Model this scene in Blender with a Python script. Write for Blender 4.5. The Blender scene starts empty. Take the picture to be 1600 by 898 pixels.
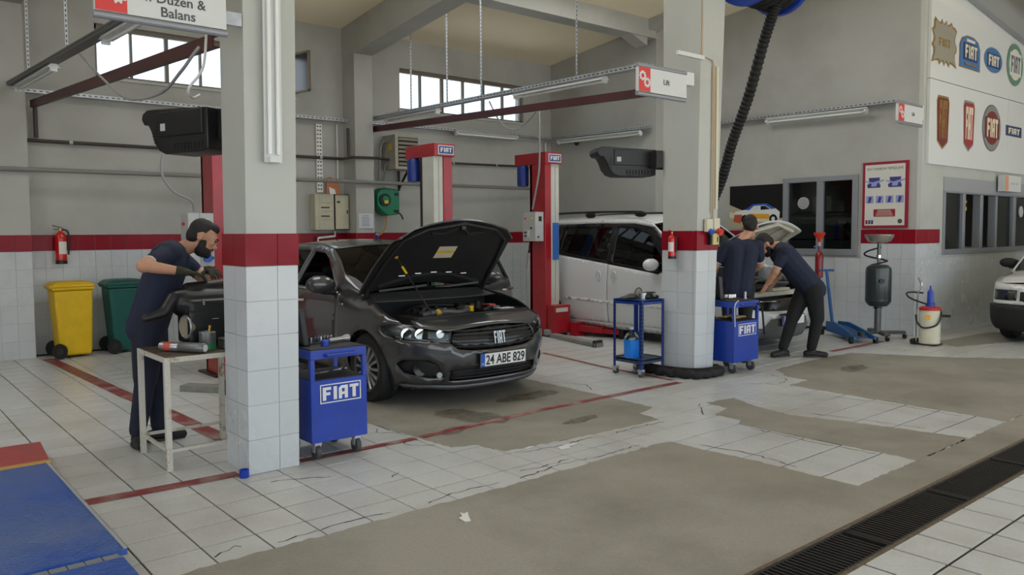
import bpy, bmesh, math, random
from mathutils import Vector, Matrix
from mathutils.geometry import delaunay_2d_cdt
random.seed(7)
scene = bpy.context.scene
COL = scene.collection
R = math.radians

# ---------------------------------------------------------------- camera
cam_d = bpy.data.cameras.new('camera')
cam = bpy.data.objects.new('camera', cam_d); COL.objects.link(cam)
cam_d.sensor_width = 36; cam_d.sensor_fit = 'HORIZONTAL'
cam_d.lens = 1243.5 / 1600 * 36
cam_d.shift_y = -14 / 1600
cam_d.clip_start = .05; cam_d.clip_end = 400
_y, _p, _r = R(40.0766), R(3.3564), R(-.3677)
_f = Vector((math.sin(_y)*math.cos(_p), math.cos(_y)*math.cos(_p), -math.sin(_p)))
_rt = Vector((math.cos(_y), -math.sin(_y), 0)); _up = _rt.cross(_f)
_rr = math.cos(_r)*_rt + math.sin(_r)*_up; _uu = -math.sin(_r)*_rt + math.cos(_r)*_up
cam.matrix_world = Matrix(((_rr.x, _uu.x, -_f.x, 0), (_rr.y, _uu.y, -_f.y, 0), (_rr.z, _uu.z, -_f.z, 1.55), (0, 0, 0, 1)))
scene.camera = cam

# ---------------------------------------------------------------- sky, sun, exposure
W = bpy.data.worlds.new('sky'); scene.world = W; W.use_nodes = True
_bg = W.node_tree.nodes['Background']
_bg.inputs['Color'].default_value = (.80, .90, 1.0, 1); _bg.inputs['Strength'].default_value = 5.0
sd = bpy.data.lights.new('sun', 'SUN'); sd.energy = 26.0; sd.angle = R(1.0); sd.color = (1, .96, .89)
sun = bpy.data.objects.new('sun', sd); COL.objects.link(sun)
sun.rotation_euler = Vector((.40, .45, -.80)).to_track_quat('-Z', 'Y').to_euler(); sun.location = (0, -20, 20)
vs = scene.view_settings
vs.view_transform = 'Standard'; vs.look = 'None'; vs.gamma = 1; vs.use_curve_mapping = False
vs.exposure = -1.15
cy = scene.cycles
cy.use_denoising = True; cy.max_bounces = 8; cy.diffuse_bounces = 5; cy.glossy_bounces = 4
cy.transmission_bounces = 6; cy.transparent_max_bounces = 12
cy.caustics_reflective = False; cy.caustics_refractive = False; cy.sample_clamp_indirect = 6

# ---------------------------------------------------------------- materials
def lin(c):
    def g(v):
        v = v/255
        return v/12.92 if v <= .04045 else ((v+.055)/1.055)**2.4
    return tuple(g(v) for v in c) + (1,)
MATS = {}
def mat(name, rgb, rough=.5, metal=0, spec=.5, noise=0, nscale=8, bump=0, bscale=60, coat=0, dark=None, emit=0, trans=0, rand=0, alpha=1):
    """plain procedural material: colour with low-contrast mottling, fine relief"""
    if name in MATS: return MATS[name]
    m = bpy.data.materials.new(name); m.use_nodes = True; MATS[name] = m
    nt = m.node_tree; b = nt.nodes['Principled BSDF']; L = nt.links.new
    b.inputs['Base Color'].default_value = lin(rgb); b.inputs['Roughness'].default_value = rough
    b.inputs['Metallic'].default_value = metal; b.inputs['Specular IOR Level'].default_value = spec
    b.inputs['Coat Weight'].default_value = coat; b.inputs['Coat Roughness'].default_value = .06
    b.inputs['Transmission Weight'].default_value = trans; b.inputs['Alpha'].default_value = alpha
    if emit:
        b.inputs['Emission Color'].default_value = lin(rgb); b.inputs['Emission Strength'].default_value = emit
    if noise or bump or rand:
        tc = nt.nodes.new('ShaderNodeTexCoord')
    col = None
    if noise:
        n = nt.nodes.new('ShaderNodeTexNoise'); n.inputs['Scale'].default_value = nscale; n.inputs['Detail'].default_value = 6
        n.inputs['Roughness'].default_value = .65
        L(tc.outputs['Object'], n.inputs['Vector'])
        r = nt.nodes.new('ShaderNodeValToRGB'); r.color_ramp.elements[0].position = .3; r.color_ramp.elements[1].position = .7
        d = dark or tuple(max(0, v*(1-noise)) for v in rgb)
        r.color_ramp.elements[0].color = lin(d); r.color_ramp.elements[1].color = lin(tuple(min(255, v*(1+noise*.35)) for v in rgb))
        L(n.outputs['Fac'], r.inputs['Fac']); col = r.outputs['Color']
        L(col, b.inputs['Base Color'])
    if rand:
        oi = nt.nodes.new('ShaderNodeObjectInfo'); hv = nt.nodes.new('ShaderNodeHueSaturation')
        mr = nt.nodes.new('ShaderNodeMapRange'); mr.inputs['To Min'].default_value = 1-rand; mr.inputs['To Max'].default_value = 1+rand
        L(oi.outputs['Random'], mr.inputs['Value']); L(mr.outputs['Result'], hv.inputs['Value'])
        if col: L(col, hv.inputs['Color'])
        else: hv.inputs['Color'].default_value = lin(rgb)
        L(hv.outputs['Color'], b.inputs['Base Color'])
    if bump:
        n2 = nt.nodes.new('ShaderNodeTexNoise'); n2.inputs['Scale'].default_value = bscale; n2.inputs['Detail'].default_value = 4
        L(tc.outputs['Object'], n2.inputs['Vector'])
        bp = nt.nodes.new('ShaderNodeBump'); bp.inputs['Strength'].default_value = bump; bp.inputs['Distance'].default_value = .01
        L(n2.outputs['Fac'], bp.inputs['Height']); L(bp.outputs['Normal'], b.inputs['Normal'])
    return m
def glass(name, tint, gloss=.12, rough=.02):
    """thin pane: tinted see-through with a mirror share that grows at grazing angles"""
    if name in MATS: return MATS[name]
    m = bpy.data.materials.new(name); m.use_nodes = True; MATS[name] = m
    nt = m.node_tree; nt.nodes.remove(nt.nodes['Principled BSDF']); L = nt.links.new
    t = nt.nodes.new('ShaderNodeBsdfTransparent'); t.inputs['Color'].default_value = lin(tint)
    g = nt.nodes.new('ShaderNodeBsdfGlossy'); g.inputs['Roughness'].default_value = rough
    lw = nt.nodes.new('ShaderNodeLayerWeight'); lw.inputs['Blend'].default_value = gloss
    mx = nt.nodes.new('ShaderNodeMixShader')
    L(lw.outputs['Fresnel'], mx.inputs[0]); L(t.outputs[0], mx.inputs[1]); L(g.outputs[0], mx.inputs[2])
    L(mx.outputs[0], nt.nodes['Material Output'].inputs['Surface'])
    return m
def stained(name, base, stain, rough=.5, scale=1.2, lo=.45, hi=.7, fine=.12, bump=.15, spec=.4, rand=0, rough2=None, warm=None):
    """surface with large soft stains, fine speckle and grain"""
    if name in MATS: return MATS[name]
    m = bpy.data.materials.new(name); m.use_nodes = True; MATS[name] = m
    nt = m.node_tree; b = nt.nodes['Principled BSDF']; L = nt.links.new
    geo = nt.nodes.new('ShaderNodeNewGeometry')
    def nz(s, det, ro=.6):
        n = nt.nodes.new('ShaderNodeTexNoise'); n.inputs['Scale'].default_value = s; n.inputs['Detail'].default_value = det
        n.inputs['Roughness'].default_value = ro; L(geo.outputs['Position'], n.inputs['Vector']); return n
    def mixc(fac, a, bcol):
        x = nt.nodes.new('ShaderNodeMix'); x.data_type = 'RGBA'
        L(fac, x.inputs['Factor'])
        for s, v in ((x.inputs[6], a), (x.inputs[7], bcol)):
            if hasattr(v, 'links'): L(v, s)
            else: s.default_value = v
        return x.outputs[2]
    def rng(sock, a, c):
        r = nt.nodes.new('ShaderNodeMapRange'); r.inputs['From Min'].default_value = a; r.inputs['From Max'].default_value = c
        L(sock, r.inputs['Value']); return r.outputs['Result']
    n1 = nz(scale, 7); f1 = rng(n1.outputs['Fac'], lo, hi)
    c = mixc(f1, lin(base), lin(stain))
    if warm:
        nw = nz(scale*.45, 4); c = mixc(rng(nw.outputs['Fac'], .5, .75), c, lin(warm))
    n2 = nz(55, 5, .75); f2 = rng(n2.outputs['Fac'], .35, .75)
    mul = nt.nodes.new('ShaderNodeMath'); mul.operation = 'MULTIPLY'; mul.inputs[1].default_value = fine
    L(f2, mul.inputs[0]); c = mixc(mul.outputs[0], c, lin(tuple(v*.35 for v in stain)))
    if rand:
        oi = nt.nodes.new('ShaderNodeObjectInfo'); hv = nt.nodes.new('ShaderNodeHueSaturation')
        mr = nt.nodes.new('ShaderNodeMapRange'); mr.inputs['To Min'].default_value = 1-rand; mr.inputs['To Max'].default_value = 1+rand*.6
        L(oi.outputs['Random'], mr.inputs['Value']); L(mr.outputs['Result'], hv.inputs['Value']); L(c, hv.inputs['Color']); c = hv.outputs['Color']
    L(c, b.inputs['Base Color'])
    b.inputs['Specular IOR Level'].default_value = spec
    rr = nt.nodes.new('ShaderNodeMapRange'); rr.inputs['To Min'].default_value = rough; rr.inputs['To Max'].default_value = rough2 or min(1, rough+.25)
    L(f1, rr.inputs['Value']); L(rr.outputs['Result'], b.inputs['Roughness'])
    if bump:
        bp = nt.nodes.new('ShaderNodeBump'); bp.inputs['Strength'].default_value = bump; bp.inputs['Distance'].default_value = .004
        L(n2.outputs['Fac'], bp.inputs['Height']); L(bp.outputs['Normal'], b.inputs['Normal'])
    return m

# ---------------------------------------------------------------- mesh builder
def V(*a): return Vector(a)
def basis(d):
    d = Vector(d).normalized(); a = Vector((0, 0, 1)) if abs(d.z) < .9 else Vector((1, 0, 0))
    u = d.cross(a).normalized(); return u, d.cross(u).normalized(), d
class MB:
    def __init__(s): s.v = []; s.f = []; s.mi = []; s.cur = 0
    def add(s, vs, fs, M=None):
        o = len(s.v)
        s.v += [tuple(M @ Vector(p)) if M else tuple(p) for p in vs]
        for f in fs: s.f.append(tuple(i+o for i in f)); s.mi.append(s.cur)
        return s
    def m(s, i): s.cur = i; return s
    def box(s, x0, x1, y0, y1, z0, z1, M=None):
        vs = [(x, y, z) for z in (z0, z1) for y in (y0, y1) for x in (x0, x1)]
        return s.add(vs, [(0, 2, 3, 1), (4, 5, 7, 6), (0, 1, 5, 4), (2, 6, 7, 3), (0, 4, 6, 2), (1, 3, 7, 5)], M)
    def cbox(s, c, d, M=None):
        return s.box(c[0]-d[0]/2, c[0]+d[0]/2, c[1]-d[1]/2, c[1]+d[1]/2, c[2]-d[2]/2, c[2]+d[2]/2, M)
    def bar(s, p0, p1, w, h, up=(0, 0, 1)):
        p0, p1 = Vector(p0), Vector(p1); d = (p1-p0).normalized(); up = Vector(up)
        u = d.cross(up)
        if u.length < 1e-4: u = d.cross(Vector((0, 1, 0)))
        u.normalize(); n = u.cross(d).normalized()
        c = [(-w/2, -h/2), (w/2, -h/2), (w/2, h/2), (-w/2, h/2)]
        return s.add([p+u*a+n*b for p in (p0, p1) for a, b in c], [(3, 2, 1, 0), (4, 5, 6, 7), (0, 1, 5, 4), (1, 2, 6, 5), (2, 3, 7, 6), (3, 0, 4, 7)])
    def loft(s, rings, caps=True, closed=True, M=None):
        n = len(rings[0]); vs = [p for r in rings for p in r]; fs = []
        for i in range(len(rings)-1):
            for j in range(n if closed else n-1):
                k = (j+1) % n; fs.append((i*n+j, i*n+k, (i+1)*n+k, (i+1)*n+j))
        if caps: fs.append(tuple(range(n-1, -1, -1))); fs.append(tuple(range((len(rings)-1)*n, len(rings)*n)))
        return s.add(vs, fs, M)
    def cyl(s, p0, p1, r, r2=None, n=16, caps=True, M=None):
        p0, p1 = Vector(p0), Vector(p1); u, w, d = basis(p1-p0); r2 = r if r2 is None else r2
        ring = lambda p, q: [p+u*q*math.cos(2*math.pi*i/n)+w*q*math.sin(2*math.pi*i/n) for i in range(n)]
        return s.loft([ring(p0, r), ring(p1, r2)], caps, M=M)
    def lathe(s, c, prof, ax=(0, 0, 1), n=24, caps=True, M=None):
        c = Vector(c); u, w, d = basis(ax)
        return s.loft([[c+d*h+u*q*math.cos(2*math.pi*i/n)+w*q*math.sin(2*math.pi*i/n) for i in range(n)] for q, h in prof], caps, M=M)
    def tube(s, pts, r, n=8, caps=True, closed=False, rf=None):
        pts = [Vector(p) for p in pts]; rings = []; u = None
        for i, p in enumerate(pts):
            if closed: d = pts[(i+1) % len(pts)]-pts[i-1]
            else: d = pts[min(i+1, len(pts)-1)]-pts[max(i-1, 0)]
            d.normalize()
            if u is None: u = basis(d)[0]
            u = u-d*u.dot(d)
            if u.length < 1e-5: u = basis(d)[0]
            u.normalize(); w = d.cross(u); q = rf(i) if rf else r
            rings.append([p+u*q*math.cos(2*math.pi*k/n)+w*q*math.sin(2*math.pi*k/n) for k in range(n)])
        if closed: rings.append(rings[0])
        return s.loft(rings, caps and not closed)
    def prism(s, poly, o, u, w, d):
        """2-D polygon in the plane (o,u,w), pushed out by the vector d"""
        o, u, w, d = Vector(o), Vector(u), Vector(w), Vector(d); n = len(poly)
        b = [o+u*a+w*c for a, c in poly]
        return s.add(b+[p+d for p in b], [tuple(range(n)), tuple(range(2*n-1, n-1, -1))]+[(i, i+n, (i+1) % n+n, (i+1) % n) for i in range(n)])
    def ell(s, c, r, n=14, k=9, M=None):
        c = Vector(c); r = r if hasattr(r, '__len__') else (r, r, r)
        rings = []
        for i in range(1, k):
            t = math.pi*i/k
            rings.append([c+Vector((r[0]*math.sin(t)*math.cos(2*math.pi*j/n), r[1]*math.sin(t)*math.sin(2*math.pi*j/n), -r[2]*math.cos(t))) for j in range(n)])
        return s.loft(rings, True, M=M)
    def capsule(s, p0, p1, r0, r1=None, n=12):
        p0, p1 = Vector(p0), Vector(p1); r1 = r0 if r1 is None else r1; u, w, d = basis(p1-p0); rings = []
        for p, q, a0, a1 in ((p0, r0, -80, 0), (p1, r1, 0, 80)):
            for i in range(4):
                a = R(a0+(a1-a0)*i/3); rings.append([p+d*q*math.sin(a)+(u*math.cos(2*math.pi*j/n)+w*math.sin(2*math.pi*j/n))*q*math.cos(a) for j in range(n)])
        return s.loft(rings, True)
    def mesh(s, name, mats, smooth=35):
        me = bpy.data.meshes.new(name); me.from_pydata(s.v, [], s.f); 
        for q in (mats if isinstance(mats, (list, tuple)) else [mats]): me.materials.append(q)
        me.polygons.foreach_set('material_index', s.mi)
        me.update(); bm = bmesh.new(); bm.from_mesh(me); bmesh.ops.recalc_face_normals(bm, faces=bm.faces); bm.to_mesh(me); bm.free()
        if smooth:
            me.polygons.foreach_set('use_smooth', [True]*len(me.polygons)); me.set_sharp_from_angle(angle=R(smooth))
        return me
    def build(s, name, mats, parent=None, smooth=35, bevel=0, loc=None, rotz=0):
        o = bpy.data.objects.new(name, s.mesh(name, mats, smooth)); COL.objects.link(o)
        if parent: o.parent = parent
        if loc: o.location = loc
        if rotz: o.rotation_euler.z = rotz
        if bevel:
            b = o.modifiers.new('bevel', 'BEVEL'); b.width = bevel; b.segments = 2; b.limit_method = 'ANGLE'; b.angle_limit = R(40)
        return o
def tag(o, label, cat, group=None):
    o['label'] = label; o['category'] = cat
    if group: o['group'] = group
    return o
def thing(name, label, cat, loc=(0, 0, 0), rotz=0, group=None):
    o = bpy.data.objects.new(name, None); COL.objects.link(o); o.location = loc; o.rotation_euler.z = rotz
    o.empty_display_size = .1
    return tag(o, label, cat, group)
def struct(o): o['kind'] = 'structure'; return o
def link(name, me, parent, loc=(0, 0, 0), rot=None):
    o = bpy.data.objects.new(name, me); COL.objects.link(o); o.parent = parent; o.location = loc
    if rot: o.rotation_euler = rot
    return o
def copy_tree(o, parent=None):
    c = o.copy(); COL.objects.link(c); c.parent = parent
    for ch in list(o.children): copy_tree(ch, c)
    return c
def text(name, body, size, m, parent, origin, u, w, depth=.002, align='CENTER', bold=0, sx=1):
    """flat lettering as a mesh; origin = baseline centre, u = reading direction, w = up"""
    cu = bpy.data.curves.new('lettering', 'FONT'); cu.body = body; cu.size = size; cu.align_x = align
    cu.extrude = depth/2; cu.offset = bold; cu.resolution_u = 3
    t = bpy.data.objects.new('lettering', cu); COL.objects.link(t)
    dg = bpy.context.evaluated_depsgraph_get(); me = bpy.data.meshes.new_from_object(t.evaluated_get(dg))
    bpy.data.objects.remove(t); bpy.data.curves.remove(cu)
    u, w = Vector(u).normalized(), Vector(w).normalized(); n = u.cross(w)
    M = Matrix(((u.x*sx, w.x, n.x, origin[0]), (u.y*sx, w.y, n.y, origin[1]), (u.z*sx, w.z, n.z, origin[2]), (0, 0, 0, 1)))
    me.transform(M); me.materials.clear(); me.materials.append(m)
    o = bpy.data.objects.new(name, me); COL.objects.link(o); o.parent = parent
    return o
FL = {'F': [(0, 0), (.28, 0), (.28, .38), (.62, .38), (.62, .6), (.28, .6), (.28, .78), (.7, .78), (.7, 1), (0, 1)],
      'I': [(0, 0), (.28, 0), (.28, 1), (0, 1)],
      'A': [(0, 0), (.26, 0), (.26, .3), (.5, .3), (.5, 0), (.76, 0), (.76, 1), (.2, 1), (0, .82)],
      'T': [(.24, 0), (.52, 0), (.52, .78), (.76, .78), (.76, 1), (0, 1), (0, .78), (.24, .78)]}
FW = {'F': .74, 'I': .28, 'A': .76, 'T': .76}
def block_letters(mb, o, u, w, n, width, height, depth=.003, slim=1):
    """the square capitals F I A T, one prism each, centred on o"""
    tot = sum(FW[c] for c in 'FIAT')+.16*3; k = width/tot; o, u, w, n = Vector(o), Vector(u), Vector(w), Vector(n)
    x = -tot/2
    for c in 'FIAT':
        p = [((x+a)*k, (b-.5)*height) for a, b in FL[c]]
        if c == 'A':
            mb.prism([((x+a)*k, (b-.5)*height) for a, b in [(0, 0), (.26, 0), (.26, .3), (.5, .3), (.5, .5), (.26, .5), (.26, .78), (.5, .78), (.5, 1), (.2, 1), (0, .82)]], o, u, w, n*depth)
            mb.prism([((x+a)*k, (b-.5)*height) for a, b in [(.5, 0), (.76, 0), (.76, 1), (.5, 1)]], o, u, w, n*depth)
        elif c in 'FT':
            if c == 'F': qs = [[(0, 0), (.28, 0), (.28, 1), (0, 1)], [(.28, .78), (.7, .78), (.7, 1), (.28, 1)], [(.28, .38), (.62, .38), (.62, .6), (.28, .6)]]
            else: qs = [[(.24, 0), (.52, 0), (.52, .78), (.24, .78)], [(0, .78), (.76, .78), (.76, 1), (0, 1)]]
            for q in qs: mb.prism([((x+a)*k, (b-.5)*height) for a, b in q], o, u, w, n*depth)
        else: mb.prism(p, o, u, w, n*depth)
        x += FW[c]+.16
    return mb
def remesh(mb, name, m, parent, voxel, smooth=5, extra=None):
    """one continuous skin over the overlapping volumes in mb"""
    o = bpy.data.objects.new('volume', mb.mesh('volume', m, 0)); COL.objects.link(o)
    r = o.modifiers.new('r', 'REMESH'); r.mode = 'VOXEL'; r.voxel_size = voxel; r.use_smooth_shade = True
    if smooth:
        q = o.modifiers.new('s', 'SMOOTH'); q.factor = .5; q.iterations = smooth
    dg = bpy.context.evaluated_depsgraph_get(); me = bpy.data.meshes.new_from_object(o.evaluated_get(dg))
    bpy.data.objects.remove(o); me.name = name
    me.materials.clear()
    for q in (m if isinstance(m, (list, tuple)) else [m]): me.materials.append(q)
    me.polygons.foreach_set('use_smooth', [True]*len(me.polygons))
    b = bpy.data.objects.new(name, me); COL.objects.link(b); b.parent = parent
    return b
def spline(pts, n=8):
    """Catmull-Rom through the points"""
    P = [Vector(p) for p in pts]; out = []
    for i in range(len(P)-1):
        a, b, c, d = P[max(i-1, 0)], P[i], P[i+1], P[min(i+2, len(P)-1)]
        for k in range(n):
            t = k/n; out.append(.5*((2*b)+(c-a)*t+(2*a-5*b+4*c-d)*t*t+(3*b-a-3*c+d)*t**3))
    return out+[P[-1]]
# ---------------------------------------------------------------- shared materials
PAINT = stained('grey wall paint', (180, 180, 175), (154, 152, 145), .55, .55, .45, .8, .04, .03, .35)
PAINT2 = stained('pale column paint', (188, 190, 184), (172, 173, 166), .45, .8, .5, .8, .03, .02, .4)
CEIL = stained('cream ceiling plaster', (250, 236, 208), (242, 226, 194), .8, .5, .5, .8, .03, .05, .2)
WTILE = stained('white wall tile', (202, 207, 210), (186, 189, 190), .2, 1.5, .5, .8, .03, .01, .5, rand=.025)
RTILE = stained('dark red wall tile', (140, 18, 36), (120, 14, 30), .28, 2, .5, .8, .03, .01, .22, rand=.04)
FTILE = stained('pale floor tile', (202, 204, 204), (168, 165, 158), .30, 1.7, .5, .9, .2, .03, .42, rand=.045, rough2=.37, warm=(186, 183, 176))
CONC = stained('worn concrete', (156, 152, 142), (131, 127, 117), .55, 1.1, .4, .72, .22, .25, .35, rough2=.75, warm=(152, 145, 133))
GROUT = stained('dirty grout', (78, 73, 66), (54, 50, 45), .8, 2.5, .4, .7, .3, .2, .2)
STEEL = mat('galvanised steel', (186, 190, 195), .4, .5, noise=.12, nscale=14)
DSTEEL = mat('dark steel', (62, 60, 58), .5, .6, noise=.2, nscale=20)
ALU = mat('grey aluminium frame', (150, 153, 160), .42, .35)
BLACK = mat('black plastic', (24, 24, 26), .42, noise=.15, nscale=9)
RUBBER = mat('black rubber', (22, 22, 22), .75, bump=.3, bscale=90)
WHITE = mat('white enamel', (222, 222, 218), .35)
CHROME = mat('chrome', (210, 212, 215), .12, 1)
RED = mat('red lift paint', (168, 22, 36), .35, coat=.3, noise=.1, nscale=4)
PIPE = mat('dark brown pipe paint', (62, 52, 50), .45)
GPIPE = mat('grey pipe paint', (128, 128, 126), .45)
BROWN = mat('maroon channel paint', (78, 36, 38), .5, noise=.15, nscale=6)
CREAM = mat('cream plastic', (214, 208, 184), .5)
WFRAME = mat('brown window frame', (120, 108, 94), .5)
PANE = glass('window pane', (235, 240, 242), .2)
BLUE = mat('tool cart blue', (24, 62, 168), .36, coat=.2, noise=.12, nscale=5)
YELLOW = mat('yellow plastic', (232, 190, 16), .45, noise=.06, nscale=6)

# ---------------------------------------------------------------- floor
TX, TY, X0, Y0 = .2767, .285, 1.02, 3.945
DR0, DR1 = 1.735, 1.99                                     # the drain channel
floor = MB()
floor.box(-5, 24, -3, DR0, -.3, -.006).box(-5, 24, DR1, 12.1, -.3, -.006).box(-5, 24, DR0, DR1, -.3, -.18)
floor = struct(floor.build('floor', GROUT, smooth=0))
# screed patches poured over the missing tiles
def jag(poly, amp=.012, step=.045):
    out = []
    for i, (a, b) in enumerate(poly):
        c, d = poly[(i+1) % len(poly)]; L = math.hypot(c-a, d-b); n = max(1, int(L/step))
        for k in range(n):
            t = k/n; q = amp if k else 0
            out.append((a+(c-a)*t+random.uniform(-q, q), b+(d-b)*t+random.uniform(-q, q)))
    return out
PATCH = [
    [(-4.5, 2.0), (12.0, 2.0), (12.0, 2.29), (7.12, 2.29), (7.15, 3.1), (7.2, 4.24), (7.5, 4.3), (7.6, 4.62), (7.9, 4.84), (8.9, 4.9), (9.68, 4.88), (10.2, 4.2), (10.75, 3.6), (12.0, 3.3), (12.0, 2.29)],
]
PATCH = [
    [(-4.5, 2.0), (15.5, 2.0), (15.5, 2.28), (4.65, 2.28), (4.65, 3.0), (4.60, 3.45), (4.62, 3.66), (4.50, 3.70), (3.1, 3.68), (1.3, 3.70), (.5, 3.66), (-4.5, 3.68)],
    [(5.47, 2.28), (6.34, 2.28), (6.20, 3.0), (6.03, 3.55), (6.12, 3.95), (6.27, 4.27), (5.90, 4.31), (5.86, 4.05), (5.57, 3.98), (5.56, 3.72), (5.44, 3.66)],
    [(7.12, 2.28), (15.5, 2.28), (15.5, 2.95), (10.9, 3.1), (10.2, 3.9), (9.68, 4.88), (8.8, 4.9), (7.9, 4.84), (7.62, 4.52), (7.58, 4.27), (7.2, 4.26)],
    [(3.22, 5.75), (3.30, 4.62), (3.48, 4.56), (3.53, 4.28), (4.4, 4.2), (5.09, 4.18), (5.14, 4.44), (5.40, 4.5), (5.45, 5.3), (5.47, 6.9), (5.4, 8.1), (3.3, 8.1), (3.2, 7.0)],
    [(11.2, 4.2), (12.6, 3.75), (13.6, 3.7), (13.2, 4.45), (11.5, 4.6)],
]
def inside(p, poly):
    x, y = p; c = False; n = len(poly)
    for i in range(n):
        (a, b), (e, f) = poly[i], poly[i-1]
        if (b > y) != (f > y) and x < (e-a)*(y-b)/(f-b)+a: c = not c
    return c
for i, pl in enumerate(PATCH):
    q = jag(pl); n = len(q); mb = MB()
    vs = [Vector((a, b)) for a, b in q]
    tv, te, tf = delaunay_2d_cdt(vs, [(k, (k+1) % n) for k in range(n)], [], 0, 1e-5)[:3]
    tf = [f for f in tf if inside(sum((tv[k] for k in f), Vector((0, 0)))/len(f), q)]
    mb.add([(p.x, p.y, .0016) for p in tv], tf)
    mb.add([(p.x, p.y, .0016) for p in vs]+[(p.x, p.y, -.006) for p in vs], [(k, (k+1) % n, (k+1) % n+n, k+n) for k in range(n)])
    mb.build('concrete_patch', CONC, floor, smooth=0)
# tiles: each one is a piece; far ones joined
def tile_mesh(name, w, h, t, m, bev=.0025):
    b = MB(); a, c = w/2, h/2
    b.loft([[(-a, -c, 0), (a, -c, 0), (a, c, 0), (-a, c, 0)], [(-a, -c, t-bev), (a, -c, t-bev), (a, c, t-bev), (-a, c, t-bev)],
            [(-a+bev, -c+bev, t), (a-bev, -c+bev, t), (a-bev, c-bev, t), (-a+bev, c-bev, t)]], False)
    b.f.append((8, 9, 10, 11)); b.mi.append(0)
    return b.mesh(name, m, 0)
FT = tile_mesh('tile', TX-.008, TY-.014, .006, FTILE, .002)
cells = []
inv = cam.matrix_world.inverted()
for i in range(-9, 62):
    for j in range(-20, 29):
        if j >= -7: x, y = X0+(i+.5)*TX, Y0+(j+.5)*TY
        else: x, y = 4.14+(i-12+.5)*.285, 1.46+(j+9+.5)*.285
        if j >= -7 and y-TY/2 < DR1+.03: continue
        if j < -7 and y+TY/2 > DR0+.06 and not (y < DR0-.12): continue
        if j < -7 and (y > DR0-.10 or x < 3.3): continue
        if y > 11.76 or x > 18 or x < -.8: continue
        cn = [(x+sx*.125, y+sy*.125) for sx in (-1, 1) for sy in (-1, 1)]
        if any(all(inside(c, p) for c in cn) for p in PATCH): continue
        q = inv @ Vector((x, y, 0)); vis = q.z < -1 and abs(q.x/q.z) < .70 and -.42 < q.y/-q.z < .4
        cells.append((q.length if vis else 99+q.length, x, y))
cells.sort()
for k, (d, x, y) in enumerate(cells[:300]):
    link('tile', FT, floor, (x, y, -.006+random.uniform(-.0006, .0006)))
far = MB()
tv = [v.co.copy() for v in FT.vertices]; tf = [tuple(p.vertices) for p in FT.polygons]
for d, x, y in cells[300:]:
    if d < 130: far.add([v+Vector((x, y, -.006)) for v in tv], tf)
fo = far.build('distant_tiles', FTILE, floor, smooth=0); fo['kind'] = 'stuff'
# worn red lane lines
LINE = stained('worn red floor paint', (132, 48, 50), (160, 138, 130), .45, 5, .46, .66, .25, .03, .4)
def stripe(pts, w):
    mb = MB()
    for (a, b), (c, d) in zip(pts, pts[1:]):
        L = math.hypot(c-a, d-b); u = ((c-a)/L, (d-b)/L); n = (-u[1]*w/2, u[0]*w/2)
        mb.add([(a+n[0], b+n[1], .0024), (a-n[0], b-n[1], .0024), (c-n[0], d-n[1], .0024), (c+n[0], d+n[1], .0024)], [(0, 1, 2, 3)])
    return mb.build('painted_line', LINE, floor, smooth=0)
stripe([(1.0, 5.06), (1.5, 5.03), (1.9, 5.02)], .12)
stripe([(2.32, 5.02), (3.25, 5.0)], .08)
stripe([(3.3, 5.0), (4.6, 5.08), (6.5, 5.08)], .09)
stripe([(1.92, 11.3), (2.04, 8.2), (2.11, 7.2), (2.15, 5.95)], .14)
stripe([(6.82, 7.5), (6.6, 6.2), (6.55, 5.2)], .07)
stripe([(9.6, 5.1), (10.4, 5.08), (11.0, 5.1)], .09)

# cracks in the tiles and oil stains on the screed
CRACK = mat('dark crack', (58, 52, 46), .9); STAIN = stained('oil stain', (116, 111, 101), (104, 99, 90), .4, 8, .4, .6, .2, 0, .4)
def crack(pts, w=.006):
    q = []
    for (a, b), (c, d) in zip(pts, pts[1:]):
        n = max(2, int(math.hypot(c-a, d-b)/.04)); q += [(a+(c-a)*k/n+random.uniform(-.014, .014), b+(d-b)*k/n+random.uniform(-.014, .014)) for k in range(n)]
    mb = MB()
    for i, ((a, b), (c, d)) in enumerate(zip(q, q[1:])):
        L = max(1e-6, math.hypot(c-a, d-b)); h = w*random.uniform(.3, 1); nx, ny = -(d-b)/L*h, (c-a)/L*h
        mb.add([(a+nx, b+ny, .0011), (a-nx, b-ny, .0011), (c-nx, d-ny, .0011), (c+nx, d+ny, .0011)], [(0, 1, 2, 3)])
    mb.build('crack', CRACK, floor, smooth=0)
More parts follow.
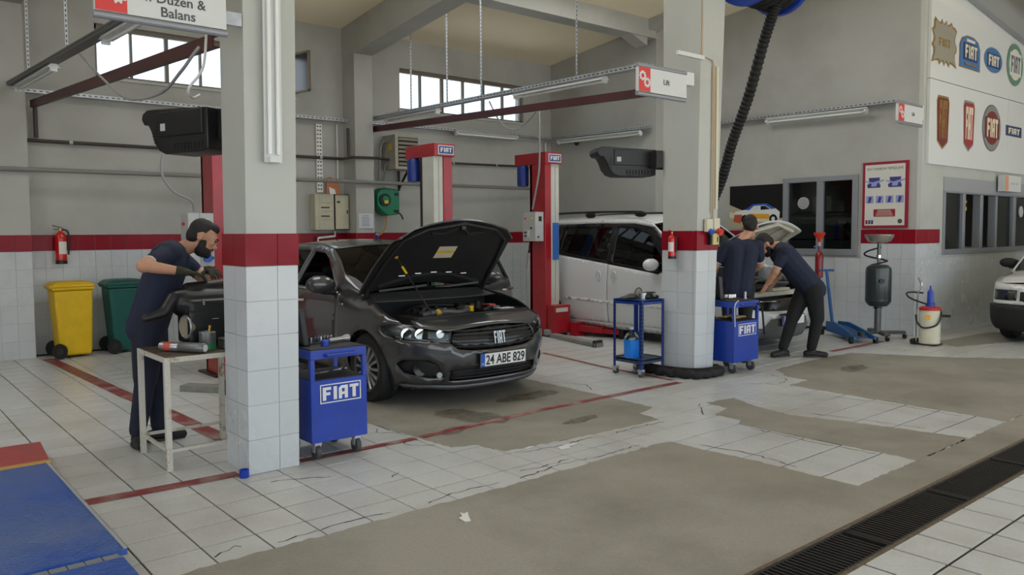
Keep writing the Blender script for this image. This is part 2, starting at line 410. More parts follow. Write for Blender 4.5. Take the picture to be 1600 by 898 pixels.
for pts in ([(1.3, 3.78), (1.42, 3.86), (1.5, 3.8)], [(1.6, 3.76), (1.95, 3.79), (2.3, 3.76)], [(2.5, 3.75), (2.85, 3.8), (3.1, 3.76)], [(3.2, 3.74), (3.6, 3.8), (4.0, 3.75), (4.4, 3.78)], [(3.3, 3.86), (3.5, 3.83), (3.8, 3.87)],
            [(3.25, 4.75), (3.1, 4.9), (3.16, 5.05)], [(3.28, 5.2), (3.12, 5.35), (3.2, 5.5)], [(3.55, 4.2), (3.9, 4.13), (4.3, 4.16)], [(4.5, 4.12), (4.8, 4.13), (5.1, 4.1)], [(4.7, 3.5), (4.78, 3.1), (4.72, 2.7)], [(5.4, 3.5), (5.38, 3.0), (5.42, 2.5)], [(5.5, 4.05), (5.7, 4.2), (5.84, 4.36)], [(6.4, 2.6), (6.32, 3.1), (6.2, 3.5)], [(7.05, 2.6), (7.08, 3.2), (7.0, 3.7)], [(7.2, 4.36), (7.45, 4.42), (7.6, 4.75)], [(6.9, 4.6), (7.1, 4.45), (7.15, 4.3)], [(5.55, 5.4), (5.7, 5.6), (5.6, 5.9)], [(2.0, 4.72), (2.25, 4.62), (2.35, 4.52)], [(2.6, 4.3), (2.75, 4.36)]):
    crack(pts)
for x, y, a, b in ((4.0, 5.3, .22, .3), (4.9, 5.6, .3, .16), (3.6, 5.0, .12, .1), (4.6, 4.6, .18, .08), (8.6, 4.3, .3, .1)):
    p1, p2 = random.uniform(0, 6), random.uniform(0, 6); q = [(x+a*math.cos(k*.349)*(1+.25*math.sin(k*.7+p1)+.1*math.sin(k*1.7+p2)), y+b*math.sin(k*.349)*(1+.25*math.sin(k*.7+p1)+.1*math.sin(k*1.7+p2))) for k in range(18)]
    MB().add([(c, d, .0021) for c, d in q], [tuple(range(18))]).build('oil_stain', STAIN, floor, smooth=0)
# ---------------------------------------------------------------- drain
FRAME = mat('rusty drain frame', (112, 98, 82), .7, .3, noise=.3, nscale=30)
GRATE = mat('iron drain bar', (52, 50, 48), .55, .5, noise=.25, nscale=30)
dr = MB()
dr.box(2.0, 18, DR0-.022, DR0, -.05, .003).box(2.0, 18, DR1, DR1+.022, -.05, .003)
dr.build('drain_channel', [FRAME], floor, smooth=0)
BARM = MB().box(-.007, .007, DR0+.004, DR1-.004, -.03, 0).mesh('bar', GRATE, 0)
for k, (a, b, lab) in enumerate([(2.9, 3.9, 'iron drain grate panel nearest the camera, cut by the bottom edge'), (3.9, 4.9, 'iron drain grate panel beside the right-hand foreground tiles'),
                                 (4.9, 5.9, 'iron drain grate panel next to the end of the first tiled strip'), (5.9, 7.4, 'farthest iron drain grate panel by the right picture edge')]):
    g = thing('drain_grate', lab, 'grate', (a, 0, 0), 0, 'drain grate panels')
    fr = MB().box(.004, b-a-.004, DR0+.002, DR0+.014, -.03, .001).box(.004, b-a-.004, DR1-.014, DR1-.002, -.03, .001)
    fr.box(.004, .02, DR0+.014, DR1-.014, -.03, .001).box(b-a-.02, b-a-.004, DR0+.014, DR1-.014, -.03, .001)
    fr.build('grate_frame', GRATE, g, smooth=0)
    n = int((b-a-.05)/.033)
    for i in range(n): link('bar', BARM, g, (.035+i*.033, 0, 0))

# ---------------------------------------------------------------- walls
def wall_y(name, y0, y1, x0, x1, z1, holes, m):
    """wall facing -y between x0..x1 with rectangular openings (xa,xb,za,zb)"""
    mb = MB(); xs = sorted({x0, x1, *[h[0] for h in holes], *[h[1] for h in holes]})
    for a, b in zip(xs, xs[1:]):
        hs = sorted([h for h in holes if h[0] <= a+1e-6 and h[1] >= b-1e-6], key=lambda h: h[2]); z = 0
        for h in hs: mb.box(a, b, y0, y1, z, h[2]); z = h[3]
        mb.box(a, b, y0, y1, z, z1)
    return struct(mb.build(name, m, smooth=0))
def wall_x(name, x0, x1, y0, y1, z1, holes, m):
    mb = MB(); ys = sorted({y0, y1, *[h[0] for h in holes], *[h[1] for h in holes]})
    for a, b in zip(ys, ys[1:]):
        hs = sorted([h for h in holes if h[0] <= a+1e-6 and h[1] >= b-1e-6], key=lambda h: h[2]); z = 0
        for h in hs: mb.box(x0, x1, a, b, z, h[2]); z = h[3]
        mb.box(x0, x1, a, b, z, z1)
    return struct(mb.build(name, m, smooth=0))
WB = 11.79
WIN = [(2.69, 5.5, 3.66, 4.36), (7.43, 10.24, 3.66, 4.36)]
wall_back = wall_y('wall_back', WB, WB+.25, -5, 11.2, 5.3, WIN, PAINT)
wall_side = wall_x('wall_recess', 10.96, 11.2, 9.1, WB, 5.4, [], PAINT)
OX, OY = 11.86, 5.04
SW = (5.90, 7.16, 1.15, 2.39)                                # window in the office side wall (y,y,z,z)
FW_ = (12.76, 16.6, 1.16, 2.34)                              # window strip in the office front
wall_right = wall_x('wall_right', OX, OX+.14, OY, 9.1, 6.0, [SW], PAINT)
wall_y('wall_jog', 9.105, 9.24, 11.15, OX+.14, 6.0, [], PAINT)
wall_front = wall_y('wall_front', OY, OY+.14, OX+.14, 18, 6.0, [FW_], PAINT2)
wall_x('wall_end_added', 18, 18.2, -3, OY+.14, 6.0, [], PAINT)  # unseen wall added to cut the daylight from the right
wall_x('wall_left', -5.2, -5, -3, 12.04, 5.8, [(-.5, 4.6, .0, 3.8)], PAINT)  # the opening is added out of view to light the left-facing surfaces
wall_y('wall_gate_added', -3.2, -3, -5.2, 18.2, 5.8, [(-4.6, 17.6, 0, 4.2)], PAINT)  # unseen front wall added to narrow the daylight opening behind the camera
# white and red wall tiles, one piece each
WTW, WTH, NROW, ZB = .2, .2233, 6, 1.34
MW = tile_mesh('tile', WTW-.003, WTH-.003, .004, WTILE, .001)
MR = tile_mesh('red_tile', WTW-.004, .206, .007, RTILE, .0015)
def tiles_on(parent, origin, u, n, width, zmax=ZB, zmin=0, band=True, skip=None):
    """rows of tiles on a wall; u = direction along the wall, n = outward normal"""
    u, n, o = Vector(u), Vector(n), Vector(origin); w = Vector((0, 0, 1))
    M3 = Matrix((u, w, n)).transposed()
    if M3.determinant() < 0: M3 = Matrix((-u, w, n)).transposed()
    eu = M3.to_euler(); k = max(1, round(width/WTW)); tw = width/k
    for i in range(k):
        for r in range(NROW):
            z = (r+.5)*WTH
            if z > zmax or z < zmin or (skip and skip(o.dot(u)*0+(i+.5)*tw, z)): continue
            t = link('tile', MW, parent, o+u*(i+.5)*tw+w*z, eu); t.scale = (tw/WTW, 1, 1)
        if band and not (skip and skip((i+.5)*tw, 1.44)):
            t = link('red_tile', MR, parent, o+u*(i+.5)*tw+w*(ZB+.105), eu); t.scale = (tw/WTW, 1, 1)
tiles_on(wall_back, (1.82, WB, 0), (1, 0, 0), (0, -1, 0), 4.52)
tiles_on(wall_back, (6.67, WB, 0), (1, 0, 0), (0, -1, 0), 4.29)
tiles_on(wall_right, (OX, 9.1, 0), (0, -1, 0), (-1, 0, 0), 4.06, skip=lambda s, z: 5.86 < 9.1-s < 7.2 and z > 1.1)
tiles_on(wall_front, (OX+.0, OY, 0), (1, 0, 0), (0, -1, 0), 5.6, skip=lambda s, z: OX+s > 12.72 and z > 1.15)
# pilasters and beams
pil = struct(MB().box(.9, 1.82, 11.5, WB, 0, 5.3).build('wall_pilaster', PAINT, smooth=0))
tiles_on(pil, (1.1, 11.5, 0), (1, 0, 0), (0, -1, 0), .72); tiles_on(pil, (1.82, 11.5, 0), (0, 1, 0), (1, 0, 0), .28)
pil2 = struct(MB().box(6.34, 6.67, 11.4, WB, 0, 4.9).build('wall_pilaster', PAINT, smooth=0))
tiles_on(pil2, (6.34, 11.4, 0), (1, 0, 0), (0, -1, 0), .33); tiles_on(pil2, (6.34, WB, 0), (0, -1, 0), (-1, 0, 0), .39)
def zc(y): return 4.85+.115*(WB-y) if y > 5 else 4.85+.115*(WB-5)
ceil = MB(); zf = zc(5); SY0, SY1 = 5.6, 8.4
ADDED_LIGHTS = [(-3.2, -1.4), (2.7, 4.9), (7.3, 9.5)]               # unseen translucent roof openings, added to bring daylight into the work bays
def slab(x0, x1, ya, yb): ceil.loft([[(x, ya, zc(ya)), (x, yb, zc(yb)), (x, yb, zc(yb)+.2), (x, ya, zc(ya)+.2)] for x in (x0, x1)])
slab(-5.2, 18, 12.04, SY1); slab(-5.2, 18, SY0, 5.0); ceil.box(-5.2, 18, -3, 5, zf, zf+.2)
xs = [-5.2]+[v for q in ADDED_LIGHTS for v in q]+[18]
for a, b in zip(xs[::2], xs[1::2]): slab(a, b, SY1, SY0)
ceil = struct(ceil.build('ceiling', CEIL, smooth=0))
POLY = bpy.data.materials.new('added daylight sheet'); POLY.use_nodes = True; _n = POLY.node_tree; _t = _n.nodes.new('ShaderNodeBsdfTranslucent'); _t.inputs['Color'].default_value = (.9, .9, .89, 1)
_n.links.new(_t.outputs[0], _n.nodes['Material Output'].inputs['Surface'])
for a, b in ADDED_LIGHTS: MB().add([(a, SY0, zc(SY0)+.1), (b, SY0, zc(SY0)+.1), (b, SY1, zc(SY1)+.1), (a, SY1, zc(SY1)+.1)], [(0, 1, 2, 3)]).build('added_roof_light', POLY, ceil, smooth=0)
bm_ = MB().loft([[(6.335, y, zc(y)-.5), (6.675, y, zc(y)-.5), (6.675, y, zc(y)+.02), (6.335, y, zc(y)+.02)] for y in (WB, 5.2)])
struct(bm_.build('ceiling_beam', PAINT, smooth=0))
bm_ = MB().loft([[(1.5, y, zc(y)-.5), (1.82, y, zc(y)-.5), (1.82, y, zc(y)+.02), (1.5, y, zc(y)+.02)] for y in (WB, 5.4)])
struct(bm_.build('ceiling_beam', PAINT, smooth=0))
struct(MB().box(6.66, 10.9, 9.05, 9.37, 4.86, 5.25).build('ceiling_beam', PAINT, smooth=0))
hb = MB().prism([(9.37, 4.86), (9.37, 5.25), (5.2, 5.7), (5.2, 5.3), (8.6, 5.15)], (10.7, 0, 0), (0, 1, 0), (0, 0, 1), (.26, 0, 0))
hb.prism([(10.3, 4.86), (10.7, 4.72), (10.7, 4.86)], (0, 9.08, 0), (1, 0, 0), (0, 0, 1), (0, .26, 0))
struct(hb.build('ceiling_beam', PAINT, smooth=0))
# back windows: frames, mullions, panes
for k, (a, b, c, d) in enumerate(WIN):
    wn = MB(); y0, y1 = WB+.06, WB+.12
    wn.box(a, b, y0, y1, c, c+.035).box(a, b, y0, y1, d-.06, d).box(a, a+.035, y0, y1, c, d).box(b-.035, b, y0, y1, c, d)
    wn = struct(wn.build('window_%d' % (k+1), WFRAME, smooth=0))
    sl = MB().box(a-.03, b+.03, WB-.03, WB+.06, c-.04, c-.002).build('window_sill', PAINT2, wn, smooth=0)
    n = 6; st = (b-a)/n
    for i in range(n):
        if i: MB().box(a+i*st-(.022 if i % 2 == 0 else .013), a+i*st+(.022 if i % 2 == 0 else .013), y0-.005, y1, c+.035, d-.06).build('mullion', WFRAME, wn, smooth=0)
        if k == 0 and i == n-1: continue
        MB().box(a+i*st+.01, a+(i+1)*st-.01, WB+.085, WB+.091, c+.03, d-.05).build('pane', PANE, wn, smooth=0)
    if k == 0:   # the last sash stands open into the room
        M = Matrix.Translation((b-.02, WB+.05, 0)) @ Matrix.Rotation(R(102), 4, 'Z')
        s = MB().box(-.46, -.43, -.02, .02, c+.06, d-.03, M).box(-.03, 0, -.02, .02, c+.06, d-.03, M).box(-.46, 0, -.02, .02, c+.06, c+.09, M).box(-.46, 0, -.02, .02, d-.06, d-.03, M)
        s.build('open_sash', WFRAME, wn, smooth=0)
        MB().box(-.44, -.02, -.004, .004, c+.08, d-.05, M).build('sash_pane', glass('frosted pane', (205, 214, 220), .5, .25), wn, smooth=0)
# unseen ground around the hall, added to bounce sunlight inside
gr = MB().box(-60, 80, -80, -3.2, -.12, -.02).box(-60, -5.2, -3.2, 80, -.12, -.02).box(18.2, 80, -3.2, 80, -.12, -.02).box(-5.2, 18.2, 12.3, 80, -.12, -.02).build('ground_outside', mat('sunlit yard concrete', (190, 188, 182), .9), smooth=0); struct(gr)

# ---------------------------------------------------------------- the two tapered columns
def column(label, base, top, zt, extra):
    """base/top = (x0,x1,y0,y1) at z 0 and zt; tiles follow the taper"""
    def rect(z):
        t = z/zt; return [base[i]+(top[i]-base[i])*t for i in range(4)]
    c = thing('tiled_column', label, 'column', ((base[0]+base[1])/2, (base[2]+base[3])/2, 0), 0, 'workshop columns')
    o = Vector(c.location)
    def P(z, grow=0):
        x0, x1, y0, y1 = rect(z); return [Vector((x, y, z))-o for x, y in ((x0-grow, y0-grow), (x1+grow, y0-grow), (x1+grow, y1+grow), (x0-grow, y1+grow))]
    MB().loft([P(0), P(zt)]).build('concrete_shaft', PAINT2, c, smooth=0)
    zs = [i*WTH for i in range(7)]+[ZB+.21]
    for r in range(7):
        z0, z1 = zs[r]+.0018, zs[r+1]-.0018; g = .006 if r < 6 else .011
        a, b, ga, gb = P(z0), P(z1), P(z0, g), P(z1, g)
        for s in range(4):
            e = (s+1) % 4; L = (a[e]-a[s]).length
            cuts = [0, .2/L, 1] if L < .4 else [0, .2/L, .4/L, 1]
            gg = [(ga[s]-a[s]), (ga[e]-a[e])]
            for t0, t1 in zip(cuts, cuts[1:]):
                t0 += .0018/L if t0 else 0; t1 -= .0018/L if t1 < 1 else 0
                q = lambda A, t: A[s].lerp(A[e], t)
                mb = MB(); mb.loft([[q(a, t0), q(a, t1), q(b, t1), q(b, t0)], [q(ga, t0), q(ga, t1), q(gb, t1), q(gb, t0)]], True)
                mb.build('red_tile' if r == 6 else 'tile', RTILE if r == 6 else WTILE, c, smooth=0)
    return c
col_l = column('tall tiled column in the left foreground, red band at eye height', (1.945, 2.275, 4.94, 5.31), (2.0, 2.36, 4.94, 5.36), 5.4, 0)
col_r = column('tapered tiled column with a fire extinguisher, in front of the white van', (6.84, 7.15, 5.15, 5.57), (6.96, 7.40, 5.15, 5.68), 5.4, 0)
# ---------------------------------------------------------------- pipes, trays, lamps
def pipe(name, label, pts, r, m, clips=(), cat='pipe', group=None):
    t = thing(name, label, cat, pts[0], 0, group); o = Vector(pts[0])
    MB().tube([Vector(p)-o for p in pts], r, 10).build('tube', m, t)
    for c in clips:
        p = Vector(c)-o; MB().cyl(p-V(.02, 0, 0), p+V(.02, 0, 0), r+.008, n=10).box(p.x-.012, p.x+.012, p.y, WB-c[1]+p.y, p.z-.01, p.z+.01).build('clip', STEEL, t)
    return t
pipe('gas_pipe', 'dark brown gas pipe along the back wall above the bins', [(1.83, 11.73, 2.75), (6.3, 11.73, 2.75)], .024, PIPE, [(2.35, 11.73, 2.75), (3.6, 11.73, 2.75), (5.9, 11.73, 2.75)])
pipe('gas_pipe', 'dark brown gas pipe crossing the pilaster towards the unit heater', [(6.28, 11.73, 2.75), (6.28, 11.36, 2.75), (6.72, 11.36, 2.76), (7.02, 11.5, 2.76)], .022, PIPE)
pipe('gas_pipe', 'dark brown gas pipe on the back wall between the two lift posts', [(7.6, 11.73, 2.78), (10.9, 11.73, 2.82)], .02, PIPE, [(8.5, 11.73, 2.79), (9.5, 11.73, 2.80)])
pipe('water_pipe', 'long grey pipe running level below the gas pipe', [(1.0, 11.47, 2.36), (1.85, 11.45, 2.36), (6.3, 11.33, 2.36), (6.75, 11.33, 2.36), (10.9, 11.6, 2.38)], .03, GPIPE)
pipe('drop_pipe', 'short brown pipe joining the maroon channel to the gas pipe', [(1.95, 11.69, 2.78), (1.95, 11.69, 3.16)], .026, PIPE)
pipe('drop_pipe', 'short brown pipe beside the pilaster under the right maroon channel', [(6.27, 11.5, 2.78), (6.27, 11.5, 3.22)], .024, PIPE)
pipe('conduit', 'thin white conduit between wall tray and electrical cabinets', [(6.2, 11.74, 3.3), (6.2, 11.74, 2.2)], .013, WHITE)
pipe('waste_pipe', 'short white bent pipe below the electrical cabinets', [(6.12, 11.72, 1.58), (6.12, 11.72, 1.5), (5.82, 11.72, 1.47), (5.82, 11.72, 1.42)], .018, WHITE)
pipe('conduit', 'white conduit in the wall corner behind the right lift post', [(10.75, 11.72, 3.3), (10.75, 11.72, 2.3)], .015, WHITE)

def tray(label, p0, p1, w=.1, h=.045, m=None, slots=True):
    """U-shaped perforated cable tray"""
    p0, p1 = Vector(p0), Vector(p1); t = thing('cable_tray', label, 'cable tray', p0); d = p1-p0; L = d.length; d.normalize()
    u = d.cross(V(0, 0, 1)).normalized(); n = u.cross(d)
    mb = MB()
    for off, a, b in ((0, w, .004),): mb.bar(n*-h/2, d*L+n*-h/2, a, b)
    for s in (-1, 1): mb.bar(u*s*w/2, d*L+u*s*w/2, .004, h)
    mb.build('trough', m or STEEL, t, smooth=0)
    if slots:
        sl = MB(); k = int(L/.07)
        for i in range(k):
            c = d*(i+.5)*.07
            for s in (-1, 1): sl.bar(c-d*.018+u*s*(w/2+.003), c+d*.018+u*s*(w/2+.003), .002, .012)
        q = sl.build('slot_row', DSTEEL, t, smooth=0); q['kind'] = 'stuff'
    return t
tray('perforated steel tray along the back wall, left of the pilaster', (1.0, 11.68, 3.36), (6.33, 11.68, 3.36), .1)
tray('perforated steel tray along the back wall, right of the pilaster', (6.68, 11.68, 3.37), (10.9, 11.68, 3.39), .1)
tray('perforated steel tray on the recess wall above the white van', (10.86, 11.6, 3.39), (10.86, 9.15, 3.36), .09)
tray('perforated steel tray along the office side wall', (11.78, 8.95, 3.42), (11.78, 5.3, 3.41), .08)
tray('hanging perforated tray above the dark car, running to the right column', (6.78, 11.6, 3.42), (6.80, 5.72, 3.35), .11)
tray('hanging dark perforated tray in the top left corner', (1.68, 11.58, 3.40), (2.0, 5.6, 3.33), .11, m=mat('dull tray steel', (110, 112, 114), .5, .5))
vt = thing('cable_ladder', 'upright white perforated cable tray above the electrical cabinets', 'cable tray', (5.89, WB-.015, 2.2))
MB().box(-.05, .05, -.03, 0, 0, 1.08).build('strip', WHITE, vt, smooth=0)
sl = MB()
for i in range(17):
    for s in (-.025, .02): sl.box(s-.013, s+.013, -.032, -.029, .04+i*.062, .06+i*.062)
sl.build('slot_row', DSTEEL, vt, smooth=0)['kind'] = 'stuff'
for lab, a, b in (('maroon steel channel below the hanging tray at top left', (1.9, 11.68, 3.2), (1.99, 5.5, 2.86)), ('maroon steel channel below the hanging tray over the dark car', (6.71, 11.6, 3.24), (6.78, 5.75, 3.06))):
    t = thing('steel_channel', lab, 'beam', a); d = Vector(b)-Vector(a)
    MB().bar((0, 0, 0), d, .012, .09).bar((.02, 0, .04), d+V(.02, 0, .04), .05, .01).bar((.02, 0, -.04), d+V(.02, 0, -.04), .05, .01).build('profile', BROWN, t, smooth=0)
def rods(label, spots, m=STEEL):
    for lab, p, z0 in spots:
        t = thing('hanger_rod', lab, 'rod', (p[0], p[1], z0), 0, 'tray hanger rods')
        H_ = zc(p[1])-z0-.01; MB().box(-.013, .013, -.002, .002, 0, H_).build('strap', m, t, smooth=0)
        sl = MB()
        for i in range(int(H_/.05)): sl.box(-.005, .005, -.0028, .0028, .02+i*.05, .045+i*.05)
        sl.build('hole_row', DSTEEL, t, smooth=0)['kind'] = 'stuff'
        MB().box(-.03, .03, -.02, .02, -.006, .006).build('plate', m, t, smooth=0)
rods('', [('thin hanger rod before the left end of the right window', (6.79, 10.45), 3.42), ('thin hanger rod in the middle of the right window', (6.79, 9.5), 3.41),
          ('thin hanger rod before the third pane of the right window', (6.79, 8.7), 3.40), ('thin hanger rod nearest the right column', (6.79, 6.85), 3.38),
          ('thin hanger rod at the far left of the picture', (1.72, 10.6), 3.41), ('thin hanger rod left of the left window', (1.8, 9.0), 3.39)])

LAMP = mat('lamp housing white', (218, 220, 220), .4); TUBE = mat('unlit lamp tube', (236, 238, 236), .25)
def lamp(label, p0, p1, down=(0, 0, -1), two=False):
    p0, p1, n = Vector(p0), Vector(p1), Vector(down); t = thing('fluorescent_lamp', label, 'lamp', p0, 0, 'unlit fluorescent lamps')
    d = p1-p0; L = d.length; d.normalize(); u = d.cross(n).normalized()
    mb = MB(); prof = [(-.03, -.02), (.03, -.02), (.06, .025), (.03, .02), (-.03, .02), (-.06, .025)]
    mb.loft([[u*a+n*b+d*s for a, b in prof] for s in (0, L)])
    mb.build('housing', LAMP, t, smooth=0)
    for off in ((-.028, .028) if two else (0,)):
        tb = MB().cyl(u*off+n*.042+d*.05, u*off+n*.042+d*(L-.05), .013, n=10).build('tube', TUBE, t)
    for s in (.0, L-.035): MB().bar(n*.035+d*s, n*.035+d*(s+.035), .07, .05, n).build('end_cap', LAMP, t, smooth=0)
    return t
lamp('unlit fluorescent lamp under the hanging tray near the pilaster', (6.80, 11.2, 3.372), (6.80, 9.75, 3.355))
lamp('unlit fluorescent lamp under the hanging tray near the lift sign', (6.81, 8.0, 3.335), (6.81, 6.4, 3.315))
lamp('unlit fluorescent lamp at the upper left corner of the picture', (1.71, 11.3, 3.345), (1.79, 9.6, 3.33))
lamp('unlit fluorescent lamp beside the alignment sign, in front of the left window', (1.89, 7.9, 3.31), (1.97, 6.2, 3.295))
lamp('unlit fluorescent lamp on the back wall between the lift posts', (8.45, 11.6, 3.34), (9.9, 11.6, 3.34), (0, -.5, -.87))
lamp('unlit fluorescent lamp on the recess wall above the white van', (10.80, 11.4, 3.31), (10.80, 9.3, 3.28), (-.5, 0, -.87))
lamp('unlit fluorescent lamp on the office side wall', (11.72, 7.4, 3.35), (11.72, 5.72, 3.33), (-.5, 0, -.87))
lamp('upright unlit lamp fixed to the front of the left column', (2.13, 4.912, 2.0), (2.145, 4.912, 3.3), (0, -1, 0), True)

def cable(label, pts, r, m, cat='cable', n=8):
    o = Vector(pts[0]); mb = MB().tube(spline([Vector(p)-o for p in pts], 8), r, n)
    return tag(mb.build('cable', m, None, loc=o), label, cat)
GCAB = mat('grey cable', (150, 150, 150), .6)
cable('grey cable sagging before the left window', [(1.80, 8.46, 3.25), (1.80, 7.6, 2.88), (1.80, 6.89, 2.63), (1.80, 6.06, 2.56), (1.80, 5.6, 2.64), (1.82, 5.42, 2.72), (1.86, 5.40, 2.78)], .011, GCAB)
cable('white cable hanging down to the black heater by the left column', [(1.9, 5.36, 2.95), (1.87, 5.36, 2.65), (1.78, 5.38, 2.5), (1.84, 5.5, 2.46), (1.92, 5.6, 2.5)], .009, WHITE)
cable('grey cable loop from the hanging tray towards the right lift post', [(6.85, 8.6, 3.33), (6.86, 8.35, 3.0), (6.9, 8.1, 2.9), (6.95, 7.9, 3.0), (6.95, 7.75, 3.1)], .01, GCAB)
cable('grey steel conduit dropping to the right lift control box', [(7.86, 8.7, 3.38), (7.86, 8.7, 2.6), (7.84, 8.72, 2.3), (7.85, 8.85, 1.88)], .014, GCAB)
cable('grey conduit curving down to the left lift control box', [(2.6, 8.62, 2.5), (2.55, 8.62, 2.2), (2.66, 8.64, 2.0), (2.86, 8.68, 1.9), (2.90, 8.72, 1.785)], .014, GCAB)

# ---------------------------------------------------------------- bay signs
SIGNW = mat('sign face white', (214, 216, 216), .35); SIGNR = mat('sign red', (214, 62, 58), .4); INK = mat('dark grey print', (70, 72, 76), .5)
def gear(mb, c, u, w, n, r, d=.0015, teeth=10):
    c, u, w, n = map(Vector, (c, u, w, n)); pl = []
    for i in range(teeth*4):
        a = 2*math.pi*i/(teeth*4); q = r if i % 4 in (0, 1) else r*.78; pl.append((q*math.cos(a), q*math.sin(a)))
    hole = [(.42*r*math.cos(2*math.pi*i/(teeth*4)), .42*r*math.sin(2*math.pi*i/(teeth*4))) for i in range(teeth*4)]
    k = len(pl); P = lambda q, h: c+u*q[0]+w*q[1]+n*h
    mb.add([P(q, d) for q in pl]+[P(q, d) for q in hole], [(i, (i+1) % k, (i+1) % k+k, i+k) for i in range(k)])
def bay_sign(label, x0, x1, y, z0, z1, lines):
    t = thing('bay_sign', label, 'sign', ((x0+x1)/2, y, z0)); a, b = -(x1-x0)/2, (x1-x0)/2; h = z1-z0
    MB().box(a, b, -.02, .02, .02, h-.02).build('board', SIGNW, t, smooth=0)
    for z in (.0, h): MB().cyl((a-.008, 0, z), (b+.008, 0, z), .022, n=12).build('rail', ALU, t)
    MB().box(a, a+.165, -.0235, -.0205, .022, h-.022).build('red_field', SIGNR, t, smooth=0)
    g = MB(); gear(g, (a+.115, -.0245, h*.40), (1, 0, 0), (0, 0, 1), (0, -1, 0), .052); gear(g, (a+.05, -.0245, h*.62), (1, 0, 0), (0, 0, 1), (0, -1, 0), .052)
    g.build('gear_emblem', SIGNW, t, smooth=0)
    for s, x, z, sz in lines: text('lettering', s, sz, INK, t, (x-(x0+x1)/2, -.0225, z-z0), (1, 0, 0), (0, 0, 1), .002, bold=.0006)
    return t
s1 = bay_sign('white wheel alignment sign with red gear field, on the left column', 1.13, 1.86, 4.93, 2.775, 3.075, [('Ön Düzen &', 1.53, 2.888, .080), ('Balans', 1.575, 2.812, .080)])
MB().box(.35, .47, .0, .03, .06, .14).build('bracket', STEEL, s1, smooth=0)
s2 = bay_sign('white lift sign with red gear field, on the right column', 5.89, 6.62, 5.12, 2.87, 3.14, [('Lift', 6.30, 2.985, .075)])
MB().box(-.18, .36, .03, .12, .27, .29).box(.3, .5, -.01, .08, .16, .29).build('bracket', LAMP, s2, smooth=0)
s3 = bay_sign('small white lift sign at the office corner', 10.98, 11.72, 4.95, 3.0, 3.27, [('Lift', 11.42, 3.115, .07)])
MB().box(-.1, .36, .03, .1, .27, .30).box(.3, .505, .02, .12, .1, .3).build('bracket', LAMP, s3, smooth=0)

# ---------------------------------------------------------------- black heaters behind the columns
def heater(label, x0, x1, y0, z0, rz=0):
    t = thing('infrared_heater', label, 'heater', ((x0+x1)/2, y0, z0), R(rz), 'black heaters behind the columns'); h = (x1-x0)/2
    k = 1
    pr = [(0, .02), (0, .37), (.9, .40), (1.02, .40), (1.10, .37), (1.12, .32), (1.08, .27), (1.0, .26), (.95, .2), (.9, .1), (.82, .03), (.72, 0), (.1, 0)]; pr = [(a*.62, b*.80+.01) for a, b in pr]
    MB().prism(pr, (-h, 0, 0), (0, 1, 0), (0, 0, 1), (2*h, 0, 0)).build('housing', BLACK, t, smooth=30, bevel=.008)
    MB().box(-h-.012, -h+.01, .04, .50, .13, .30).build('side_panel', BLACK, t, smooth=0, bevel=.006)
    sl = MB()
    for i in range(9): sl.box(-h-.003, -h+.01, .05+i*.036, .068+i*.036, .03, .08)
    for i in range(6): sl.box(-h-.003, -h+.01, .52, .57-.008*abs(i-2), .09+i*.022, .10+i*.022)
    sl.build('vent_slots', mat('deep black', (8, 8, 9), .7), t, smooth=0)['kind'] = 'stuff'
    MB().box(-h-.014, -h-.011, .42, .47, .17, .22).build('sticker', mat('grey sticker', (190, 192, 196), .4), t, smooth=0)
    MB().box(-.04, .04, -.2, .02, .1, .3).build('wall_bracket', DSTEEL, t, smooth=0)
    if rz > 45: MB().box(-.31, -.1, .0, .08, .1, .28).build('wall_bracket', DSTEEL, t, smooth=0)
    return t
heater('black slotted heater behind the left column, above the mechanic', 1.91, 2.17, 5.50, 2.10, 20)
heater('black slotted heater behind the right column, above the white van', 6.87, 7.13, 5.88, 2.14, 65)

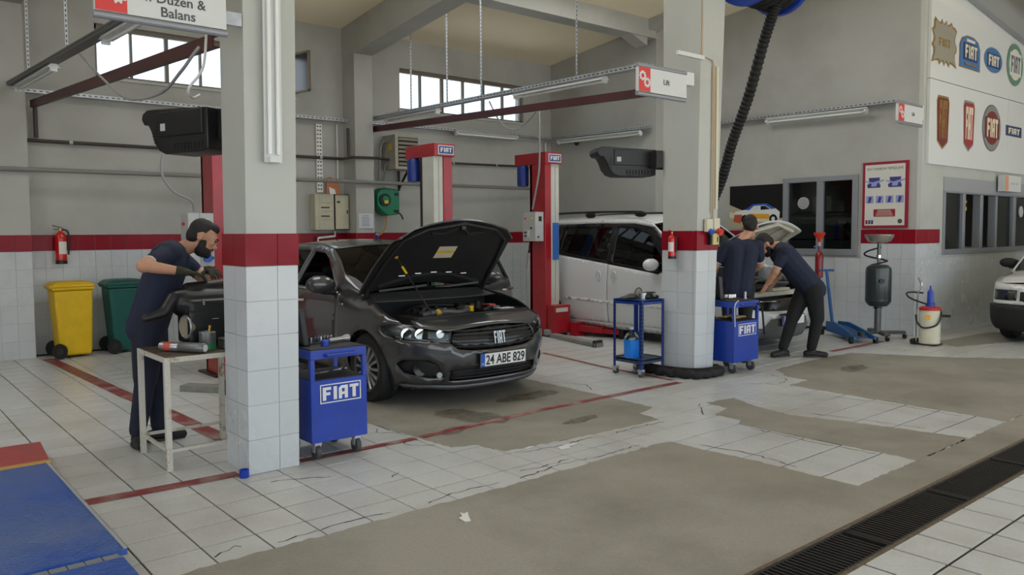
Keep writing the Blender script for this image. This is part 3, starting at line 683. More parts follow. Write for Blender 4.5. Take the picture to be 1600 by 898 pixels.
# ---------------------------------------------------------------- lift posts
LW = mat('lift cream panel', (206, 206, 196), .4, noise=.06, nscale=3); SIGNB = mat('badge blue', (36, 60, 140), .35)
BOXG = mat('control box grey', (186, 188, 186), .45, noise=.05)
def head_badge(t, x0, x1, y, z0, z1):
    MB().box(x0, x1, y-.004, y, z0, z1).build('badge', WHITE, t, smooth=0)
    b = MB().box(x0+.012, x1-.012, y-.006, y-.003, z0+.012, z1-.012).build('badge_field', SIGNB, t, smooth=0)
    block_letters(MB(), ((x0+x1)/2, y-.006, (z0+z1)/2), (1, 0, 0), (0, 0, 1), (0, -1, 0), (x1-x0)*.72, (z1-z0)*.5).build('lettering', WHITE, t, smooth=0)
def lift_post(label, x0, y0, panel, h=2.55, badge=True):
    """panel: +1 cream panel on the right of the red one, -1 on the left"""
    t = thing('lift_post', label, 'car lift', (x0, y0, 0), 0, 'two-post lift columns'); w, d = .29, .34
    a = .12
    if panel > 0: rx, cx = (0, a), (a+.004, w)
    else: rx, cx = (w-.14, w), (0, w-.145)
    MB().box(rx[0], rx[1], 0, d, .02, h).build('red_casing', RED, t, smooth=0, bevel=.006)
    MB().box(0, w, d-.05, d, .02, h).build('back_plate', RED if panel > 0 else DSTEEL, t, smooth=0)
    MB().box(cx[0], cx[1], .015, d-.06, .02, h).build('cream_panel', LW, t, smooth=0)
    MB().box(cx[0]+(cx[1]-cx[0])*.52, cx[0]+(cx[1]-cx[0])*.55, .010, .014, .5, h-.02).build('panel_seam', ALU, t, smooth=0)
    MB().box(-.06, w+.06, -.1, d+.1, .0, .02).build('base_plate', DSTEEL, t, smooth=0)
    if badge:
        MB().box(-.01, w+.03, -.02, .68, h, h+.17).build('head_box', RED, t, smooth=0, bevel=.006)
        head_badge(t, .05, w+.01, -.022, h+.025, h+.145)
        MB().lathe((.02, .52, h-.32), [(.02, 0), (.085, .01), (.09, .05), (.09, .28), (.07, .32)], n=16).build('motor', mat('motor blue', (22, 48, 130), .4), t)
    return t
lp1 = lift_post('red and cream lift post behind the dark car, blue badge on its head', 5.99, 8.69, -1)
lp2 = lift_post('red lift post with control box between the dark car and the white van', 7.96, 8.69, 1)
lp3 = lift_post('red lift post behind the bent mechanic, half hidden by the left column', 3.08, 8.66, 1, 2.44, False)
# carriages, arms and floor rails
def arm(label, p0, p1, post):
    d = Vector(p1)-Vector(p0)
    t = MB().bar((0, 0, .12), d*.6+V(0, 0, .10), .12, .09).build('lift_arm', RED, post, smooth=0, bevel=.006); t.location = Vector(p0)-post.location
    MB().bar(d*.5+V(0, 0, .10), d+V(0, 0, .09), .085, .065).build('inner_arm', RED, t, smooth=0, bevel=.004)
    MB().cyl(d+V(0, 0, 0), d+V(0, 0, .14), .05, n=14).build('pad', RUBBER, t)
    MB().box(-.1, .1, -.06, .06, 0, .2).build('foot', RED, t, smooth=0)
    return t
MB().box(.02, .36, -.16, -.005, .05, .46).build('carriage', RED, lp2, smooth=0, bevel=.008)
MB().box(.06, .30, -.166, -.16, .36, .42).build('carriage_label', LW, lp2, smooth=0)
MB().box(-.04, .14, -.1, .0, 0, .1).build('bolted_shoe', mat('worn grey shoe', (150, 150, 146), .6), lp2, smooth=0)
arm('red lift arm on the floor reaching towards the white van', (8.36, 8.42, 0), (8.56, 7.72, 0), lp2)
arm('red lift arm folded on the floor below the left lift post', (3.14, 8.28, 0), (2.80, 7.6, 0), lp3)
MB().box(0, .3, -.2, -.005, .15, .62).build('carriage', RED, lp3, smooth=0, bevel=.008)
fr = thing('floor_rail', 'grey steel rail lying on the tiles by the right lift post', 'rail', (7.95, 8.5, 0)); d = V(-.25, -1.15, 0)
MB().bar((0, 0, .03), d+V(0, 0, .03), .14, .05).build('rail', mat('worn grey steel', (140, 140, 134), .6, noise=.15), fr, smooth=0)
MB().bar(d*.97+V(-.07, 0, .045), d*.97+V(.07, 0, .045), .05, .09).build('stop', DSTEEL, fr, smooth=0)
fr = thing('floor_rail', 'grey steel rail lying on the tiles behind the work table', 'rail', (2.55, 8.1, 0)); d = V(.55, -.75, 0)
MB().bar((0, 0, .03), d+V(0, 0, .03), .15, .06).build('rail', mat('worn grey steel', (140, 140, 134), .6), fr, smooth=0)
MB().bar(d*.97+V(-.07, 0, .045), d*.97+V(.07, 0, .045), .05, .09).build('stop', DSTEEL, fr, smooth=0)
# control boxes
def control_box(label, x0, x1, y0, y1, z0, z1, post, front):
    t = thing('control_box', label, 'control box', (x0, y0, z0)); w, d, h = x1-x0, y1-y0, z1-z0
    MB().box(0, w, 0, d, 0, h).build('enclosure', BOXG, t, smooth=0, bevel=.005)
    kx = -.001
    if front == 'x':
        pts = [(d*.25, h*.78, SIGNR, .016), (d*.75, h*.78, YELLOW, .014), (d*.7, h*.45, BLACK, .012), (d*.25, h*.3, BLACK, .013), (d*.25, h*.18, BLACK, .013)]
        for a, b, m, r in pts: MB().cyl((0, d-a, b), (-.022, d-a, b), r, n=12).build('button', m, t)
        MB().box(-.004, 0, d*.45, d*.6, h*.15, h*.38).build('switch_plate', WHITE, t, smooth=0)
        MB().box(w*.4, w*.75, -.004, 0, h*.68, h*.85).build('warning_label', BLACK, t, smooth=0)
        MB().cyl((w*.3, 0, h*.15), (w*.3, -.02, h*.15), .012, n=10).build('lock', BLACK, t)
    else:
        MB().box(w*.45, w*.46, -.002, 0, 0, h).build('door_seam', DSTEEL, t, smooth=0)
        MB().cyl((w*.7, 0, h*.16), (w*.7, -.05, h*.16), .045, n=16).build('socket', mat('socket blue', (40, 90, 190), .4), t)
        MB().cyl((w*.9, 0, h*.16), (w*.9, -.02, h*.16), .016, n=12).build('button', BLACK, t)
        MB().box(w*.55, w*.8, -.004, 0, h*.78, h*.9).build('switch_plate', WHITE, t, smooth=0)
        MB().cyl((-.001, d*.5, h*.8), (-.02, d*.5, h*.8), .018, n=12).build('button', SIGNR, t)
    return t
control_box('grey control box with buttons on the side of the right lift post', 7.79, 7.955, 8.72, 9.0, 1.41, 1.84, lp2, 'x')
control_box('grey control box with blue socket behind the bent mechanic', 2.80, 3.07, 8.62, 8.86, 1.2, 1.77, lp3, 'y')
MB().box(.16, .28, .008, .0135, 1.13, 1.68).build('blue_sticker', mat('sticker blue', (60, 110, 190), .4), lp2, smooth=0)

# ---------------------------------------------------------------- things on the back wall
t = thing('unit_heater', 'cream louvred unit heater high on the back wall', 'heater', (7.05, 11.35, 2.6))
HB = mat('heater beige', (176, 170, 154), .5, noise=.12)
MB().box(0, .46, 0, .40, 0, .57).build('casing', HB, t, smooth=0, bevel=.008)
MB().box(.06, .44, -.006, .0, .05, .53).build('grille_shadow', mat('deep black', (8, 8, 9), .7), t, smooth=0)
for i in range(7): MB().bar((.06, -.012, .085+i*.068), (.44, -.012, .085+i*.068), .008, .05, (0, -.6, .8)).build('louvre', HB, t, smooth=0)
MB().bar((.3, .1, -.02), (.3, .38, -.3), .03, .03).bar((.3, .38, -.34), (.3, .38, 0), .03, .03).build('bracket', DSTEEL, t, smooth=0)
MB().tube([(.0, .2, .47), (-.1, .2, .47), (-.14, .22, .38), (-.14, .3, -.2)], .02, 8).tube([(0, .2, .1), (-.06, .22, .08), (-.06, .3, -.2)], .02, 8).build('gas_feed', GPIPE, t)
MB().box(-.003, 0, .1, .2, .32, .42).build('sticker', YELLOW, t, smooth=0)

t = thing('hose_reel', 'green wall-mounted hose reel with yellow hose', 'hose reel', (6.76, 11.44, 1.83))
GRN = mat('reel green', (12, 120, 84), .4, noise=.08)
pl = [(.0, .16), (.0, .36), (.06, .43), (.14, .46), (.36, .44), (.42, .40), (.42, .06), (.38, .02), (.2, .0), (.08, .07)]
MB().prism(pl, (0, 0, 0), (1, 0, 0), (0, 0, 1), (0, .24, 0)).build('body', GRN, t, smooth=30, bevel=.02)
MB().cyl((.13, 0, .26), (.13, -.03, .26), .105, n=24).build('rim', BLACK, t)
MB().cyl((.13, -.03, .26), (.13, -.045, .26), .062, n=20).build('hub', GRN, t)
MB().box(.10, .17, -.05, -.044, .20, .25).build('label_plate', YELLOW, t, smooth=0)
MB().box(.32, .40, -.008, .02, .33, .38).box(.30, .40, -.008, .02, .06, .1).build('grip', BLACK, t, smooth=0, bevel=.006)
MB().tube(spline([(.35, -.01, .06), (.42, -.03, .02), (.46, -.03, -.06)], 5), .013, 8).build('nozzle', BLACK, t)
MB().box(.05, .35, .24, .34, .1, .36).build('bracket', DSTEEL, t, smooth=0)
HOSEY = mat('hose yellow', (210, 160, 40), .5)
cable('yellow air hose hanging from the green reel', [(6.99, 11.55, 1.84), (7.0, 11.6, 1.65), (6.97, 11.66, 1.55), (6.90, 11.70, 1.5)], .011, HOSEY, 'hose')
t = thing('air_filter', 'small blue air fitting on the red tile band under the reel', 'fitting', (6.84, 11.70, 1.41))
MB().cyl((0, 0, 0), (0, 0, .16), .022, n=12).cyl((.05, 0, .02), (.05, 0, .14), .02, n=12).build('bowl', mat('fitting blue', (40, 70, 150), .35), t)
MB().box(-.03, .08, -.02, .075, .1, .13).build('block', STEEL, t, smooth=0)

PANELC = mat('cabinet cream', (196, 190, 164), .45, noise=.05)
t = thing('electrical_cabinet', 'cream electrical cabinet with four small doors', 'cabinet', (5.72, 11.6, 1.6))
MB().box(0, .33, 0, .18, 0, .57).build('enclosure', PANELC, t, smooth=0, bevel=.005)
for i in range(4):
    dz = MB().box(.07, .31, -.008, 0, .02+i*.137, .145+i*.137).build('door', PANELC, t, smooth=0, bevel=.003)
    MB().box(.1, .25, -.010, -.007, .07+i*.137, .09+i*.137).build('breaker_row', DSTEEL if i in (1, 2) else BOXG, dz, smooth=0)
t = thing('electrical_cabinet', 'cream electrical cabinet with one plain door and dark frame', 'cabinet', (6.07, 11.62, 1.6))
MB().box(0, .26, 0, .16, 0, .57).build('enclosure', DSTEEL, t, smooth=0, bevel=.004)
dz = MB().box(.012, .248, -.012, 0, .012, .558).build('door', PANELC, t, smooth=0, bevel=.004)
MB().box(.21, .225, -.025, -.012, .26, .32).build('handle', BLACK, dz, smooth=0)
MB().box(.04, .09, -.016, -.012, .43, .46).build('label_plate', BLACK, dz, smooth=0)
t = thing('cardboard_sheet', 'orange cardboard sheet leaning on the wall on top of the cabinets', 'cardboard', (5.96, 11.66, 2.172))
MB().prism([(0, 0), (.24, 0), (.24, .2), (.17, .24), (.12, .3), (.04, .26)], (0, 0, 0), (1, 0, 0), (0, .3, .95), (0, .02, 0)).build('sheet', mat('orange cardboard', (190, 120, 80), .7), t, smooth=0)
MB().prism([(.05, 0), (.16, 0), (.15, .08), (.05, .12)], (0, -.012, 0), (1, 0, 0), (0, .3, .95), (0, .006, 0)).build('paper', WHITE, t, smooth=0)
t = thing('paper_notice', 'white printed notice taped to the pilaster beside the green reel', 'notice', (6.505, 11.388, 1.62))
MB().box(-.135, .135, -.002, .0, 0, .24).build('sheet', mat('paper', (200, 206, 212), .6), t, smooth=0)
pm = MB()
for i in range(7): pm.box(-.08+.004*(i % 3), .07-.006*(i % 4), -.003, -.0019, .04+i*.022, .048+i*.022)
pm.box(-.05, .05, -.003, -.0019, .2, .21).build('print', mat('faded print', (130, 134, 142), .6), t, smooth=0)

def extinguisher(label, loc, ang, lab=True):
    t = thing('fire_extinguisher', label, 'extinguisher', loc, ang, 'red fire extinguishers')
    RX = mat('extinguisher red', (200, 24, 20), .25, coat=.4)
    MB().lathe((0, 0, 0), [(.045, 0), (.066, .008), (.068, .03), (.068, .34), (.06, .38), (.035, .41), (.018, .42), (.018, .44)], n=24).build('cylinder', RX, t)
    MB().lathe((0, 0, 0), [(.069, .002), (.069, .05)], n=24).build('foot_ring', BLACK, t)
    MB().cyl((0, 0, .43), (0, 0, .47), .02, n=12).build('valve', mat('brass', (190, 150, 80), .3, .9), t)
    MB().bar((0, -.02, .47), (.0, .09, .50), .02, .012).bar((0, -.02, .455), (0, .08, .45), .02, .01).build('lever', RX if not lab else DSTEEL, t, smooth=0)
    MB().tube(spline([(0, -.02, .45), (0, -.085, .42), (0, -.095, .3), (0, -.085, .12)], 6), .011, 8).build('hose', BLACK, t)
    pm = MB(); n = 10; P = lambda i, z: (.0695*math.cos(R(150+i*9)), .0695*math.sin(R(150+i*9)), z)
    for i in range(n): pm.add([P(i, .13), P(i+1, .13), P(i+1, .29), P(i, .29)], [(0, 1, 2, 3)])
    pm.build('label', WHITE, t, smooth=60)
    MB().box(.06, .085, -.03, .03, .15, .35).build('wall_bracket', DSTEEL, t, smooth=0)
    return t
extinguisher('red fire extinguisher hanging on the back wall above the yellow bin', (2.18, 11.69, 1.17), R(90))
ex = extinguisher('red fire extinguisher hanging on the side of the right column', (6.79, 5.41, 1.25), R(0), False); ex.scale = (.62, .62, .62)

# ---------------------------------------------------------------- on the right column
t = thing('switch_group', 'cream plug sockets with red and blue caps on the right column', 'socket', (7.085, 5.135, 1.40)).scale = (.85, .85, .85); t = bpy.data.objects['switch_group']
MB().box(-.13, -.01, -.05, -.0, .16, .32).build('box', CREAM, t, smooth=0, bevel=.006)
MB().box(.0, .12, -.06, -.0, .19, .33).build('box', CREAM, t, smooth=0, bevel=.006)
MB().cyl((-.075, -.05, .17), (-.075, -.09, .15), .035, n=14).build('blue_cap', mat('socket blue', (40, 90, 190), .4), t)
MB().cyl((.085, -.06, .17), (.085, -.11, .15), .042, n=14).build('red_cap', SIGNR, t)
MB().box(-.03, .09, -.07, -.0, .0, .14).build('junction_box', mat('cream plastic yellowed', (206, 190, 130), .5), t, smooth=0, bevel=.005)
MB().box(.045, .065, -.073, -.069, .03, .1).build('slot', DSTEEL, t, smooth=0)
MB().box(-.06, -.032, -.05, -.0, .0, .14).build('dark_block', BLACK, t, smooth=0)
t = thing('cable_duct', 'cream cable duct running up the front of the right column', 'cable duct', (7.13, 5.146, 1.78))
MB().box(.03, .065, -.025, .0, 0, 1.5).build('duct', CREAM, t, smooth=0)
MB().tube([(.0, -.012, -.1), (.0, -.012, 1.5), (-.03, -.012, 1.56), (-.2, -.012, 1.58), (-.2, -.012, 3.3)], .009, 6).tube([(-.03, -.012, -.05), (-.02, -.012, 1.5)], .007, 6).build('wires', mat('pale cable', (196, 176, 150), .6), t)
MB().box(-.62, -.19, -.03, .0, 1.54, 1.58).build('bracket_strip', LAMP, t, smooth=0)
# exhaust hose and its drum
t = thing('exhaust_hose_reel', 'blue hose drum at the top of the right column', 'hose reel', (7.52, 5.0, 4.35))
DB = mat('drum blue', (28, 60, 160), .4)
MB().cyl((-.02, 0, 0), (.04, 0, 0), .40, n=32).build('flange', DB, t); MB().cyl((.62, 0, 0), (.68, 0, 0), .40, n=32).build('flange', DB, t)
w = MB()
for i in range(5): w.tube([(.1+i*.115, .32*math.cos(2*math.pi*k/28), .32*math.sin(2*math.pi*k/28)) for k in range(28)], .057, 8, closed=True)
w.build('wound_hose', RUBBER, t); MB().cyl((.0, 0, 0), (.66, 0, 0), .26, n=24).build('core', DB, t)
MB().box(-.12, .0, -.05, .28, -.06, .06).build('bracket', DSTEEL, t, smooth=0)
t = thing('exhaust_hose', 'black corrugated exhaust hose hanging from the drum', 'hose', (8.0, 5.0, 4.3)); o = Vector(t.location)
sp = spline([Vector(p)-o for p in [(7.93, 4.70, 4.35), (7.96, 4.90, 4.07), (8.02, 5.1, 3.70), (8.09, 5.35, 3.09), (8.08, 5.55, 2.60), (8.12, 5.74, 2.13), (8.08, 5.95, 1.7), (8.0, 6.1, 1.35)]], 22)
MB().tube(sp, .05, 14, rf=lambda i: .066 if i % 2 else .054).build('corrugated_tube', RUBBER, t)
MB().cyl(sp[-1], sp[-1]+V(-.05, .06, -.2), .062, .08, n=16).build('nozzle', BLACK, t)

t = thing('security_camera', 'small black dome camera under the recess wall tray', 'camera', (10.90, 11.0, 3.24)); MB().ell((0, 0, 0), .045).build('dome', BLACK, t); MB().box(-.03, .06, -.03, .03, .03, .06).build('mount', DSTEEL, t, smooth=0)
t = thing('wall_phone', 'small black handset box at the lower end of the corner conduit', 'box', (10.72, 11.70, 2.12)); MB().box(-.05, .05, -.03, .06, 0, .16).build('case', BLACK, t, smooth=0, bevel=.01); MB().tube(spline([(0, 0, .16), (.03, -.02, .2), (.03, .0, .24)], 5), .006, 6).build('cord', BLACK, t)
# ---------------------------------------------------------------- office: room, windows, posters, emblem wall
DARKR = mat('office inner wall', (150, 148, 140), .8)
struct(MB().box(12.0, 17.8, 8.9, 9.0, 0, 2.9).box(17.7, 17.8, 5.18, 8.9, 0, 2.9).build('wall_office', DARKR, smooth=0))
struct(MB().box(12.0, 17.9, 5.18, 9.0, 2.8, 2.9).build('ceiling_office', DARKR, smooth=0))
OPANE = glass('office pane', (196, 202, 204), .30)
# window 3: side wall
y0, y1, z0, z1 = SW
w3 = MB(); xa, xb = OX-.03, OX+.09
w3.box(xa, xb, y0, y1, z0, z0+.1).box(xa, xb, y0, y1, z1-.08, z1).box(xa, xb, y0, y0+.09, z0+.1, z1-.08).box(xa, xb, y1-.09, y1, z0+.1, z1-.08).box(xa, xb, 6.46, 6.57, z0+.1, z1-.08)
w3 = struct(w3.build('window_3', ALU, smooth=0, bevel=.006))
MB().box(OX+.02, OX+.028, 6.57, 7.07, z0+.1, z1-.08).build('pane', OPANE, w3, smooth=0)
MB().box(OX+.02, OX+.028, 5.99, 6.46, z0+.1, z1-.08).build('pane', OPANE, w3, smooth=0)
v = MB().cyl((OX+.018, 6.81, 1.98), (OX-.002, 6.81, 1.98), .095, n=28).build('vent_rim', mat('vent grey', (190, 192, 194), .4), w3)
for i in range(-3, 4):
    h = math.sqrt(max(.0001, .085**2-(i*.024)**2)); MB().box(OX-.008, OX-.003, 6.81+i*.024-.006, 6.81+i*.024+.006, 1.98-h, 1.98+h).build('vent_slat', mat('vent slat', (150, 152, 156), .4), w3, smooth=0)
# window 4: front strip
xa, xb, z0, z1 = FW_; yf = OY-.02
w4 = MB().box(xa, xb, yf, OY+.1, z0, z0+.08).box(xa, xb, yf, OY+.1, 2.10, 2.13).box(xa, xa+.07, yf, OY+.1, z0+.08, 2.10)
for a, b in ((13.48, 13.58), (14.18, 14.30), (14.84, 14.93), (15.66, 15.80)): w4.box(a, b, yf, OY+.1, z0+.08, 2.10)
w4 = struct(w4.build('window_4', ALU, smooth=0, bevel=.005))
MB().box(xa, xb, OY-.012, OY+.06, 2.13, z1).build('header_panel', mat('grey header panel', (158, 160, 164), .4), w4, smooth=0)
for a, b in ((12.83, 13.48), (14.93, 15.66), (15.8, 16.6)): MB().box(a, b, OY+.03, OY+.038, z0+.08, 2.10).build('pane', OPANE, w4, smooth=0)
MB().cyl((16.15, OY+.028, 1.85), (16.15, OY+.01, 1.85), .1, n=24).build('vent_rim', mat('vent grey', (190, 192, 194), .4), w4)
MB().box(13.6, 13.72, OY+.02, OY+.024, 1.96, 2.0).box(13.6, 13.72, OY+.02, OY+.024, 1.84, 1.9).build('yellow_note', YELLOW, w4, smooth=0)
# office ceiling lamp (lit)
ol = thing('office_lamp', 'lit ceiling lamp inside the office behind the windows', 'lamp', (13.4, 6.7, 2.72)); MB().box(-.62, .62, -.16, .16, 0, .08).build('housing', LAMP, ol, smooth=0)
MB().box(-.58, .58, -.12, .12, -.012, -.001).build('diffuser', mat('lit diffuser', (255, 250, 240), .5, emit=14), ol, smooth=0)
# shelves and stock inside
def rack(label, x0, x1, y0, y1, levels):
    t = thing('shelf_rack', label, 'shelf', (x0, y0, 0)); w, d = x1-x0, y1-y0
    for a in (0, w-.03):
        for b in (0, d-.03): MB().box(a, a+.03, b, b+.03, 0, levels[-1]+.3).build('upright', DSTEEL, t, smooth=0)
    for z in levels: MB().box(0, w, 0, d, z-.02, z).build('shelf', DSTEEL, t, smooth=0)
    return t
rack('dark metal rack behind the office side window', 12.35, 12.75, 5.5, 7.9, (.4, .95, 1.4, 1.85))
rack('dark metal rack behind the open office front window', 13.2, 15.2, 5.75, 6.1, (.4, .9, 1.3, 1.72))
BOTC = [mat('oil bottle black', (40, 42, 46), .35), mat('oil bottle blue', (60, 90, 160), .35), mat('oil bottle yellow', (220, 190, 40), .35), mat('pale carton', (205, 198, 180), .6), mat('brown carton', (150, 116, 76), .7)]
def bottle(m, cap):
    t = bpy.data.objects.new('oil_bottle', None); COL.objects.link(t)
    MB().loft([[(a*k, b*k, z) for a, b in ((-.05, -.035), (.05, -.035), (.05, .035), (-.05, .035))] for k, z in ((.92, 0), (1, .01), (1, .2), (.8, .24), (.3, .26))]).build('body', m, t, smooth=30)
    MB().cyl((0, 0, .26), (0, 0, .30), .018, n=10).build('cap', cap, t)
    return t
bp = [bottle(BOTC[i], BOTC[(i+1) % 2] if i < 2 else MATS['sign red']) for i in range(3)]
names = ['black', 'blue', 'yellow']
used = [False]*3
def put(i, loc, label, group):
    o = bp[i] if not used[i] else copy_tree(bp[i]); used[i] = True
    o.location = loc; o.rotation_euler.z = random.uniform(-.4, .4); tag(o, label, 'bottle', group)
ORD = ['leftmost', 'second', 'third', 'fourth', 'fifth', 'rightmost']
for k in range(12):
    i = (0, 1, 0, 2, 0, 1)[k % 6]; put(i, (12.5, 5.72+(k % 6)*.17, (1.4, .95)[k//6]), '%s plastic bottle behind the office side window, %s of six on the %s shelf' % (names[i], ORD[5-k % 6], ('middle', 'low')[k//6]), 'bottles behind the side window')
for k in range(6):
    i = (2, 1, 2, 0, 1, 2)[k]; put(i, (13.75+k*.2, 5.85, 1.3), '%s plastic bottle on the rack behind the office front window, %s of six' % (names[i], ORD[k]), 'bottles behind the front window')
for k, (x, y, z, w, h, m, lab) in enumerate([(12.55, 6.9, 1.85, .3, .26, 3, 'pale carton on the top shelf behind the office side window'), (12.55, 6.15, 1.85, .22, .3, 4, 'brown carton on the top shelf behind the office side window'),
                                             (13.9, 5.92, 1.72, .35, .3, 4, 'brown carton on the top shelf behind the open front window'), (14.6, 5.92, .9, .3, .28, 4, 'brown carton on the low shelf behind the open front window')]):
    t = thing('carton', lab, 'box', (x, y, z)); MB().box(-w/2, w/2, -w*.4, w*.4, 0, h).build('box', BOTC[m], t, smooth=0); MB().box(-w*.08, w*.08, -w*.402, w*.402, h-.002, h+.002).build('tape', CREAM, t, smooth=0)
t = thing('yellow_canister', 'yellow canister with blue pump standing inside the open front window', 'canister', (13.75, 5.45, 1.3))
MB().box(-.1, .1, -.08, .08, -.06, .12).build('body', YELLOW, t, smooth=0, bevel=.02); MB().cyl((0, 0, .12), (0, 0, .26), .05, n=14).build('pump', mat('pump blue', (40, 70, 170), .4), t)
t.location.z = 1.3
st = thing('counter', 'office counter behind the front windows', 'counter', (13.0, 5.25, 0)); MB().box(0, 3.5, 0, .45, 1.2, 1.24).build('worktop', BOXG, st, smooth=0)
for a in (0, 1.7, 3.44): MB().box(a, a+.06, .02, .43, 0, 1.2).build('leg', BOXG, st, smooth=0)
# small box sign above the front window
t = thing('box_sign', 'small white box sign with orange strip above the office front window', 'sign', (15.2, 4.92, 2.17))
MB().box(-.36, .36, -.04, .08, 0, .27).build('case', SIGNW, t, smooth=0, bevel=.008); MB().box(-.36, -.24, -.044, -.04, .01, .26).build('orange_strip', mat('orange strip', (226, 160, 120), .5), t, smooth=0)
pm = MB()
for i in range(9): pm.box(-.12+i*.04, -.10+i*.04, -.0425, -.0395, .11+.01*(i % 3), .15)
pm.build('faint_print', mat('faint print', (178, 178, 172), .6), t, smooth=0)

# rally poster
POSTK = mat('poster black', (14, 14, 17), .35); TAN = mat('poster tan', (178, 168, 140), .5); TAN2 = mat('poster pale', (214, 208, 188), .5)
t = thing('rally_poster', 'wall poster of a rally car on a tan track under a black sky', 'poster', (OX-.012, 7.675, 1.57)); U, N = (0, -1, 0), (-1, 0, 0)
def flat(pl, m, name, lay, par=None): return MB().prism(pl, (-.001*lay, 0, 0), U, (0, 0, 1), (-.001, 0, 0)).build(name, m, par or t, smooth=0)
flat([(-.51, 0), (.51, 0), (.51, .74), (-.51, .74)], POSTK, 'print_sheet', 0)
flat([(-.51, 0), (.51, 0), (.51, .18), (.1, .17), (-.1, .26), (-.51, .42)], TAN, 'track', 1)
flat([(-.51, .2), (-.1, .14), (.51, .1), (.51, .15), (-.1, .2), (-.51, .3)], TAN2, 'track_edge', 2)
car_ = [(-.42, .16), (-.40, .3), (-.2, .33), (-.05, .42), (.2, .43), (.38, .34), (.46, .28), (.45, .17)]
flat(car_, WHITE, 'car_body', 3)
flat([(-.2, .33), (-.05, .42), (.2, .43), (.38, .34), (.3, .33), (.18, .40), (-.03, .39), (-.12, .32)], mat('poster blue', (50, 90, 180), .5), 'car_roof', 4)
flat([(-.1, .325), (-.02, .38), (.08, .385), (.08, .32)], SIGNW, 'car_window', 4); flat([(.1, .32), (.1, .385), (.18, .39), (.28, .33)], POSTK, 'car_window', 4)
flat([(-.15, .18), (.28, .17), (.26, .25), (-.12, .26)], mat('poster orange', (226, 160, 40), .5), 'car_livery', 4)
flat([(-.43, .13), (-.41, .25), (-.26, .25), (-.24, .14), (-.3, .1)], mat('poster brick', (190, 86, 60), .5), 'car_bumper', 5)
for cx in (-.2, .34):
    flat([(cx+.075*math.cos(k*.524), .17+.075*math.sin(k*.524)) for k in range(12)], POSTK, 'car_wheel', 6); flat([(cx+.035*math.cos(k*.524), .17+.035*math.sin(k*.524)) for k in range(12)], SIGNW, 'car_hub', 7)

# carbon cleaning poster
t = thing('info_poster', 'red-framed engine cleaning poster on the office side wall', 'poster', (OX-.03, 5.49, 1.57))
MB().box(-.0, .03, -.335, .335, 0, .98).build('frame', mat('poster frame red', (150, 28, 52), .4), t, smooth=0)
flat([(-.295, .04), (.295, .04), (.295, .94), (-.295, .94)], mat('poster paper', (214, 212, 202), .5), 'print_sheet', 1)
text('title', 'FIAT KARBON TEMİZLEME', .052, INK, t, (-.0025, 0, .86), U, (0, 0, 1), .001, sx=.88)
PB, PB2 = mat('poster indigo', (62, 58, 128), .5), mat('poster lilac', (150, 158, 204), .5)
for cx in (-.155, .155):
    flat([(cx-.1, .6), (cx+.09, .6), (cx+.09, .64), (cx+.075, .66), (cx+.08, .75), (cx-.085, .75), (cx-.08, .66), (cx-.11, .65)], PB, 'engine_print', 2)
    flat([(cx-.14, .71), (cx-.02, .68), (cx+.0, .69), (cx+.14, .72), (cx+.14, .695), (cx+.04, .665), (cx+.03, .62), (cx-.05, .62), (cx-.04, .66), (cx-.14, .69)], PB2, 'engine_ports', 3)
    flat([(cx-.06, .75), (cx+.06, .75), (cx+.05, .775), (cx-.05, .775)], SIGNW, 'engine_cover', 3)
for i in range(4):
    cx = -.22+i*.147; flat([(cx-.058, .37), (cx+.058, .37), (cx+.058, .48), (cx-.058, .48)], PB2, 'photo', 2); flat([(cx-.03, .38), (cx+.01, .38), (cx+.03, .46), (cx-.01, .47)], PB, 'photo_detail', 3)
flat([(-.16, .17), (.16, .17), (.16, .28), (-.16, .28)], mat('poster frame red', (150, 28, 52), .4), 'text_block', 2)
for i in range(4): flat([(-.13+.01*i, .188+i*.023), (.13-.012*i, .188+i*.023), (.13-.012*i, .196+i*.023), (-.13+.01*i, .196+i*.023)], TAN2, 'text_line', 3)
for i in range(3): flat([(-.28+i*.042, .06), (-.248+i*.042, .06), (-.248+i*.042, .12), (-.28+i*.042, .12)], [mat('poster frame red', (0, 0, 0)), PB, PB][i], 'small_logo', 2)
flat([(.23+.034*math.cos(k*.39), .10+.034*math.sin(k*.39)) for k in range(16)], INK, 'round_logo', 2)

# emblem wall: white glossy panels and old badges
GLW = mat('glossy white panel', (226, 228, 228), .12, coat=.4)
for lab, x0, x1, z0, z1 in (('lower left glossy white panel of the emblem wall', 12.1, 15.18, 2.5, 3.72), ('upper left glossy white panel of the emblem wall', 12.1, 15.18, 3.73, 5.12),
                            ('lower right glossy white panel of the emblem wall', 15.19, 17.9, 2.5, 3.72), ('upper right glossy white panel of the emblem wall', 15.19, 17.9, 3.73, 5.12)):
    tag(MB().box(0, x1-x0, -.05, -.001, 0, z1-z0).build('wall_panel', GLW, None, smooth=0, bevel=.003, loc=(x0, OY, z0)), lab, 'panel', 'emblem wall panels')
struct(MB().prism([(12.6, 5.13), (12.6, 5.5), (17.9, 5.5), (17.9, 4.45)], (0, OY-.16, 0), (1, 0, 0), (0, 0, 1), (0, .1, 0)).build('trim_1', mat('fascia grey', (150, 152, 154), .5), smooth=0))
struct(MB().bar((13.0, OY-.9, 5.32), (17.9, OY-.9, 4.7), .5, .1).build('trim_2', mat('fascia grey', (150, 152, 154), .5), smooth=0))
EY = OY-.0515
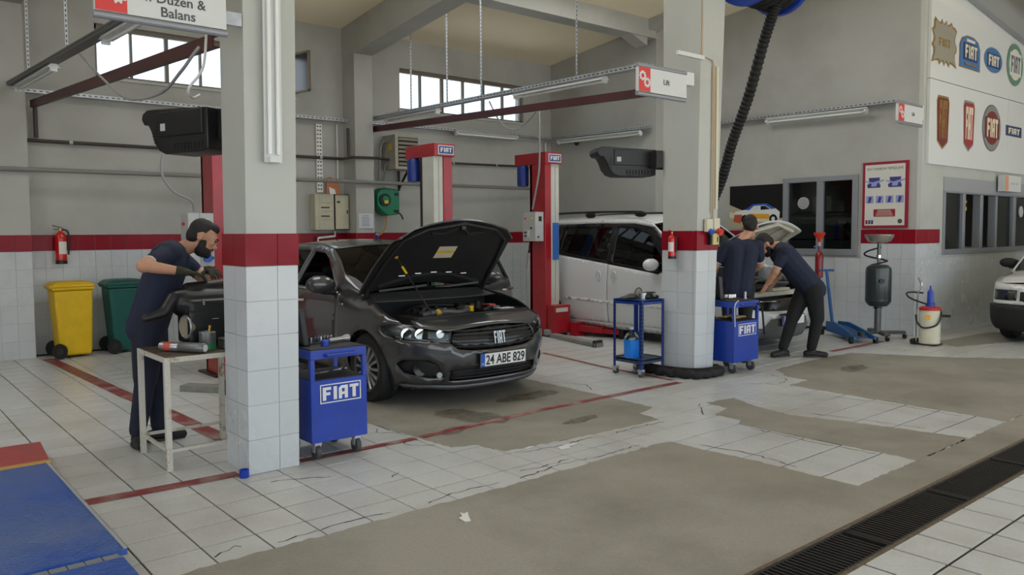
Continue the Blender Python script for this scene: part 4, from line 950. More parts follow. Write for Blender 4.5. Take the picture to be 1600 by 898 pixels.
def plate(label, poly, m, x, z, rim=None, rimk=1.08, letters=None, lm=None, inner=None):
    t = thing('emblem_plate', label, 'emblem', (x, EY, z), 0, 'emblem plates'); lay = [0]
    def f(pl, mm, nm):
        MB().prism(pl, (0, -.004*lay[0], 0), (1, 0, 0), (0, 0, 1), (0, -.004, 0)).build(nm, mm, t, smooth=0); lay[0] += 1
    if rim: f([(a*rimk, b*rimk) for a, b in poly], rim, 'rim')
    f(poly, m, 'field')
    for pl, mm, nm in inner or (): f(pl, mm, nm)
    if letters:
        cx, cz, w, h = letters
        block_letters(MB(), (cx, -.004*lay[0], cz), (1, 0, 0), (0, 0, 1), (0, -1, 0), w, h).build('lettering', lm, t, smooth=0)
    return t
def oval(a, b, n=32, cx=0, cz=0): return [(cx+a*math.cos(2*math.pi*k/n), cz+b*math.sin(2*math.pi*k/n)) for k in range(n)]
def rect(a, b, cx=0, cz=0): return [(cx-a, cz-b), (cx+a, cz-b), (cx+a, cz+b), (cx-a, cz+b)]
GOLD = mat('old gold', (176, 142, 86), .4, .5, noise=.2, nscale=20); GB = mat('faded brass grey', (172, 168, 154), .4, .4); EB = mat('emblem blue', (66, 118, 176), .35); ENAVY = mat('emblem navy', (38, 62, 112), .35)
EGREEN = mat('emblem green', (96, 142, 124), .4); ERED = mat('emblem red', (160, 40, 40), .35); EDR = mat('emblem dark red', (120, 36, 34), .35); SILV = mat('emblem silver', (170, 172, 172), .3, .6); IVORY = mat('emblem ivory', (228, 220, 196), .4)
rag = []
for k in range(40):
    a = 2*math.pi*k/40; c, s = math.cos(a), math.sin(a); q = 1/max(abs(c)/.36, abs(s)/.27); q *= (1.1 if k % 3 == 0 else .93); rag.append((c*q, s*q))
plate('ragged gold parchment emblem, top left of the emblem wall', rag, GB, 12.54, 4.28, GOLD, 1.12, (0, .0, .4, .12), GOLD)
arch = [(-.38, -.22), (.38, -.22), (.38, .1), (.3, .2), (.12, .25), (-.12, .25), (-.3, .2), (-.38, .1)]
plate('blue arched emblem with gold letters in the top row', arch, EB, 13.49, 4.25, GOLD, 1.07, (0, .02, .46, .2), IVORY, [(rect(.27, .13, 0, .02), ENAVY, 'letter_field'), (rect(.16, .02, 0, .19), IVORY, 'ribbon'), (rect(.22, .015, 0, -.17), GOLD, 'lower_ribbon')])
plate('blue oval emblem in the top row', oval(.37, .19), EB, 14.45, 4.28, SILV, 1.07, (0, -.01, .44, .17), IVORY, [(rect(.27, .11, 0, -.01), ENAVY, 'letter_field')])
plate('large round green wreath emblem at the right end of the top row', oval(.37, .34), EGREEN, 15.42, 4.33, SILV, 1.05, (0, 0, .42, .28), mat('letter grey', (110, 110, 116), .4), [(oval(.28, .26), IVORY, 'disc'), (rect(.26, .19), WHITE, 'letter_field')])
sh = [(-.16, .33), (.16, .33), (.2, .26), (.17, -.28), (0, -.38), (-.17, -.28), (-.2, .26)]
plate('tall gold and dark red shield emblem, bottom left of the emblem wall', sh, EDR, 12.55, 3.15, GOLD, 1.1, (0, .02, .27, .56), GOLD)
plate('tall bright red shield emblem in the bottom row', sh, ERED, 13.52, 3.17, SILV, 1.1, (0, .02, .27, .5), IVORY)
plate('round dark red emblem with silver wreath in the bottom row', oval(.38, .36), SILV, 14.46, 3.19, mat('letter grey', (110, 110, 116), .4), 1.05, (0, 0, .46, .3), IVORY, [(oval(.30, .27), EDR, 'disc'), (rect(.3, .17), EDR, 'letter_field')])
plate('small blue rectangular emblem in the bottom row', rect(.36, .085), ENAVY, 15.46, 3.21, SILV, 1.04, (0, 0, .52, .1), IVORY)
# ---------------------------------------------------------------- alignment platform
RAMP = stained('scuffed blue deck paint', (44, 84, 168), (104, 122, 160), .42, 1.3, .42, .75, .12, 0, .5)
RAMPR = stained('scuffed red deck paint', (176, 62, 66), (150, 90, 84), .45, 2, .45, .75, .12, 0, .5)
def add_tread(m, sc=34):
    nt = m.node_tree; b = nt.nodes['Principled BSDF']; geo = nt.nodes.new('ShaderNodeNewGeometry'); L = nt.links.new
    mp = nt.nodes.new('ShaderNodeMapping'); mp.inputs['Rotation'].default_value = (0, 0, R(45)); L(geo.outputs['Position'], mp.inputs['Vector'])
    ck = nt.nodes.new('ShaderNodeTexVoronoi'); ck.inputs['Scale'].default_value = sc; ck.inputs['Randomness'].default_value = 0; L(mp.outputs['Vector'], ck.inputs['Vector'])
    mr = nt.nodes.new('ShaderNodeMapRange'); mr.inputs['From Min'].default_value = .15; mr.inputs['From Max'].default_value = .4; mr.inputs['To Min'].default_value = 1; mr.inputs['To Max'].default_value = 0
    L(ck.outputs['Distance'], mr.inputs['Value'])
    bp = nt.nodes.new('ShaderNodeBump'); bp.inputs['Strength'].default_value = .9; bp.inputs['Distance'].default_value = .004
    L(mr.outputs['Result'], bp.inputs['Height']); L(bp.outputs['Normal'], b.inputs['Normal'])
add_tread(RAMP); add_tread(RAMPR)
t = thing('alignment_platform', 'blue chequer-plate wheel alignment platform in the lower left corner', 'platform', (.2, 3.8, 0))
MB().box(-1.0, .74, .06, 1.9, .09, .12).build('rear_deck', RAMP, t, smooth=0); MB().box(-1.0, .70, -1.6, -.03, .09, .12).build('front_deck', RAMP, t, smooth=0)
MB().box(-.95, .70, -1.5, 1.88, 0, .09).build('frame', DSTEEL, t, smooth=0)
MB().box(.725, .74, .06, 1.9, .12, .124).build('edge_strip', mat('bare edge', (190, 194, 200), .4, .5), t, smooth=0)
MB().add([(-1, 1.9, .13), (.75, 1.9, .13), (.80, 2.5, .115), (-1, 2.5, .115), (-1, 1.9, .0), (.75, 1.9, .0), (.80, 2.5, .0), (-1, 2.5, .0)], [(0, 1, 2, 3), (7, 6, 5, 4), (0, 4, 5, 1), (1, 5, 6, 2), (2, 6, 7, 3), (3, 7, 4, 0)]).build('red_flap', RAMPR, t, smooth=0)
MB().box(-1, .755, 1.86, 1.9, .12, .13).build('yellow_edge', mat('worn yellow edge', (190, 150, 70), .5), t, smooth=0)
for i in range(6): MB().box(.28+i*.07, .345+i*.07, -.02, .045, .08, .112).build('slot_cover', mat('dull slot cover', (150, 156, 164), .45, .5), t, smooth=0)

# ---------------------------------------------------------------- wheelie bins
def bin_(label, m, dark, x, y):
    t = thing('wheelie_bin', label, 'bin', (x, y, 0), R(90), 'wheelie bins')
    ring = lambda hx, hy, z, dx=0: [(dx+sx*hx, sy*hy, z) for sx, sy in ((-1, -1), (1, -1), (1, 1), (-1, 1))]
    MB().loft([ring(.2, .19, .03, .02), ring(.21, .2, .1, .02), ring(.25, .235, .84)]).build('body', m, t, smooth=20, bevel=.025)
    MB().loft([ring(.27, .25, .84), ring(.275, .255, .875)]).build('rim', m, t, smooth=20, bevel=.008)
    MB().loft([ring(.28, .26, .876), ring(.275, .255, .90), ring(.22, .2, .935), ring(.12, .12, .945)]).build('lid', dark, t, smooth=25, bevel=.012)
    MB().cyl((-.28, -.2, .88), (-.28, .2, .88), .018, n=10).build('handle', m, t)
    for s in (-1, 1):
        w = MB().cyl((-.2, s*.21, .095), (-.2, s*.26, .095), .095, n=20).build('wheel', RUBBER, t); MB().cyl((-.2, s*.255, .095), (-.2, s*.265, .095), .04, n=14).build('hub', DSTEEL, w)
    MB().cyl((-.2, -.2, .095), (-.2, .2, .095), .012, n=8).build('axle', DSTEEL, t)
    return t
b1 = bin_('yellow plastic wheelie bin against the back wall', YELLOW, mat('yellow lid', (222, 178, 14), .45), 2.2, 11.33); b1.rotation_euler.z = R(0); b1.location = (2.2, 11.36, 0); b1.scale = (.88, .9, 1.02)
GB2 = mat('bin green', (24, 92, 86), .5, noise=.06)
b2 = bin_('dark green plastic wheelie bin behind the mechanic', GB2, mat('bin lid green', (18, 78, 70), .5), 2.8, 11.33); b2.rotation_euler.z = R(0); b2.location = (2.83, 11.38, 0); b2.scale = (.88, .9, 1.02)

# ---------------------------------------------------------------- work table and what lies on it
t = thing('work_table', 'small work table with chipped white frame and brown top', 'table', (1.565, 5.36, 0)); TW, TD, TH = .60, .62, .75
CHIP = stained('chipped white frame paint', (206, 202, 190), (150, 128, 104), .5, 9, .58, .68, .2, 0, .4)
for a, b in ((0, 0), (TW-.035, 0), (0, TD-.035), (TW-.035, TD-.035)): MB().box(a, a+.035, b, b+.035, 0, TH-.035).build('leg', CHIP, t, smooth=0)
MB().box(0, TW, 0, .035, TH-.035, TH-.003).box(0, TW, TD-.035, TD, TH-.035, TH-.003).box(0, .035, .035, TD-.035, TH-.035, TH-.003).box(TW-.035, TW, .035, TD-.035, TH-.035, TH-.003).build('top_frame', CHIP, t, smooth=0)
MB().box(.01, TW-.01, .01, TD-.01, TH-.012, TH).build('table_top', stained('oily brown top', (92, 78, 62), (58, 48, 40), .5, 5, .4, .7, .3, .1), t, smooth=0)
MB().bar((.018, .035, .13), (.018, TD-.035, .13), .02, .02).build('stretcher', CHIP, t, smooth=0); MB().bar((.035, TD-.018, .13), (TW-.035, TD-.018, .13), .02, .02).build('stretcher', CHIP, t, smooth=0); MB().bar((.035, .018, .13), (TW-.035, .018, .13), .014, .02).build('stretcher', CHIP, t, smooth=0)
CAN = mat('bare can metal', (176, 178, 180), .3, .8)
t = thing('spray_can', 'red and grey spray can lying near the front corner of the table', 'can', (1.70, 5.62, .783), R(-58))
MB().lathe((0, 0, 0), [(.028, -.1), (.032, -.095), (.032, .09), (.02, .11)], (1, 0, 0), 18).build('can_body', CAN, t); MB().lathe((0, 0, 0), [(.0325, -.06), (.0325, .0)], (1, 0, 0), 18, False).build('label_band', mat('label red', (200, 90, 80), .4), t)
MB().lathe((0, 0, 0), [(.014, .11), (.014, .14)], (1, 0, 0), 12).build('nozzle', WHITE, t)
t = thing('spray_can', 'grey spray can lying with its white bottom towards the camera', 'can', (1.78, 5.48, .785), R(-58))
MB().lathe((0, 0, 0), [(.03, -.11), (.033, -.105), (.033, .09), (.02, .11)], (-1, 0, 0), 18).build('can_body', mat('can grey', (120, 122, 124), .35, .4), t); MB().cyl((.105, 0, 0), (.112, 0, 0), .024, n=16).build('base_ring', WHITE, t)
t = thing('paint_tin', 'open grey tin with green label and a brass tool on the table', 'tin', (1.90, 5.52, .751))
MB().lathe((0, 0, 0), [(.054, 0), (.056, .004), (.056, .125), (.052, .13), (.05, .125), (.05, .02)], n=28).build('tin_wall', mat('dull tin', (120, 124, 124), .35, .6), t)
MB().lathe((0, 0, 0), [(.0565, .01), (.0565, .045)], n=28, caps=False).build('green_label', mat('label green', (20, 130, 66), .4), t)
MB().cyl((.0, .0, .02), (.03, .03, .165), .011, n=8).build('brass_tool', mat('brass', (190, 150, 80), .3, .9), t)
t = thing('parts_box', 'grey metal box at the right end of the table', 'box', (2.07, 5.55, .751)); MB().box(-.07, .07, -.06, .06, 0, .07).build('case', mat('box grey', (120, 120, 118), .5, .3), t, smooth=0, bevel=.005); MB().box(-.072, .072, -.062, .062, .055, .06).build('lid_seam', DSTEEL, t, smooth=0)

t = thing('heater_unit', 'black plastic car heater housing standing on the work table', 'car part', (1.95, 5.77, .752))
mb = MB()
mb.cbox((.02, 0, .14), (.30, .26, .22)).cbox((.03, 0, .05), (.24, .22, .1)).capsule((-.12, 0, .31), (.24, 0, .31), .10).cbox((.03, 0, .27), (.30, .24, .12))
mb.capsule((-.1, .0, .37), (-.2, -.04, .36), .05, .045).capsule((-.2, -.04, .36), (-.27, -.06, .26), .045, .04).capsule((-.27, -.06, .26), (-.40, -.08, .23), .04, .032)
mb.capsule((-.08, .03, .4), (.2, .02, .42), .055)
remesh(mb, 'housing', BLACK, t, .011, 3)
MB().cyl((-.10, -.06, .15), (-.137, -.075, .15), .07, n=24).build('air_opening', mat('beige foam', (150, 138, 120), .7), t); MB().tube([(-.136-.015*math.cos(k*.4), -.075+.072*math.cos(k*.4), .15+.076*math.sin(k*.4)) for k in range(16)], .009, 8, closed=True).build('opening_rim', SILV, t)
MB().bar((.03, -.128, .2), (.07, -.128, .2), .003, .04, (0, -1, .1)).build('sticker', WHITE, t, smooth=0)
for x in (-.03, .13): MB().box(x, x+.012, -.125, -.1, .3, .34).build('clip', SILV, t, smooth=0)

# ---------------------------------------------------------------- tool carts
def caster(par, x, y, r=.05):
    c = MB().box(x-.025, x+.025, y-.03, y+.03, 2*r, 2*r+.02).box(x-.024, x-.018, y-.02, y+.02, r, 2*r).box(x+.018, x+.024, y-.02, y+.02, r, 2*r).build('caster', STEEL, par, smooth=0)
    MB().cyl((x-.016, y, r), (x+.016, y, r), r, n=18).build('wheel', mat('caster wheel', (70, 70, 70), .6), c)
def tool_cart(label, loc, w, d, h):
    t = thing('tool_cart', label, 'tool cart', loc, 0, 'blue tool carts'); zb, zs = .125, h*.72
    MB().box(0, w, 0, d, zb, zs).build('cabinet', BLUE, t, smooth=0, bevel=.005)
    MB().box(.012, w-.012, .012, d-.012, zs, zs+.004).build('shelf_liner', DSTEEL, t, smooth=0)
    for a, b in ((0, 0), (w-.03, 0), (0, d-.03), (w-.03, d-.03)): MB().box(a, a+.03, b, b+.03, zs, h-.07).build('post', BLUE, t, smooth=0)
    MB().box(0, w, 0, d, h-.07, h-.008).build('top_tray', BLUE, t, smooth=0, bevel=.004); MB().box(.012, w-.012, .012, d-.012, h-.008, h).build('top_mat', mat('rubber mat', (38, 38, 40), .7), t, smooth=0)
    MB().tube([(w*.25, 0, h-.045), (w*.25, -.03, h-.045), (w*.78, -.03, h-.045), (w*.78, 0, h-.045)], .011, 8).build('handle', BLUE, t)
    for a in (.06, w-.06):
        for b in (.06, d-.06): caster(t, a, b)
    z = zs-.095
    MB().box(w*.15, w*.88, -.003, 0, z-.065, z+.065).build('name_plate', BLUE, t, smooth=0)
    fr = MB(); x0, x1, zz0, zz1 = w*.15, w*.88, z-.065, z+.065
    fr.box(x0, x1, -.005, -.003, zz0, zz0+.007).box(x0, x1, -.005, -.003, zz1-.007, zz1).box(x0, x0+.007, -.005, -.003, zz0+.007, zz1-.007).box(x1-.007, x1, -.005, -.003, zz0+.007, zz1-.007).build('plate_border', WHITE, t, smooth=0)
    block_letters(MB(), (w*.515, -.003, z), (1, 0, 0), (0, 0, 1), (0, -1, 0), (x1-x0)*.88, .09).build('lettering', WHITE, t, smooth=0)
    return t
c1 = tool_cart('blue tool cart beside the left column, before the dark car', (2.375, 4.93, 0), .425, .46, .765)
c2 = tool_cart('blue tool cart beside the right column', (7.285, 4.96, 0), .46, .42, .79)
def socket_tray(label, loc, rz, n=7):
    t = thing('socket_set', label, 'tool set', loc, rz); MB().box(-.1, .1, -.05, .05, 0, .012).build('tray', DSTEEL, t, smooth=0)
    for i in range(n):
        for j in (-.025, .025): MB().cyl((-.085+i*.028, j, .012), (-.085+i*.028, j, .05), .011, n=10).build('socket', CHROME, t)
socket_tray('row of chrome sockets on the tool cart by the left column', (2.585, 5.22, .765), R(8))
t = thing('torch', 'steel tube torch lying on the tool cart by the left column', 'torch', (2.70, 5.15, .79), R(20)); MB().lathe((0, 0, 0), [(.016, -.1), (.016, .04), (.025, .07), (.025, .1)], (1, 0, 0), 16).build('body', CAN, t); MB().cyl((.1, 0, 0), (.102, 0, 0), .02, n=16).build('lens', WHITE, t)
t = thing('tape_roll', 'small blue tin on the tool cart by the left column', 'tin', (2.55, 5.06, .765)); MB().cyl((0, 0, 0), (0, 0, .035), .03, n=18).build('tin', mat('tin blue', (30, 60, 170), .4), t); MB().cyl((0, 0, .035), (0, 0, .04), .028, n=18).build('lid', mat('tin blue light', (70, 100, 200), .4), t)
t = thing('black_panel', 'black plastic case standing upright on the tool cart by the left column', 'case', (2.42, 5.24, .765), R(0)); MB().prism([(-.12, 0), (.12, 0), (.1, .24), (-.12, .26)], (0, 0, 0), (0, 1, 0), (-.15, 0, 1), (.05, 0, 0)).build('shell', BLACK, t, smooth=0, bevel=.01); MB().box(.02, .06, -.1, .1, 0, .02).build('foot', BLACK, t, smooth=0)
t = thing('wrench', 'long chrome wrench on the middle shelf of the left tool cart', 'wrench', (2.6, 5.08, .5712), R(15)); MB().bar((-.11, 0, .012), (.1, 0, .012), .018, .008).build('shank', CHROME, t, smooth=0); MB().tube([(.12+.022*math.cos(k*.5), .022*math.sin(k*.5), .012) for k in range(13)], .008, 8, closed=True).build('ring_end', CHROME, t)
MB().prism([(-.14, -.02), (-.11, -.012), (-.11, .012), (-.14, .02), (-.125, .006), (-.125, -.006)], (0, 0, .008), (1, 0, 0), (0, 1, 0), (0, 0, .009)).build('open_end', CHROME, t, smooth=0)
t = thing('black_panel', 'black plastic case standing upright on the tool cart by the right column', 'case', (7.36, 5.28, .79), R(-10)); MB().prism([(-.1, 0), (.1, 0), (.09, .24), (-.1, .26)], (0, 0, 0), (0, 1, 0), (-.12, 0, 1), (.06, 0, 0)).build('shell', BLACK, t, smooth=0, bevel=.01); MB().box(.02, .07, -.08, .08, 0, .02).build('foot', BLACK, t, smooth=0)
socket_tray('small pile of chrome sockets on the tool cart by the right column', (7.58, 5.2, .79), R(0), 5)
t = thing('steel_sleeve', 'upright steel sleeve on the tool cart by the right column', 'tool', (7.66, 5.08, .79)); MB().cyl((0, 0, 0), (0, 0, .08), .014, n=12).build('sleeve', CAN, t); MB().cyl((0, 0, 0), (0, 0, .012), .022, n=12).build('collar', CAN, t)
t = thing('work_gloves', 'tan work gloves on the middle shelf of the right tool cart', 'gloves', (7.55, 5.12, .5728)); remesh(MB().ell((0, 0, .02), (.09, .05, .022)).capsule((.06, -.02, .02), (.13, -.03, .018), .012).capsule((.06, .0, .02), (.135, .0, .018), .012).capsule((.06, .03, .02), (.12, .04, .018), .012), 'glove', mat('tan leather', (170, 140, 90), .8), t, .006, 3)
remesh(MB().ell((.02, .1, .02), (.08, .05, .022)).capsule((-.04, .08, .02), (-.11, .07, .018), .012).capsule((-.04, .11, .02), (-.11, .115, .018), .012), 'glove', mat('tan leather', (170, 140, 90), .8), t, .006, 3)
cable('black hose hooked over the right tool cart handle', [(7.64, 4.915, .75), (7.70, 4.90, .72), (7.74, 4.905, .6), (7.77, 4.91, .46), (7.79, 4.91, .4)], .011, RUBBER, 'hose')
tag(cable('white cord hanging down the left side of the right tool cart', [(7.33, 4.94, .80), (7.27, 4.945, .75), (7.27, 4.945, .6), (7.275, 4.945, .52)], .004, WHITE), 'white cord hanging down the left side of the right tool cart', 'cord')

# ---------------------------------------------------------------- slotted-angle trolley
SB = mat('slotted angle blue', (34, 62, 138), .45, noise=.12)
t = thing('parts_trolley', 'blue slotted-angle trolley with two shelves left of the right column', 'trolley', (6.405, 5.5, 0)); TW, TD = .37, .40
for a, b in ((0, 0), (TW, 0), (0, TD), (TW, TD)):
    sx, sy = (1 if a == 0 else -1), (1 if b == 0 else -1)
    p = MB().box(min(a, a+sx*.035), max(a, a+sx*.035), min(b, b+sy*.003), max(b, b+sy*.003), .085, .82).box(min(a, a+sx*.003), max(a, a+sx*.003), min(b, b+sy*.035), max(b, b+sy*.035), .085, .82).build('post', SB, t, smooth=0)
    sl = MB()
    for i in range(17): sl.box(a+sx*.012-.004, a+sx*.024+.0, b-sy*.0015-.001, b-sy*.0015+.001, .13+i*.04, .15+i*.04).box(a-sx*.0015-.001, a-sx*.0015+.001, min(b+sy*.012, b+sy*.022), max(b+sy*.012, b+sy*.022), .13+i*.04, .15+i*.04)
    q = sl.build('slot_row', mat('deep black', (8, 8, 9), .7), p, smooth=0); q['kind'] = 'stuff'
    caster(t, a+sx*.02, b+sy*.02, .032)
for z in (.17, .80): MB().box(.004, TW-.004, .004, TD-.004, z, z+.012).box(.004, TW-.004, .004, .01, z-.03, z+.022).box(.004, TW-.004, TD-.01, TD-.004, z-.03, z+.022).box(.004, .01, .01, TD-.01, z-.03, z+.022).box(TW-.01, TW-.004, .01, TD-.01, z-.03, z+.022).build('shelf', SB if z > .5 else mat('grimy blue shelf', (50, 62, 84), .6), t, smooth=0)
t = thing('coolant_bottle', 'clear plastic bottle of bright blue fluid on the lower trolley shelf', 'bottle', (6.475, 5.70, .183)); t.scale = (1.08, 1.08, 1.05)
def sq(r, z, n=20): return [(r*(abs(math.cos(a))**.6)*math.copysign(1, math.cos(a)), r*(abs(math.sin(a))**.6)*math.copysign(1, math.sin(a)), z) for a in [2*math.pi*k/n for k in range(n)]]
MB().loft([sq(.066, .192), sq(.066, .21), sq(.05, .25), sq(.022, .28), sq(.02, .30)]).build('bottle_wall', glass('clear plastic', (225, 232, 236), .35, .08), t, smooth=50)
MB().loft([sq(.06, 0), sq(.066, .01), sq(.066, .19)]).build('fluid', mat('blue fluid', (30, 130, 235), .15), t, smooth=50)
MB().cyl((0, 0, .295), (0, 0, .32), .022, n=14).build('cap', mat('clear cap', (200, 206, 210), .4), t)
GREASE = mat('greasy metal', (92, 90, 86), .45, .6, noise=.3, nscale=25)
t = thing('headlamp_part', 'greasy car part with silver can on the left of the trolley top', 'car part', (6.5, 5.72, .812)); remesh(MB().ell((0, 0, .035), (.09, .05, .035)).capsule((-.14, .02, .03), (-.05, 0, .03), .012, .03), 'casting', GREASE, t, .008, 2); MB().cyl((.08, -.09, 0), (.08, -.09, .075), .045, n=18).build('can', CAN, t)
t = thing('pump_part', 'black greasy pump part on the right of the trolley top', 'car part', (6.66, 5.62, .812)); remesh(MB().cbox((0, 0, .04), (.13, .09, .08)).capsule((.05, -.04, .03), (.05, -.08, .03), .02).ell((-.07, -.04, .03), .03), 'casting', mat('black grease', (40, 40, 40), .5, .3), t, .008, 2); MB().cyl((.02, -.05, .05), (.02, -.07, .05), .02, n=14).build('pulley', CAN, t)
t = thing('cover_disc', 'round beige cover leaning upright at the back of the trolley top', 'car part', (6.70, 5.80, .868)); MB().cyl((0, 0, 0), (0, .02, 0), .056, n=24).build('disc', mat('beige cover', (176, 172, 156), .5), t); MB().tube([(.057*math.cos(k*.35), -.002, .057*math.sin(k*.35)) for k in range(18)], .006, 6, closed=True).build('rim', GREASE, t)
# rubber hose bundle round the column foot
t = thing('rubber_bundle', 'flattened black rubber hose wrapped around the foot of the right column', 'hose', (7.0, 5.2, 0))
pp = spline([(-.3, .55, .05), (-.33, .3, .05), (-.31, .05, .05), (-.22, -.12, .05), (-.02, -.165, .045), (.16, -.15, .045), (.24, -.03, .045), (.25, .15, .04)], 10)
mb = MB()
for i, p in enumerate(pp[:-1]): mb.capsule(p+V(0, 0, .01*math.sin(i)), pp[i+1]+V(0, 0, .01*math.sin(i+1)), .047+.006*math.sin(i*1.3))
o = remesh(mb, 'rubber_sleeve', RUBBER, t, .012, 2)
for v in o.data.vertices: v.co.z = max(.001, v.co.z)
MB().tube([p+V(0, 0, .055) for p in pp[4:50]], .012, 6).build('frayed_edge', RUBBER, t)

# ---------------------------------------------------------------- oil drainer, funnel stand, jack, grease drum
t = thing('oil_drainer', 'oil drainer with dark green tank and steel bowl on a pole', 'oil drainer', (11.2, 5.26, 0)); TANK = mat('tank green black', (44, 54, 54), .3, coat=.3)
MB().cyl((0, 0, .08), (0, 0, .48), .045, n=16).build('lower_pole', mat('pole grey', (110, 110, 108), .4, .5), t)
MB().bar((-.17, -.22, .09), (.3, .25, .09), .08, .04).bar((-.17, .2, .09), (.3, -.25, .09), .08, .04).build('base_frame', mat('base grey', (84, 84, 82), .5, .3), t, smooth=0)
for a, b in ((-.17, -.22), (.3, .25), (-.17, .2), (.3, -.25)):
    c = MB().box(a-.02, a+.02, b-.02, b+.02, .055, .07).build('caster', STEEL, t, smooth=0); MB().cyl((a, b-.015, .04), (a, b+.015, .04), .04, n=16).build('wheel', RUBBER, c)
MB().lathe((0, 0, .46), [(.05, 0), (.12, .01), (.165, .06), (.172, .1), (.172, .5), (.165, .55), (.12, .59), (.05, .6)], n=32).build('tank', TANK, t)
MB().lathe((0, 0, .46), [(.174, .09), (.174, .11)], n=32, caps=False).build('lower_band', TANK, t); MB().cyl((-.13, -.10, .83), (-.16, -.13, .83), .035, n=14).build('gauge', BLACK, t)
MB().cyl((0, 0, 1.06), (0, 0, 1.37), .026, n=12).build('upper_pole', mat('pole grey', (110, 110, 108), .4, .5), t); MB().cyl((0, 0, 1.15), (0, 0, 1.19), .035, n=12).build('clamp', CHROME, t)
MB().lathe((0, 0, 1.36), [(.04, 0), (.15, .02), (.19, .09), (.195, .12), (.18, .12), (.15, .03)], n=28).build('bowl', mat('brushed steel', (170, 168, 160), .35, .8), t)
MB().tube(spline([(0, -.03, 1.3), (-.04, .15, 1.24), (-.02, .18, 1.18), (.04, -.06, 1.12), (0, -.1, 1.1), (-.06, .08, 1.05)], 8), .012, 8).build('hose', BLACK, t)
MB().tube([(.055*math.cos(k*.5)+0, .055*math.sin(k*.5), .44) for k in range(13)], .012, 8, closed=True).build('valve_ring', CHROME, t)
t = thing('funnel_stand', 'red canister with orange funnel on a pole behind the bending mechanic', 'oil drainer', (11.55, 6.35, 0)); REDC = mat('canister red', (130, 22, 30), .3, coat=.3)
MB().cyl((0, 0, .04), (0, 0, .85), .02, n=12).build('pole', DSTEEL, t); MB().bar((-.2, 0, .03), (.2, 0, .03), .05, .03).bar((0, -.2, .03), (0, .2, .03), .05, .03).build('base', DSTEEL, t, smooth=0)
for a, b in ((-.2, 0), (.2, 0), (0, -.2), (0, .2)): MB().cyl((a, b-.012, .012+.002), (a, b+.012, .014), .014, n=10).build('wheel', RUBBER, t)
MB().lathe((0, 0, .8), [(.03, 0), (.06, .02), (.062, .35), (.045, .40), (.02, .42), (.02, .5)], n=22).build('canister', REDC, t)
MB().cyl((0, 0, 1.28), (0, 0, 1.38), .018, n=12).build('clear_neck', BOXG, t); MB().cyl((-.06, .06, 1.29), (.0, .0, 1.29), .01, n=8).build('tap', mat('tap blue', (50, 110, 190), .4), t)
MB().lathe((0, 0, 1.36), [(.018, 0), (.03, .05), (.085, .12), (.09, .15), (.08, .15)], n=26).build('funnel', mat('funnel red', (226, 60, 36), .4), t)
BJ = mat('jack blue', (32, 96, 160), .45, noise=.15)
t = thing('trolley_jack', 'long blue trolley jack with upright handle before the office wall', 'jack', (11.2, 5.93, 0), 0); o = Vector(t.location)
d = Vector((10.55, 5.12, 0))-o; u = d.normalized(); s = V(-u.y, u.x, 0)
fr = MB()
for k in (-1, 1): fr.loft([[s*k*(.09+q*.05)+u*(q*d.length)+s*a+V(0, 0, z) for a, z in ((-.012, .06), (.012, .06), (.012, zt), (-.012, zt))] for q, zt in ((0, .2), (.3, .22), (.7, .16), (1, .1))])
fr.build('side_plates', BJ, t, smooth=0); MB().loft([[s*a+u*(q*d.length)+V(0, 0, z) for a, z in ((-.08, .07), (.08, .07), (.08, zt), (-.08, zt))] for q, zt in ((0, .16), (.35, .17), (.9, .1))]).build('lift_arm', mat('jack dark blue', (28, 66, 112), .45), t, smooth=0)
for q, k, r in ((.02, -1, .05), (.02, 1, .05), (.95, -1, .045), (.95, 1, .045)): MB().cyl(u*q*d.length+s*k*.15+V(0, 0, r), u*q*d.length+s*k*.19+V(0, 0, r), r, n=16).build('wheel', RUBBER, t)
MB().cyl(u*.9*d.length+V(0, 0, .1), u*.9*d.length+V(0, 0, .15), .05, n=16).build('saddle', DSTEEL, t)
MB().cyl((0, 0, .15), (.02, .12, .95), .024, .02, n=12).build('handle', BJ, t); MB().cyl((.07, .03, .95), (-.03, .21, .95), .016, n=10).build('cross_bar', BJ, t)
t = thing('grease_drum', 'white drum with red lid and blue hand pump at the office corner', 'drum', (11.12, 4.52, 0)); DW = mat('drum white', (214, 210, 186), .45, noise=.06)
MB().lathe((0, 0, .02), [(.12, 0), (.13, .01), (.13, .43), (.126, .45)], n=30).build('drum', DW, t); MB().lathe((0, 0, .47), [(.134, 0), (.134, .03), (.11, .045), (.05, .05)], n=30).build('lid', mat('lid red', (190, 40, 40), .4), t)
PU = mat('pump blue', (40, 70, 170), .4)
MB().lathe((0, 0, .515), [(.055, 0), (.055, .04), (.04, .05), (.036, .2), (.022, .22), (.012, .25), (.012, .28)], n=18).build('pump', PU, t)
MB().bar((-.05, .0, .55), (.08, .0, .55), .05, .04).build('pump_base', PU, t, smooth=0)
MB().tube(spline([(-.05, .03, .55), (-.12, .2, .62), (-.10, .27, .68), (-.04, .22, .70), (.02, .1, .69)], 8), .012, 8).tube(spline([(.06, -.1, .5), (-.02, -.15, .4), (-.1, -.12, .28), (-.14, .02, .24), (-.1, .12, .3), (-.08, .15, .4)], 8), .012, 8).build('grease_hose', BLACK, t)
MB().cyl((.02, -.14, .40), (.05, -.24, .40), .018, n=10).build('crank_grip', BLACK, t); MB().cyl((-.128, -.03, .38), (-.134, -.035, .38), .035, n=18).build('round_sticker', mat('sticker orange', (230, 170, 40), .5), t)
MB().tube(spline([(-.03, .16, .03), (-.03, .16, .5), (-.02, .15, .7), (.0, .12, .8), (0, .16, .9)], 8), .012, 8).build('steel_pipe', CHROME, t)
